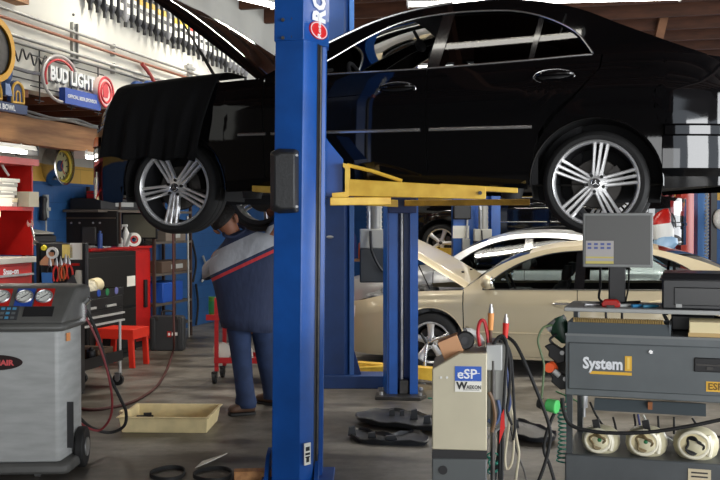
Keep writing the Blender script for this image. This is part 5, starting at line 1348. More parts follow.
for x, z, m, lab, ti in ((.40, .55, HR_, 'red handled pliers in the middle of the tool panel', .05), (.50, .56, mat('handle_brown', s2l(150, 92, 50), .5), 'brown handled pliers right of the red pair', -.05), (.58, .60, OR, 'orange handled pliers below the yellow note', .1), (.66, .58, HR_, 'rightmost red handled pliers below the white note', -.1), (.27, .55, BLACK, 'black handled pliers at the left of the tool panel', 0)): pliers(x, z, m, lab, .22, ti)
def hang(name, lab, cat, x, z, m, parts): 
    b = B(); parts(b); return one(name, lab, cat, b, m, tb(x, z, -.02), -R(4))
hang('tape_roll', 'white tape roll hung on the tool panel', 'tape', .32, .80, WHITE, lambda b: b.lathe([(.03, -.02), (.05, -.02), (.05, .01), (.03, .01)], axis='Y', n=20))
hang('work_glove', 'pale work glove hanging at the right of the tool panel', 'glove', .86, .5, mat('glove', s2l(196, 190, 176), .9), lambda b: (b.loft([((0, 0, -.02), (.03, 0, 0), (0, .014, 0)), ((0, 0, -.08), (.042, 0, 0), (0, .016, 0)), ((0, 0, -.14), (.036, 0, 0), (0, .014, 0)), ((0, 0, -.19), (.02, 0, 0), (0, .01, 0))], n=12), b.tube([(-.02, 0, -.06), (-.055, 0, -.10)], .011, 6)))
hang('wood_scraper', 'tan wooden scraper blade on the tool panel', 'scraper', .20, .60, mat('tan_wood', s2l(206, 150, 112), .6), lambda b: b.prism([(-.09, -.02), (.06, -.02), (.06, .09), (.02, .09)], -.008, .008, 'Y'))
hang('blue_holder', 'small blue holder low on the tool panel', 'holder', .22, .28, mat('holder_blue', s2l(60, 120, 190), .5), lambda b: b.prism([(-.04, -.05), (.04, -.05), (.045, .05), (-.045, .05)], -.03, .015, 'Y'))
hang('grey_funnel', 'dark grey funnel low on the right of the tool panel', 'funnel', .68, .15, mat('funnel', (.05, .05, .055), .5), lambda b: b.prism([(-.1, -.06), (.1, -.06), (.03, .09)], -.03, .015, 'Y'))
hang('pink_rag', 'folded pink rag at the bottom of the tool panel', 'rag', .40, .07, mat('rag_pink', s2l(220, 150, 146), .9), lambda b: b.loft([((0, 0, -.04), (.06, 0, 0), (0, .03, 0)), ((0, 0, .0), (.055, 0, .01), (0, .03, 0)), ((0, 0, .035), (.03, 0, 0), (0, .02, 0))], n=12, p=3))
hang('white_roll', 'small white roll beside the pink rag on the tool panel', 'roll', .25, .07, WHITE, lambda b: b.lathe([(.02, -.03), (.04, -.03), (.04, .02), (.02, .02)], axis='Y', n=18))
hang('yellow_knob', 'yellow round cap at the top left of the tool panel', 'cap', .14, .90, mat('knob_yellow', s2l(232, 214, 60), .4), lambda b: b.lathe([(.001, -.02), (.02, -.018), (.026, .01)], axis='Y', n=16))

# red tool trolley behind the mechanic
Y0 = 9.75
xl, xr = fx(214, Y0), fx(276, Y0)
t = thing('tool_trolley', 'red tubular tool trolley on casters behind the mechanic', 'trolley', (xl, Y0, 0), -R(4))
w = xr-xl; TR = mat('trolley_red', s2l(170, 30, 34), .4)
for x in (.02, w):
    for y in (.02, .40):
        b = B(); b.mm(x-.018, x+.018, y-.018, y+.018, .12, .84 if y < .1 else .9); obj('post', b, TR, t)
for z in (.20, .62):
    b = B(); b.mm(-.08 if z > .5 else 0, w+.02, 0, .42, z, z+.015); b.mm(-.08 if z > .5 else 0, w+.02, -.005, .008, z, z+.055); b.mm(0, w+.02, .412, .425, z, z+.055); obj('shelf', b, TR, t)
for x in (.0, w): caster(x, .02, t, .05, DSTEEL); caster(x, .40, t, .05, DSTEEL)
def can(x, y, z, m, lab, r=.045, h=.15):
    o = thing('paint_can', lab, 'can', V((xl+x, Y0+y, z))); b = B(); b.lathe([(.001, 0), (r, 0), (r, h), (r*.93, h), (r*.93, h-.01), (.001, h-.01)], n=20); obj('can', b, m, o)
    b = B(); b.lathe([(r+.001, h*.25), (r+.0015, h*.25), (r+.0015, h*.8), (r+.001, h*.8)], n=20); obj('label', b, GREEN, o); return o
can(-.03, .18, .636, mat('can_olive', s2l(70, 120, 50), .4), 'green can on the upper shelf of the red trolley left of the mechanic', .05, .2)
can(.035, .12, .636, RED, 'small red can beside the green can on the trolley', .03, .16)
can(.13, .30, .216, LGREY, 'grey can on the lower trolley shelf', .05, .14)
b = B(); b.lathe([(.001, -.06), (.07, -.06), (.085, -.05), (.085, .05), (.07, .06), (.001, .06)], axis='Y', n=24); one('cable_roll', 'round white roll resting at the end of the lower trolley shelf', 'roll', b, mat('roll_white', s2l(196, 190, 176), .7), V((xl+.06, Y0+.12, .305)), .3)
b = B(); b.loft([((0, 0, 0), (.10, 0, 0), (0, .1, 0)), ((0, 0, .08), (.09, 0, .02), (0, .08, 0)), ((.02, 0, .14), (.03, 0, 0), (0, .03, 0))], p=2.4); one('white_rag', 'white rag heap on the lower trolley shelf behind the mechanic leg', 'rag', b, mat('rag_white', s2l(210, 205, 195), .9), V((xl+.27, Y0+.15, .216)))
b = B(); b.cyl((0, 0, 0), (0, 0, .13), .04, n=16); one('blue_can', 'small blue can on the upper trolley shelf beside the red can', 'can', b, mat('can_blue', s2l(70, 140, 200), .4), V((xl+.20, Y0+.1, .636)))

# air hose from above down to the floor and along it
b = B(); pts = [at(171, 130, 11.6), at(173, 226, 11.6), at(173.5, 300, 11.6), at(174, 344, 11.6)]
fl = [floor_at(x, y) for x, y in ((173, 352), (168, 368), (158, 386), (143, 398), (128, 405), (110, 409), (90, 411), (66, 408))]
for p in fl: p.z = .013
b.tube(pts + fl, .013, 8, smooth=6); one('air_hose', 'dark red air hose dropping beside the rack and running over the floor', 'hose', b, mat('hose_dark_red', s2l(74, 36, 32), .6))

# refrigerant recovery machine
MG = mat('machine_grey', s2l(176, 178, 176), .5, noise=.2, scale=4, stretch=(1, 1, 5), detail=8); MD = mat('machine_dark', s2l(92, 92, 89), .5, noise=.25, scale=6)
A0 = V((at(60, 400, 6.15).x, 6.15, 0)); Am = Matrix.Translation(A0)
t = thing('service_machine', 'grey wheeled air-conditioning service machine with three gauges at left', 'machine', A0, R(4))
# local: x right (0 = front right corner), y back
ap = lambda px, py: (at(px, py, 6.15) - A0)
zf0, zf1 = ap(60, 462).z, ap(60, 331).z
b = B(); b.prism([(-.62, 0), (-.02, 0), (0, .02), (.045, .32), (.045, .42), (-.62, .42)], zf0, zf1, 'Z'); obj('cabinet', b, MG, t, bevel=.012)
b = B(); b.prism([(-.66, -.04), (.0, -.05), (.04, -.02), (.075, .30), (.075, .45), (-.66, .45)], zf1, zf1+.05, 'Z'); obj('top_rim', b, MD, t, bevel=.02)
zc0 = zf1+.05; zc1 = ap(40, 287).z
prof = [(-.045, zc0), (-.03, zc0+.03), (.17, zc1-.01), (.22, zc1), (.42, zc1), (.44, zc0)]
b = B(); rs = []
for x, sc_ in ((-.66, 1), (-.04, 1), (.0, .985), (.035, .95), (.055, .88)):
    rs.append([V((x + (y-.1)*.16*(sc_ < .99), y, zc0 + (z-zc0)*sc_)) for y, z in prof])
b.rings(rs); obj('console', b, MD, t, bevel=.012)
sl = math.atan2(zc1-.01-(zc0+.03), .20)
def cp(x, s): # point on sloped console face, s from 0 to 1
    return V((x, -.03+.20*s, zc0+.03+(zc1-.04-zc0)*s))
nrm = V((0, -math.sin(sl), math.cos(sl))); upv = V((0, math.cos(sl), math.sin(sl)))
Rm = Matrix(((1, 0, 0), (0, upv.y, nrm.y), (0, upv.z, nrm.z))).to_4x4()
def onconsole(b, x, s): b.M = Matrix.Translation(cp(x, s)) @ Rm
for gx, c_ in ((-.375, RED), (-.235, NBLUE), (-.115, RED)):
    b = B(); onconsole(b, gx, .66); b.mm(-.055, .055, -.075, .075, -.003, .003); fr_ = obj('gauge_plate', b, c_, t)
    b = B(); onconsole(b, gx, .66); b.lathe([(.05, 0), (.055, .012), (.05, .02), (.046, .016), (.046, .004)], n=32); g_ = obj('gauge', b, mat('bezel', (.5, .5, .5), .3, .8), t)
    b = B(); onconsole(b, gx, .66); b.lathe([(.001, .008), (.047, .008), (.047, .002)], n=32); obj('dial', b, mat('dial_white', s2l(228, 230, 224), .5), g_)
    b = B(); onconsole(b, gx, .66); b.tube([(-.02, -.015, .011), (.02, .02, .011)], .002, 6); obj('needle', b, BLACK, g_)
    for k in range(9):
        a_ = R(-40+k*32.5); b = B(); onconsole(b, gx, .66); b.box((.038*math.cos(a_), .038*math.sin(a_), .009), (.012, .002, .002), rz=a_); obj('tick', b, BLACK, g_)
b = B(); onconsole(b, -.41, .16); b.mm(-.16, .16, -.05, .06, -.003, .004); kp_ = obj('keypad', b, mat('keypad', s2l(60, 62, 66), .4), t)
for r_ in range(3):
    for c_ in range(9):
        b = B(); onconsole(b, -.55+c_*.034, .02+r_*.14); b.mm(-.011, .011, -.010, .008, .004, .007); obj('key', b, mat('key_blue', s2l(80, 150, 190), .4) if (r_ == 2 or c_ in (5, 7)) else GREY, kp_)
b = B(); onconsole(b, -.14, .25); b.mm(-.08, .1, -.05, .03, -.003, .004); obj('printer_slot', b, MATTE, t)
# oval badge
b = B(); zz_ = ap(5, 362).z; xx_ = ap(-4, 362).x
b.rings([[V((xx_+.17*math.cos(a_), y, zz_+.048*math.sin(a_))) for a_ in lin(0, 2*PI, 37)[:-1]] for y in (-.006, .004)]); bd = obj('badge', b, mat('badge_black', (.02, .008, .008), .4), t)
text('lettering', 'ROBINAIR', .046, mat('badge_pink', s2l(214, 90, 92), .5), bd, (xx_, -.0075, zz_-.016), bold=.002, align='CENTER', sx=1.1)
b = B(); b.mm(.0, .055, .12, .13, zf0+.06, zf0+.35); sp_ = obj('side_recess', b, BLACK, t)
b = B(); b.prism([(-.66, -.03), (.02, -.04), (.06, -.01), (.09, .30), (.09, .44), (-.66, .44)], zf0-.07, zf0, 'Z'); obj('bumper', b, MD, t, bevel=.02)
b = B(); b.mm(-.5, 0, .05, .35, .09, zf0-.06); obj('base', b, mat('base_dark_red', s2l(70, 20, 22), .6), t)
b = B(); b.cyl((.045, .30, .13), (.10, .30, .13), .13, n=32); wl = obj('wheel', b, RUB, t, bevel=.01)
b = B(); b.cyl((.095, .30, .13), (.108, .30, .13), .06, n=20); obj('wheel_hub', b, STEEL, wl)
b = B(); b.cyl((-.70, .30, .13), (-.64, .30, .13), .13, n=32); obj('wheel', b, RUB, t)
b = B(); b.cyl((-.165, .06, .045), (-.135, .06, .045), .045, n=20); b.mm(-.18, -.12, .03, .09, .06, .10); obj('caster', b, STEEL, t)
b = B(); q = ap(69, 338); b.mm(.0, .008, 0, .0, 0, 0) ; b.bm.free()
b = B(); b.box((.027, .12, zf1-.05), (.006, .05, .05), rz=R(-11)); obj('warning_sticker', b, mat('sticker_orange', s2l(226, 150, 90), .5), t)
b = B(); b.mm(.06, .10, .28, .34, zc0-.02, zc0+.10); b.cyl((.08, .30, zc0+.08), (.13, .28, zc0+.13), .016, n=10); obj('hose_valve', b, CHROME, t)
mdl = lambda x, y, z: A0 + Matrix.Rotation(R(4), 3, 'Z') @ V((x, y, z))
# hoses from it
def hose(pts, r, name, lab, m, sm=6):
    b = B(); b.tube(pts, r, 8, smooth=sm); return one(name, lab, 'hose', b, m)
P3 = lambda px, py, Y: at(px, py, Y)
hose([P3(73, 297, 6.45), P3(85, 308, 6.5), P3(98, 335, 6.55), P3(108, 372, 6.6), P3(120, 398, 6.7), P3(126, 412, 6.8), P3(124, 426, 6.85), P3(110, 432.5, 6.9), P3(92, 428, 6.8), P3(78, 416, 6.6), P3(70, 405, 6.5)], .011, 'service_hose', 'black hose looping from the grey machine towards the cream tray', RUB)
hose([P3(73, 299, 6.42), P3(84, 314, 6.48), P3(97, 340, 6.5), P3(107, 370, 6.55), P3(112, 398, 6.6), P3(110, 418, 6.7), P3(100, 430, 6.75), P3(88, 428, 6.7), P3(77, 420, 6.6), P3(70, 412, 6.5)], .008, 'service_hose', 'thin dark red hose looping down from the grey machine', mat('hose_maroon', s2l(120, 40, 44), .5))

# drain tray on the floor
fl_ = floor_at(122, 432.5); fr_ = floor_at(207, 432.5)
t = thing('drain_tray', 'shallow cream plastic drain tray on the floor in front of the mechanic', 'tray', V((fl_.x, fl_.y, 0)), -R(2))
w = fr_.x-fl_.x; d_ = .52; h = .115
TRAY = mat('tray_cream', s2l(236, 216, 164), .5, noise=.2, scale=7)
out = [[V((.0, 0, 0)), V((w, 0, 0)), V((w, d_-.06, 0)), V((.0, d_-.06, 0))], [V((-.02, -.02, h)), V((w+.01, -.02, h)), V((w+.015, d_, h)), V((-.01, d_, h))], [V((-.035, -.04, h)), V((w+.025, -.04, h)), V((w+.03, d_+.02, h)), V((-.03, d_+.02, h))], [V((-.035, -.04, h+.008)), V((w+.025, -.04, h+.008)), V((w+.03, d_+.02, h+.008)), V((-.03, d_+.02, h+.008))], [V((-.01, -.01, h+.008)), V((w+.0, -.01, h+.008)), V((w+.005, d_-.01, h+.008)), V((.0, d_-.01, h+.008))], [V((.015, .015, .01)), V((w-.015, .015, .01)), V((w-.015, d_-.075, .01)), V((.015, d_-.075, .01))]]
b = B(); b.rings(out); obj('tray', b, TRAY, t, bevel=.006)
b = B(); b.rings([[V((-.035, .16, h-.02)), V((-.035, .30, h-.02)), V((-.035, .30, h+.008)), V((-.035, .16, h+.008))], [V((-.075, .20, h-.015)), V((-.075, .26, h-.015)), V((-.075, .26, h+.008)), V((-.075, .20, h+.008))]]); obj('spout', b, TRAY, t)
b = B(); b.box((0, 0, .025), (.13, .03, .05)); b.box((.02, .0, .055), (.06, .03, .03), rz=.2); one('black_clip', 'small black metal clip lying in the cream tray', 'clip', b, MATTE, V((fl_.x+.10, fl_.y+.34, .013)), .1)

# belts, paper and wood at the bottom
for px0, px1, py, lab in ((150, 185, 475, 'left black rubber belt loop on the floor at the bottom'), (193, 232, 476, 'right black rubber belt loop on the floor near the wood block')):
    a = floor_at(px0, py); c = floor_at(px1, py); m_ = (a+c)/2; r1 = (c.x-a.x)/2
    pts = [V((r1*math.cos(s), .16*math.sin(s)*(1+.2*math.cos(s)), .02)) for s in lin(0, 2*PI, 37)]
    b = B(); b.rings([[p*V((1, 1, 0)) + V((0, 0, 0)), p*V((1, 1, 0)) + V((0, 0, .024)), p*V((.94, .92, 0)) + V((0, 0, .024)), p*V((.94, .92, 0))] for p in [V((p.x, p.y, 1)) for p in pts]], True, False); one('rubber_belt', lab, 'belt', b, RUB, V((m_.x, m_.y, 0)), .1)
a = floor_at(193, 476); b = B(); b.rings([[V((0, 0, .004)), V((.07, .02, .03)), V((.15, .12, .05)), V((.17, .30, .03)), V((.10, .28, .012)), V((.03, .12, .02))], [V((0, 0, 0)), V((.07, .02, .026)), V((.15, .12, .046)), V((.17, .30, .026)), V((.10, .28, .008)), V((.03, .12, .016))]]); one('paper_scrap', 'crumpled white paper scrap on the floor behind the right belt', 'paper', b, PAPER, V((a.x-.02, a.y+.19, 0)))
a = floor_at(234, 481); b = B(); b.mm(0, .25, 0, .09, 0, .055); one('wood_block', 'rough wooden block on the floor beside the lift column foot', 'block', b, WOOD, V((a.x, a.y-.0, 0)), R(6), bevel=.004)
# ---------------------------------------------------------------- emissions analyser (right)
RK_ = -R(18)
K0 = V((at(565, 400, 5.2).x, 5.2, 0))
kx = V((math.cos(RK_), math.sin(RK_), 0)); ky = V((-math.sin(RK_), math.cos(RK_), 0))
def kp(px, py, d=0):            # console-local (x, z) on the plane at depth d behind its front
    r = ray(px, py); c = V((0, 0, CZ)); t = ((K0 + ky*d - c).dot(ky))/r.dot(ky); p = c + r*t
    return (p-K0).dot(kx), p.z
def kw(x, y, z): return K0 + kx*x + ky*y + V((0, 0, z))
t = con = thing('emissions_analyser', 'grey wheeled emissions analyser console with a yellow and white maker name', 'machine', K0, RK_)
WK = 1.0; DK = .62
zb_, zt_k = kp(565, 395)[1], kp(565, 333)[1]
b = B(); b.mm(0, WK, 0, DK, zb_, zt_k); obj('cabinet', b, GREY, t, bevel=.006)
b = B(); x0, z0 = kp(568.5, 386); x1, z1 = kp(568, 342); b.mm(.018, WK-.02, -.012, 0, zb_+.035, zt_k-.045); dr = obj('front_door', b, mat('door_grey', s2l(98, 104, 106), .4, noise=.1, scale=6), t, bevel=.006)
b = B(); b.mm(.0, WK, -.006, 0, zt_k-.012, zt_k); obj('top_trim', b, mat('trim_grey', s2l(120, 124, 124), .4), t)
x, z = kp(651, 351.5); b = B(); b.cyl((x, -.022, z), (x, -.01, z), .010, n=14); obj('lock', b, CHROME, dr)
x0, z0 = kp(583, 368); x1, _ = kp(624, 368)
text('lettering', 'System', .082, mat('sign_white', (.85, .87, .9), .5), dr, (x0, -.0135, z0+.002), bold=.0028, sx=(x1-x0)/.24)
x2, _ = kp(625, 368); x3, z3 = kp(632, 356); b = B(); b.mm(x2, x3, -.0145, -.012, z0-.004, z3); nb_ = obj('logo_block', b, mat('logo_yellow', s2l(238, 186, 62), .45), dr)
b = B(); b.mm((x2+x3)/2-.006, (x2+x3)/2+.006, -.016, -.0145, z0+.006, z3-.006); obj('logo_numeral', b, mat('logo_gold', s2l(250, 214, 110), .45), nb_)
x4, z4 = kp(590, 373); b = B(); b.mm(x4, x3, -.0145, -.012, z4-.002, z4+.013); nl = obj('logo_strip', b, mat('logo_yellow', s2l(238, 186, 62), .45), dr)
x0, z0 = kp(694, 371); x1, z1 = kp(694, 357); b = B(); b.mm(x0, x0+.25, -.02, -.01, z0, z1); sl_ = obj('drive_slot', b, BLACK, dr, bevel=.004)
b = B(); b.mm(x0+.01, x0+.24, -.026, -.02, (z0+z1)/2-.004, (z0+z1)/2+.004); b.mm(x0+.06, x0+.09, -.028, -.02, z0+.012, z0+.026); obj('slot_lip', b, DSTEEL, sl_)
x0, z0 = kp(706, 391); x1, z1 = kp(706, 381); b = B(); b.mm(x0, x0+.15, -.0145, -.012, z0, z1); yl_ = obj('yellow_plate', b, mat('logo_yellow', s2l(238, 186, 62), .45), dr)
text('lettering', 'ESP', .048, mat('plate_print', s2l(120, 92, 30), .5), yl_, (x0+.008, -.0155, z0+.010), bold=.001)
# top tray with a brush
xa, za = kp(568, 322); xb, zb2 = kp(671, 331)
b = B(); b.mm(.012, xb, .0, .24, zt_k, zt_k+.012); b.prism([(-.004, zt_k), (.010, zt_k+.058), (.018, zt_k+.058), (.012, zt_k)], .012, xb, 'X'); b.mm(.012, xb, .23, .24, zt_k, zt_k+.058); b.mm(.012, .022, 0, .24, zt_k, zt_k+.06); b.mm(xb-.01, xb, 0, .24, zt_k, zt_k+.06); tr_ = obj('top_tray', b, mat('tray_dark', s2l(80, 88, 92), .4), t)
b = B(); n_ = 40
pts = []
for i in range(n_*10+1):
    a_ = 2*PI*i/10; pts.append((.035 + (xb-.07)*i/(n_*10), .055+.02*math.cos(a_), zt_k+.055+.02*math.sin(a_)))
b.tube(pts, .0055, 5); obj('brass_coil', b, mat('coil_brass', s2l(176, 150, 96), .5, .3), tr_)
# monitor shelf on posts
zs1 = kp(568, 306, .2)[1]; zs0 = zs1-.022
b = B(); b.mm(-.02, WK, .12, .58, zs0, zs1); obj('monitor_shelf', b, LGREY, t, bevel=.004)
for px in (606, 622):
    x = kp(px, 315, .45)[0]; b = B(); b.cyl((x, .45, zt_k), (x, .45, zs0), .007, n=8); obj('shelf_post', b, DSTEEL, t)
b = B(); b.mm(WK-.06, WK-.01, .2, .5, zt_k, zs0); obj('shelf_post', b, BLACK, t)
b = B(); b.mm(.0, .025, .40, .50, zt_k, zs0); obj('shelf_post', b, GREY, t)
b = B(); b.tube([kw(*p) - K0 for p in ((-.01, .14, zs0), (-.09, .13, zs0-.005), (-.10, .16, zs0), (-.02, .18, zs0))], .008, 6); b.bm.free()
# lower frame
zl1 = kp(570, 454)[1]
for x, y in ((.0, .02), (.0, DK-.04), (WK-.04, .02), (WK-.04, DK-.04)):
    b = B(); b.mm(x+.005, x+.035, y, y+.03, zl1, zb_); obj('post', b, mat('post_grey', s2l(64, 68, 70), .45), t)
x0, z0 = kp(594, 400, -.02); x1, z1 = kp(706, 417, -.02)
b = B(); b.prism([(.02, zb_-.012), (.04, zb_-.012), (-.01, z1+.004), (-.03, z1+.004)], x0, x1, 'X'); pl_ = obj('drop_plate', b, mat('tray_dark', s2l(80, 88, 92), .4), t)
x = kp(650, 410, -.03)[0]; b = B(); b.box((x, -.0, (zb_+z1)/2-.005), (.022, .03, .055)); obj('rust_mark', b, mat('rust', s2l(150, 96, 60), .8), pl_)
b = B(); b.mm(0, WK, 0, DK, .10, zl1); obj('base_box', b, mat('base_grey', s2l(86, 90, 92), .45, noise=.15, scale=6), t, bevel=.008)
x0, z0 = kp(688, 482); x1, z1 = kp(711, 470); b = B(); b.mm(x0, x1, -.005, 0, z0, z1); pt_ = obj('rating_plate', b, mat('plate_cream', s2l(214, 200, 168), .6), t)
for k in range(2): b = B(); b.mm(x0+.015, x1-.015, -.006, -.005, z1-.022-.02*k, z1-.014-.02*k); obj('plate_print', b, DSTEEL, pt_)
for x in (.08, WK-.08):
    for y in (.08, DK-.08):
        b = B(); b.cyl((x-.02, y, .05), (x+.02, y, .05), .05, n=18); obj('caster', b, RUB, t)
        # fork
        b = B(); b.mm(x-.03, x+.03, y-.03, y+.03, .095, .105); obj('caster_plate', b, STEEL, t)
x = kp(583, 410)[0]; b = B(); b.cyl((x, .06, zb_-.07), (x, .06, zb_), .02, n=14); b.cyl((x, .06, zb_-.12), (x, .06, zb_-.07), .008, n=8); obj('fitting', b, STEEL, t)
# monitor on the shelf
xa, za = kp(583, 213, .30); xb, zb3 = kp(653, 268, .30); w = xb-xa; h = za-zb3
t = thing('monitor', 'grey framed computer monitor with a paper notice standing on the analyser shelf', 'monitor', kw((xa+xb)/2, .30, zs1), RK_ + R(6))
b = B(); b.mm(-w/2, w/2, 0, .06, zb3-zs1, za-zs1); obj('casing', b, mat('monitor_frame', s2l(128, 130, 128), .45), t, bevel=.006)
b = B(); b.mm(-w/2+.014, w/2-.014, -.003, .0, zb3-zs1+.016, za-zs1-.014); sc_ = obj('screen', b, mat('screen_dim', s2l(74, 74, 72), .35), t)
b = B(); b.mm(-w/2+.016, -w/2+.016+w*.40, -.005, -.003, zb3-zs1+.02, zb3-zs1+.02+h*.42); nt_ = obj('notice', b, mat('notice', s2l(172, 168, 166), .7), sc_)
b = B(); b.mm(-w/2+.016, -w/2+.016+w*.40, -.006, -.005, zb3-zs1+.02, zb3-zs1+.034); b.mm(-w/2+.016, -w/2+.016+w*.40, -.006, -.005, zb3-zs1+.02+h*.10, zb3-zs1+.02+h*.13); obj('notice_band', b, mat('notice_yellow', s2l(196, 184, 104), .7), nt_)
for k in range(4):
    b = B(); 
    for j in range(2): b.mm(-w/2+.026+.034*k, -w/2+.046+.034*k, -.006, -.005, zb3-zs1+.02+h*(.27+.07*j), zb3-zs1+.02+h*(.31+.07*j))
    obj('notice_print', b, mat('notice_blue', s2l(84, 96, 150), .6), nt_)
b = B(); b.mm(-.045, .045, .03, .08, .012, zb3-zs1+.06); b.loft([((0, .05, 0), (.12, 0, 0), (0, .09, 0)), ((0, .05, .012), (.12, 0, 0), (0, .09, 0))], n=24); obj('stand', b, BLACK, t, bevel=.006)
q = kw(kp(611, 303, .2)[0], .18, zs1)
t = thing('red_connector', 'small red plastic connector on the shelf in front of the monitor stand', 'connector', q, RK_)
b = B(); b.prism([(-.045, 0), (.045, 0), (.05, .02), (.03, .042), (-.035, .042), (-.05, .02)], 0, .05, 'Y'); obj('connector_body', b, RED, t, bevel=.006)
b = B(); b.mm(-.02, .02, -.015, 0, -.0, .012); obj('contact', b, DSTEEL, t)
for px0, px1, m, lab in ((632, 641, mat('pen_blue', s2l(60, 140, 190), .4), 'blue marker lying on the shelf beside the printer'), (643, 656, mat('pen_teal', s2l(50, 120, 150), .4), 'dark teal marker on the shelf touching the printer'), (585, 597, STEEL, 'thin steel tool lying on the shelf left of the red connector'), (620, 630, LGREY, 'pale grey clip on the shelf right of the red connector')):
    x0, x1 = kp(px0, 306, .22)[0], kp(px1, 306, .22)[0]; b = B(); b.cyl((x0, .20, .009), (x1, .24, .009), .009, n=10); b.cyl((x1, .24, .009), (x1+.012, .243, .009), .006, n=10); one('marker', lab, 'pen' if 'marker' in lab else 'tool', b, m, kw(0, 0, zs1), RK_)
hose([kw(kp(600, 272, .34)[0], .36, zb3+.02), kw(kp(600, 285, .38)[0], .40, kp(600, 285, .38)[1]), kw(kp(602, 303, .38)[0], .40, zs1+.012), kw(kp(640, 300, .4)[0], .46, zs1+.012)], .007, 'monitor_cable', 'black cable hanging from the left of the monitor to the shelf', RUB)
hose([kw(kp(629, 270, .34)[0], .37, zb3+.01), kw(kp(628, 288, .38)[0], .40, kp(628, 288, .38)[1]), kw(kp(625, 302, .38)[0], .42, zs1+.01)], .005, 'monitor_cable', 'thin black cable right of the monitor stand', RUB)
# printer
xa, zp1 = kp(660, 273, .16); 
t = thing('printer', 'black inkjet printer on the right end of the analyser shelf', 'printer', kw(xa, .15, zs1), RK_)
hp_ = zp1-zs1; wp = .45
b = B(); b.prism([(0, .0), (.0, hp_*.86), (.03, hp_), (.38, hp_), (.40, hp_*.5), (.40, 0)], .01, wp, 'X'); obj('printer_body', b, mat('printer_black', (.018, .019, .021), .3), t, bevel=.01)
b = B(); b.mm(-.002, wp+.01, -.012, .40, hp_*.80, hp_*.86); obj('lid', b, mat('printer_lid', (.03, .031, .034), .25), t, bevel=.006)
b = B(); b.mm(.07, wp-.05, -.008, 0, hp_*.12, hp_*.62); obj('front_flap', b, mat('printer_flap', (.012, .013, .014), .25), t, bevel=.006)
b = B(); b.mm(.08, .11, -.012, -.0, .012, .03); obj('button', b, LGREY, t)
# paper stack and black box below the shelf
xa, z_ = kp(687, 341, .05); b = B(); b.mm(0, .30, 0, .22, 0, .075); t = thing('paper_stack', 'stack of cream paper on top of the analyser below the printer', 'papers', kw(xa+.01, .03, zt_k), RK_)
obj('sheets', b, mat('stack_cream', s2l(240, 224, 178), .8), t, bevel=.003)
b = B(); b.mm(-.004, .304, -.004, .224, 0, .02); obj('backing_board', b, mat('board_tan', s2l(206, 176, 122), .8), t)
xa, z_ = kp(671, 330, .30); xb = kp(690, 330, .30)[0]; one('black_box', 'small black box under the shelf left of the cream paper stack', 'box', B().mm(0, xb-xa+.12, 0, .14, 0, zs0-zt_k-.02), BLACK, kw(xa, .30, zt_k), RK_, bevel=.008)
hose([kw(kp(668, 312, .3)[0], .26, zs0-.006), kw(kp(664, 322, .25)[0], .25, zt_k+.09), kw(kp(668, 328, .25)[0], .25, zt_k+.05)], .010, 'short_cable', 'short black cable hanging beside the brass coil tray', RUB, 4)
# three cream hose canisters with cables
CRS = mat('canister_cream', s2l(220, 212, 178), .3, noise=.12, scale=7)
for k, (p0, p1, yt, yb, lab) in enumerate(((583, 621, 430, 456, 'left cream round canister with coiled cable inside the analyser frame'), (626, 668, 433, 460, 'middle cream round canister with coiled cable in the analyser'), (673, 719, 435, 464, 'right cream canister with brown inside and black cable in the analyser'))):
    xa, xb = kp(p0, 445, .2)[0], kp(p1, 445, .2)[0]; c = (xa+xb)/2; r = (xb-xa)/2*1.0
    t = thing('cable_canister', lab, 'canister', kw(c, .035+r, zl1), RK_)
    hh = r*1.36
    b = B(); b.loft([((0, 0, hh*f), (r*g, 0, 0), (0, r*g, 0)) for f, g in ((0, .72), (.12, .90), (.35, 1.0), (.6, .98), (.8, .84), (.93, .58), (1.0, .2))], n=32); obj('shell', b, CRS, t)
    b = B(); b.tube([(math.cos(a_)*r*.62-.1*r, -r*.86+.05*r*math.cos(2*a_), hh*.52+math.sin(a_)*hh*.42) for a_ in lin(0, 2*PI, 29)[:-1]], .010, 8, closed=True); obj('opening_rim', b, mat('rim_cream', s2l(236, 230, 206), .3), t)
    b = B(); b.rings([[V((math.cos(a_)*r*.58-.1*r, -r*.90, hh*.52+math.sin(a_)*hh*.38)) for a_ in lin(0, 2*PI, 29)[:-1]], [V((math.cos(a_)*r*.5-.1*r, -r*.80, hh*.52+math.sin(a_)*hh*.34)) for a_ in lin(0, 2*PI, 29)[:-1]]]); obj('opening', b, mat('inside_tan', s2l(222, 208, 164) if k < 2 else s2l(176, 140, 84), .5), t)
    b = B(); b.tube([(math.cos(a_)*r*(.34+.1*math.sin(3*a_+k))-.1*r, -r*.97-.008*math.sin(2*a_), hh*.5+math.sin(a_)*hh*(.24+.05*math.cos(2.3*a_))) for a_ in lin(.4, 2*PI*1.9, 60)], .006, 6); obj('coiled_cable', b, RUB if k == 2 else mat('cable_tan', s2l(120, 104, 70), .6), t)
    if k < 2:
        b = B(); b.box((-.2*r if k == 0 else .0, -r*.5, hh*1.08), (.035, .02, .055), ry=-.2); obj('black_grip', b, BLACK, t)
        b = B(); b.ell((.0, -r*.95, hh*.55), (.012, .006, .012)); obj('green_button', b, GREEN, t)
    b = B(); b.tube([(r*.55, -r*.8, hh*.15), (r*.62, -r*.75, hh*.5), (r*.5, -r*.72, hh*.82)], .013, 8, smooth=4); obj('shell_seam', b, mat('rim_cream', s2l(236, 230, 206), .3), t)
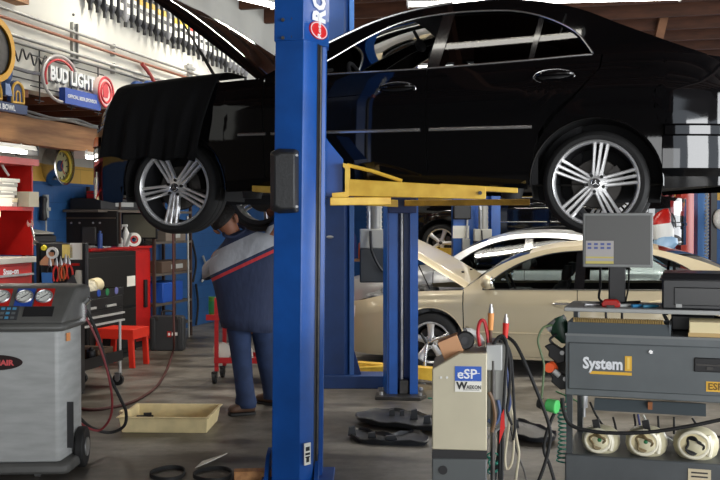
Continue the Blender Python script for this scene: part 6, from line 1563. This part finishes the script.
# cables under the cabinet
Kp = lambda px, py, d: kw(*((lambda q: (q[0], d, q[1]))(kp(px, py, d))))
hose([Kp(562, 398, -.02), Kp(564, 412, -.03), Kp(570, 424, -.035), Kp(585, 430, -.04), Kp(612, 433, -.045), Kp(650, 432, -.045), Kp(690, 426, -.045), Kp(724, 419, -.04)], .010, 'power_cable', 'thick black cable sagging across the opening below the analyser cabinet', RUB)
for k, (pts, lab, m) in enumerate((([(590, 402), (596, 415), (606, 430), (612, 440)], 'black cable falling to the left canister', RUB), ([(613, 417), (616, 430), (616, 447)], 'thin dark cable behind the left canister', RUB), ([(638, 414), (640, 430), (637, 446)], 'dark blue cable above the middle canister', mat('cable_blue', s2l(40, 50, 110), .5)), ([(634, 414), (635, 428), (627, 446)], 'second dark cable above the middle canister', RUB), ([(643, 415), (652, 430), (668, 438), (677, 445)], 'pale cable running to the right canister', mat('cable_pale', s2l(200, 200, 190), .5)), ([(658, 416), (659, 436)], 'thin black cable behind the drop plate', RUB), ([(674, 417), (674, 434)], 'thin black cable above the right canister', RUB), ([(692, 418), (700, 428), (715, 436), (726, 437)], 'thin cable looping right of the drop plate', RUB))):
    hose([Kp(x, y, .30 + .01*k) for x, y in pts], .006, 'cable', lab, m, 5)
# tools hanging at the left end of the cabinet
def kt(name, lab, cat, m, build):
    b = B(); build(b); return one(name, lab, cat, b, m, kw(0, 0, 0), RK_)
def bx(px0, px1, py0, py1, y0, y1):
    xa, za = kp(px0, py0, y0); xb, zb4 = kp(px1, py1, y0); return xa, xb, y0, y1, zb4, za
x, z = kp(561, 330, .08)
t = thing('green_gun', 'dark green nozzle gun holstered at the left end of the analyser', 'nozzle gun', kw(x, .09, z), RK_)
b = B(); b.loft([((.03, 0, -.07), (.03, 0, 0), (0, .025, 0)), ((0, 0, -.02), (.05, 0, .01), (0, .03, 0)), ((-.02, 0, .03), (.05, 0, .02), (0, .028, 0)), ((-.01, 0, .07), (.025, 0, .01), (0, .02, 0))], n=16); obj('gun_body', b, mat('gun_green', s2l(24, 62, 44), .4), t)
b = B(); b.cyl((-.07, 0, .0), (-.015, 0, .045), .024, n=14); b.cyl((-.015, 0, .045), (.02, 0, .07), .015, n=12); obj('nozzle', b, STEEL, t)
b = B(); b.tube([(-.02, -.03, -.02), (-.055, -.035, -.05), (-.03, -.03, -.08)], .007, 6, smooth=3); obj('trigger', b, BLACK, t)
for k, (px, py, lab) in enumerate(((556, 352, 'upper black clamp hook on the left end of the analyser'), (559, 378, 'lower black clamp hook below the orange knob'))):
    x, z = kp(px, py, .06); t = thing('clamp_hook', lab, 'hook', kw(x, .06, z), RK_)
    b = B(); b.prism([(-.06, .03), (-.02, .05), (.03, .02), (.05, .04), (.05, -.05), (.01, -.06), (-.04, -.02), (-.035, .005)], -.02, .02, 'Y'); obj('hook_body', b, BLACK, t, bevel=.006)
    b = B(); b.cyl((.035, -.03, .0), (.035, -.02, .0), .012, n=10); obj('screw', b, STEEL, t)
x, z = kp(550, 367, .04); t = thing('orange_knob', 'bright orange knob cap at the left end of the analyser', 'knob', kw(x, .04, z), RK_)
b = B(); b.loft([((.0, -.03, 0), (.026, 0, 0), (0, 0, .026)), ((0, .0, 0), (.03, 0, .01), (0, .0, .03)), ((.02, .03, -.01), (.02, 0, 0), (0, .0, .02))], n=16); obj('cap', b, mat('knob_orange', s2l(236, 92, 42), .35), t)
b = B(); b.cyl((.02, .0, -.02), (.05, .0, -.045), .015, n=12); obj('stem', b, LGREY, t)
# lime cap tester hanging on its hose
q = Kp(551, 405, -.05); t = thing('cap_tester', 'lime green round cap tester hanging from a thin hose', 'cap tester', q, RK_)
b = B(); b.cyl((-.02, .0, .0), (.035, -.02, -.005), .033, .036, n=24); obj('cap', b, mat('lime', s2l(90, 205, 110), .4), t, bevel=.004)
b = B(); b.cyl((-.045, .01, .002), (-.02, .0, .0), .026, n=20); cl_ = obj('collar', b, mat('collar_cream', s2l(206, 200, 170), .4), t)
b = B(); b.cyl((-.07, .015, .005), (-.045, .01, .002), .024, .03, n=20); obj('end_piece', b, BLACK, t)
hose([Kp(552, 325, .06), Kp(543, 328, .0), Kp(538, 340, -.03), Kp(541, 353, -.04), Kp(544, 365, -.045), Kp(543, 382, -.05), Kp(541, 403, -.05)], .006, 'thin_hose', 'thin green hose from the green gun down to the lime tester', mat('hose_green', s2l(92, 112, 78), .5))
pts = []
for i in range(0, 14*12+1):
    f = i/(14*12); a_ = 2*PI*i/12
    c = Kp(561 + 3*math.sin(f*3), 402 + 60*f, .12); pts.append(c + kx*math.cos(a_)*.028 + ky*math.sin(a_)*.028)
b = B(); b.tube([Kp(566, 392, .1)] + pts, .0045, 5); one('coil_cord', 'teal coiled air cord hanging beside the left leg of the analyser', 'hose', b, mat('teal', s2l(44, 140, 120), .4))
hose([Kp(562, 402, .0), Kp(555, 412, -.03), Kp(547, 432, -.05), Kp(544, 450, -.05), Kp(550, 466, -.05), Kp(556, 490, -.05), Kp(558, 520, -.05)], .009, 'floor_cable', 'black cable curving down from the analyser and crossing another', RUB)
hose([at(505, 335, 5.1), at(516, 345, 5.05), at(528, 370, 5.0), at(541, 402, 5.0), at(550, 430, 5.0), at(548, 452, 5.0), at(541, 475, 5.0), at(530, 500, 5.0)], .009, 'floor_cable', 'long black cable running from the beige tester down past the lime cap', RUB)

# ---------------------------------------------------------------- beige tester box
E0 = V((at(432, 450, 4.9).x, 4.9, 0)); RE = -R(6)
ex = V((math.cos(RE), math.sin(RE), 0)); ey = V((-math.sin(RE), math.cos(RE), 0))
def ep(px, py, d=0):
    r = ray(px, py); c = V((0, 0, CZ)); t_ = ((E0+ey*d-c).dot(ey))/r.dot(ey); p = c + r*t_; return (p-E0).dot(ex), p.z
def ew(x, y, z): return E0 + ex*x + ey*y + V((0, 0, z))
Ew = lambda px, py, d: ew(*((lambda q: (q[0], d, q[1]))(ep(px, py, d))))
BOXB = mat('tester_beige', s2l(196, 188, 162), .45, noise=.08, scale=5)
t = thing('tester_box', 'beige upright gas tester cabinet with blue and white maker label', 'machine', E0, RE)
w = ep(487, 400)[0]; zz1 = ep(450, 353)[1]; zz0 = ep(450, 369)[1]; zst = ep(450, 450)[1]; zsb = ep(450, 458.5)[1]
xs_ = ep(460, 353)[0]
b = B(); b.prism([(0, zst), (w, zst), (w, zz1), (xs_, zz1), (0, zz0)], 0, .40, 'Y'); bb = obj('cabinet', b, BOXB, t, bevel=.006)
b = B(); b.mm(0.0, w, .003, .39, zsb, zst); obj('black_band', b, BLACK, t)
b = B(); b.mm(0, w, 0, .40, .08, zsb); lo_ = obj('base', b, mat('tester_base', s2l(84, 88, 88), .45), t, bevel=.006)
x, z = ep(443, 470); b = B(); b.cyl((x, -.004, z), (x, .01, z), .022, n=20); obj('port', b, BLACK, lo_)
for x in (.06, w-.06):
    for y in (.06, .34):
        b = B(); b.cyl((x-.02, y, .04), (x+.02, y, .04), .04, n=16); obj('caster', b, RUB, t)
for px in (441, 447):
    x, z = ep(px, 377.5); b = B(); b.cyl((x, -.003, z), (x, .002, z), .006, n=10); obj('screw', b, WHITE, bb)
x0, z0 = ep(455, 381); x1, z1 = ep(481.5, 366.5); b = B(); b.mm(x0, x1, -.003, 0, z0, z1); ls = obj('blue_label', b, mat('label_blue', s2l(36, 92, 190), .4), t)
sgw = mat('sign_white', (.85, .87, .9), .5)
text('lettering', 'eSP', .066, sgw, ls, (x0+.010, -.0042, z0+.014), bold=.001, sx=1.02)
b = B(); b.mm(x0+.012, x1-.008, -.0042, -.003, z0+.038, z0+.041); obj('logo_line', b, sgw, ls)
x0, z0 = ep(455, 391.5); x1, z1 = ep(481.5, 381); b = B(); b.mm(x0, x1, -.003, 0, z0, z1); lw_ = obj('white_label', b, PAPER, t)
text('lettering', 'W', .048, BLACK, lw_, (x0+.008, -.0042, z0+.014), bold=.002)
text('lettering', 'AEKON', .027, BLACK, lw_, (x0+.056, -.0042, z0+.014), bold=.0003, sx=.78)
b = B(); b.mm(x0+.04, x1-.01, -.0042, -.003, z0+.008, z0+.010); obj('label_line', b, BLACK, lw_)
# side hardware of the tester
b = B(); b.mm(w, w+.10, .08, .3, zst+.1, ep(500, 345)[1]); obj('side_bracket', b, mat('bracket_grey', s2l(150, 150, 144), .5), t, bevel=.006)
b = B(); b.mm(w+.0, w+.11, .06, .34, .10, .13); obj('side_foot', b, DSTEEL, t)
b = B(); b.cyl((w+.03, .05, .13), (w+.03, .05, ep(496, 362)[1]), .012, n=10); obj('side_post', b, DSTEEL, t)
b = B(); b.mm(w-.005, w+.075, .04, .08, ep(500, 372)[1], ep(500, 346)[1]); obj('side_box', b, mat('box_grey', s2l(176, 178, 176), .45), t, bevel=.006)
# on top: cardboard box, headset
q = Ew(451, 351, .12)
sa = math.atan2(zz1-zz0, xs_)
t = one('cardboard_box', 'brown cardboard box tilted on the sloping top of the beige tester', 'box', B().box((0, 0, .0), (.105, .13, .10), ry=.12), mat('cardboard', s2l(206, 156, 116), .85), ew(ep(451, 352, .14)[0], .15, zz0 + (zz1-zz0)*.5 + .052), RE, bevel=.003); t.rotation_euler = (0, -sa, RE)
x, z = ep(471, 345, .15)
t = thing('headset', 'black and white headset lying on top of the beige tester', 'headset', ew(x, .15, zz1), RE)
b = B(); b.lathe([(.02, -.02), (.04, -.02), (.048, 0), (.04, .02), (.02, .02)], o=(-.03, -.02, .048), axis='Y', n=20); obj('ear_pad', b, BLACK, t)
b = B(); b.lathe([(.001, -.01), (.022, -.01), (.022, .01), (.001, .01)], o=(-.03, -.02, .048), axis='Y', n=20); obj('ear_cup', b, mat('cup_dark', (.03, .03, .035), .4), t)
b = B(); b.tube([(-.03, .0, .09), (.0, .02, .085), (.035, .03, .06), (.055, .03, .02)], .020, 10, smooth=4); obj('headband', b, WHITE, t)
b = B(); b.ell((-.02, .03, .10), (.016, .016, .012)); obj('brass_tip', b, mat('brass', s2l(170, 140, 70), .4, .6), t)
# wands in the side holder
def wand(px, ytop, ygrip, ybot, px2, m, lab, d, tip=True):
    t = thing('probe_wand', lab, 'probe', Ew(px2, ybot, d), 0)
    o_ = Ew(px2, ybot, d)
    g0 = Ew(px, ytop+9, d) - o_; g1 = Ew((px+px2)/2, ygrip, d) - o_; e0 = Ew(px, ytop, d) - o_
    b = B(); b.cyl(g1, g0, .013, .016, n=14); obj('grip', b, m, t)
    b = B(); b.cyl(g0, g0*.4+e0*.6, .012, .011, n=12); b.cyl(g0*.4+e0*.6, e0, .007, n=10); obj('tip', b, STEEL, t)
    b = B(); b.cyl((0, 0, 0), g1, .008, .010, n=10); obj('shaft', b, mat('shaft_brown', s2l(96, 62, 44), .5), t)
wand(491, 304, 330, 372, 490, mat('grip_orange', s2l(226, 150, 78), .45), 'tall orange probe wand standing at the side of the beige tester', .10)
wand(506, 314, 338, 362, 504, HR_, 'red probe wand right of the orange wand', .14)
hose([Ew(480, 346, .1), Ew(478, 332, .1), Ew(480, 322, .1), Ew(484, 321, .1), Ew(487, 332, .1), Ew(489, 345, .1)], .009, 'red_tube', 'red hooked tube arching on top of the beige tester', mat('tube_red', s2l(200, 44, 50), .4))
# bundle of cables at the side
random.seed(4)
cols = [RUB, RUB, RUB, mat('cable_navy', s2l(44, 62, 110), .5), RUB, mat('cable_white', s2l(196, 186, 160), .5), RUB, mat('cable_white', s2l(196, 186, 160), .5), DSTEEL]
labs = ['thick black cable at the front of the bundle beside the tester', 'black cable hooked over the tester holder', 'black cable hanging straight beside the beige tester', 'dark blue cable in the bundle beside the tester', 'black cable on the right edge of the bundle', 'cream cable looping to the floor beside the tester', 'black cable at the back of the bundle', 'second cream cable right of the first loop', 'thin grey wire hanging by the red flag']
paths = [[(492, 352), (496, 340), (503, 336), (507, 348), (505, 380), (503, 420), (502, 470), (500, 530)],
 [(490, 360), (493, 345), (499, 338), (506, 344), (510, 366), (509, 395), (507, 410), (512, 425)],
 [(500, 340), (504, 360), (502, 400), (500, 440), (499, 500), (497, 535)],
 [(503, 345), (507, 372), (509, 392), (510, 404), (507, 412), (503, 400)],
 [(504, 338), (511, 356), (513, 385), (514, 405), (515, 428), (513, 440)],
 [(508, 395), (510, 415), (507, 440), (505, 458), (507, 469), (512, 462), (514, 440), (513, 420)],
 [(497, 345), (498, 375), (497, 410), (499, 445), (495, 480), (492, 530)],
 [(509, 400), (514, 422), (517, 440), (519, 455), (516, 480), (514, 525)],
 [(505, 400), (511, 430), (518, 455), (526, 480), (530, 530)]]
for k, (pt, lab) in enumerate(zip(paths, labs)):
    hose([Ew(x, y, .06+.022*k) for x, y in pt], (.008, .007, .008, .007, .007, .006, .008, .006, .004)[k], 'cable', lab, cols[k], 5)
b = B()
pts = []
for i in range(90):
    a_ = i*.45; f = i/90; pts.append(Ew(494 + 5*math.cos(a_)+2*math.sin(i*.7), 456 + 14*f + 5*math.sin(a_*1.1), .2+.03*math.sin(a_*.8)))
b.tube(pts, .004, 5); one('tangled_cord', 'tangled teal cord low beside the beige tester', 'cord', b, mat('teal', s2l(44, 140, 120), .4))
b = B()
fl = [Ew(501, 415, .05), Ew(504, 409, .05), Ew(505, 428, .05), Ew(499, 444, .05)]; b.rings([fl, [p + ey*.006 for p in fl]]); one('red_flag', 'small red cloth flag hanging among the cables', 'flag', b, mat('flag_red', s2l(206, 40, 36), .7))
for k, (pt, lab, m) in enumerate((([(489, 392), (493, 402), (495, 418), (492, 432)], 'brownish hose bent against the tester side', mat('hose_brown', s2l(110, 84, 60), .5)), ([(488, 420), (495, 424), (500, 414), (498, 400)], 'blue grey wire loop at the tester side', mat('cable_steelblue', s2l(80, 100, 140), .5)), ([(489, 438), (496, 430), (502, 426)], 'pale hose stub at the tester side', LGREY))):
    hose([Ew(x, y, .03+.03*k) for x, y in pt], .009, 'cable', lab, m, 5)

# ---------------------------------------------------------------- splash shields on the floor
SH = mat('shield_plastic', s2l(44, 46, 50), .42, noise=.3, scale=8)
def shield(lab, outline, zf, Yoff, posts, loc_y, ribs=0):
    pts = crom([floor_at(x, y) for x, y in outline], 3, True)
    c = sum(pts, V())/len(pts); c.z = 0
    t = thing('splash_shield', lab, 'shield', c)
    n_ = len(pts)
    L_ = [p - c for p in pts]
    b = B()
    def lvl(s, z, wob=0): return [V((p.x*s, p.y*s, z + zf(p) + wob*math.sin(i*1.7))) for i, p in enumerate(L_)]
    b.rings([lvl(.96, .0), lvl(1.03, .035, .008), lvl(1.0, .04, .008), lvl(.93, .022), lvl(.55, .012), lvl(.15, .016)]); obj('panel', b, SH, t)
    for (px, py, w_, h_) in posts:
        q = floor_at(px, py) - c; b = B(); b.prism([(q.x-w_, .02), (q.x+w_, .02), (q.x+w_*.7, h_), (q.x-w_*.8, h_*.9)], q.y-.02, q.y+.02, 'Y'); obj('tab', b, SH, t)
    return t
shield('long black plastic splash shield lying on the floor behind the beige tester', [(356, 423), (366, 418), (382, 416), (402, 417), (418, 420), (434, 424), (450, 428), (450, 436), (425, 434), (396, 431), (372, 428)], lambda p: .025, 0, [(392, 420, .025, .09), (414, 424, .03, .12), (427, 428, .03, .10), (402, 420, .02, .08)], 0)
shield('smaller black splash shield with brackets in front of the long one', [(350, 436), (358, 432), (372, 435), (388, 438), (400, 437), (414, 435), (426, 440), (426, 446), (400, 446), (372, 445), (356, 442)], lambda p: .0, 0, [(352, 438, .03, .09), (372, 440, .03, .06), (391, 442, .045, .05)], 0)
shield('black splash shield on the floor right of the beige tester', [(512, 434), (515, 426), (530, 429), (545, 435), (556, 440), (552, 445), (530, 445), (514, 441)], lambda p: .02, 0, [(516, 432, .02, .10)], 0)
hose([V((p.x, p.y, .008)) for p in (floor_at(428, 399), floor_at(440, 400), floor_at(470, 402))], .006, 'thin_hose', 'thin teal hose lying on the floor by the far lift column', mat('teal', s2l(44, 140, 120), .4))
hose([V((p.x, p.y, .006)) for p in (floor_at(556, 392), floor_at(563, 395), floor_at(572, 399), floor_at(580, 404))], .005, 'thin_hose', 'thin green hose on the floor under the analyser', GREEN)

# ---------------------------------------------------------------- far right background
Y4 = 17.2
RL = V((at(683, 221, Y4).x, Y4, 0))
t = thing('vehicle_lift', 'red lift columns far behind on the right side', 'car lift', RL)
RC = mat('column_red', s2l(214, 70, 48), .4); RC2 = mat('column_dark_red', s2l(150, 34, 34), .45)
fr = lambda px: at(px, 221, Y4).x - RL.x
b = B(); b.mm(fr(681), fr(690), 0, .3, 0, 3.6); b.prism([(fr(690), 0), (fr(697), .08), (fr(697), .3), (fr(690), .3)], 0, 3.6, 'Z'); obj('column', b, RC, t, bevel=.006)
b = B(); b.mm(fr(669), fr(672), .2, .5, 0, 3.6); b.mm(fr(676), fr(678), .2, .5, 0, 3.6); b.mm(fr(671), fr(677), .4, .5, 0, 3.6); c_ = obj('column', b, RC2, t)
for k in range(9): b = B(); b.mm(fr(672), fr(676), .36, .4, .3+.35*k, .42+.35*k); obj('latch_plate', b, DSTEEL, c_)
b = B(); b.mm(fr(664), fr(700), -.1, .6, 0, .03); obj('base_plate', b, RC2, t)
t = thing('steel_column', 'pale blue square column beside the red lift columns', 'column', V((at(703, 221, 16.9).x, 16.9, 0)))
b = B(); b.mm(-.09, .09, 0, .2, 0, 4.3); obj('shaft', b, mat('pale_blue', s2l(96, 150, 220), .4), t, bevel=.006)
b = B(); b.mm(-.14, .14, -.04, .25, 0, .02); obj('base_plate', b, DSTEEL, t)
t = thing('hose_tower', 'black upright post with white coiled hose right of the blue column', 'post', V((at(714, 221, 16.5).x, 16.5, 0)))
b = B(); b.mm(-.05, .05, 0, .1, 0, 3.2); obj('post', b, BLACK, t)
pts = [(-.10+.03*math.cos(i*.9), .05+.03*math.sin(i*.9), 1.0+i*.008) for i in range(170)]; b = B(); b.tube(pts, .012, 5); obj('coiled_hose', b, LGREY, t)
b = B(); b.mm(-.25, .25, -.25, .25, 0, .03); obj('foot', b, DSTEEL, t)
b = B(); b.ell((.09, -.05, 1.62), (.12, .10, .17)); obj('white_reel', b, WHITE, t)
# red, white and blue tank behind the silver car
q = at(664, 246, 15.2)
t = thing('fluid_tank', 'red and white rounded tank with pale blue end behind the monitor', 'tank', V((q.x, 15.2, 0)))
zq = q.z
b = B(); b.loft([((-.02, 0, zq+.10), (.16, 0, 0), (0, .16, 0)), ((-.03, 0, zq+.25), (.17, 0, 0), (0, .17, 0)), ((-.06, 0, zq+.34), (.15, 0, .02), (0, .16, 0))], n=20, p=2.6); obj('tank_body', b, WHITE, t)
b = B(); b.loft([((-.06, 0, zq+.34), (.152, 0, .02), (0, .162, 0)), ((-.05, 0, zq+.44), (.14, 0, .04), (0, .14, 0)), ((-.03, 0, zq+.53), (.09, 0, .04), (0, .09, 0)), ((-.01, 0, zq+.56), (.03, 0, .01), (0, .03, 0))], n=20, p=2.6); obj('tank_top', b, RED, t)
b = B(); b.loft([((-.04, -.05, zq-.02), (.14, 0, -.03), (0, .13, 0)), ((.02, -.04, zq+.08), (.17, 0, -.05), (0, .15, 0)), ((.04, -.02, zq+.16), (.15, 0, -.05), (0, .13, 0))], n=20, p=2.6); obj('tank_end', b, mat('pale_blue_tank', s2l(150, 184, 214), .35), t)
b = B(); b.mm(-.2, .2, -.15, .2, 0, zq-.05); obj('stand', b, MATTE, t)
b = B(); b.tube([(.08, -.1, zq+.5), (.13, -.1, zq+.42), (.15, -.1, zq+.28)], .012, 6, smooth=3); obj('tank_hose', b, BLACK, t)
# clutter seen between the lift columns
q = at(349, 222, 18)
t = thing('parts_bench', 'workbench with mixed parts far behind between the blue columns', 'bench', V((q.x, 18.3, 0)))
b = B(); b.mm(-.5, .6, -.3, .3, .86, .90); obj('bench_top', b, mat('bench_tan', s2l(140, 104, 76), .7), t)
for x in (-.45, .55):
    for y in (-.25, .25): b = B(); b.mm(x-.03, x+.03, y-.03, y+.03, 0, .86); obj('leg', b, DSTEEL, t)
for x, m, h, lab in ((-.25, mat('parts_tan', s2l(206, 150, 110), .7), .42, 'tan bundle on the far workbench'), (.02, mat('parts_blue', s2l(44, 60, 120), .6), .5, 'dark blue drum on the far workbench'), (.28, ORANGE, .34, 'orange container on the far workbench')):
    b = B(); b.lathe([(.001, 0), (.11, 0), (.12, h*.2), (.11, h*.8), (.06, h), (.001, h)], n=18); one('workshop_container', lab, 'container', b, m, V((q.x+x, 18.3, .90)))
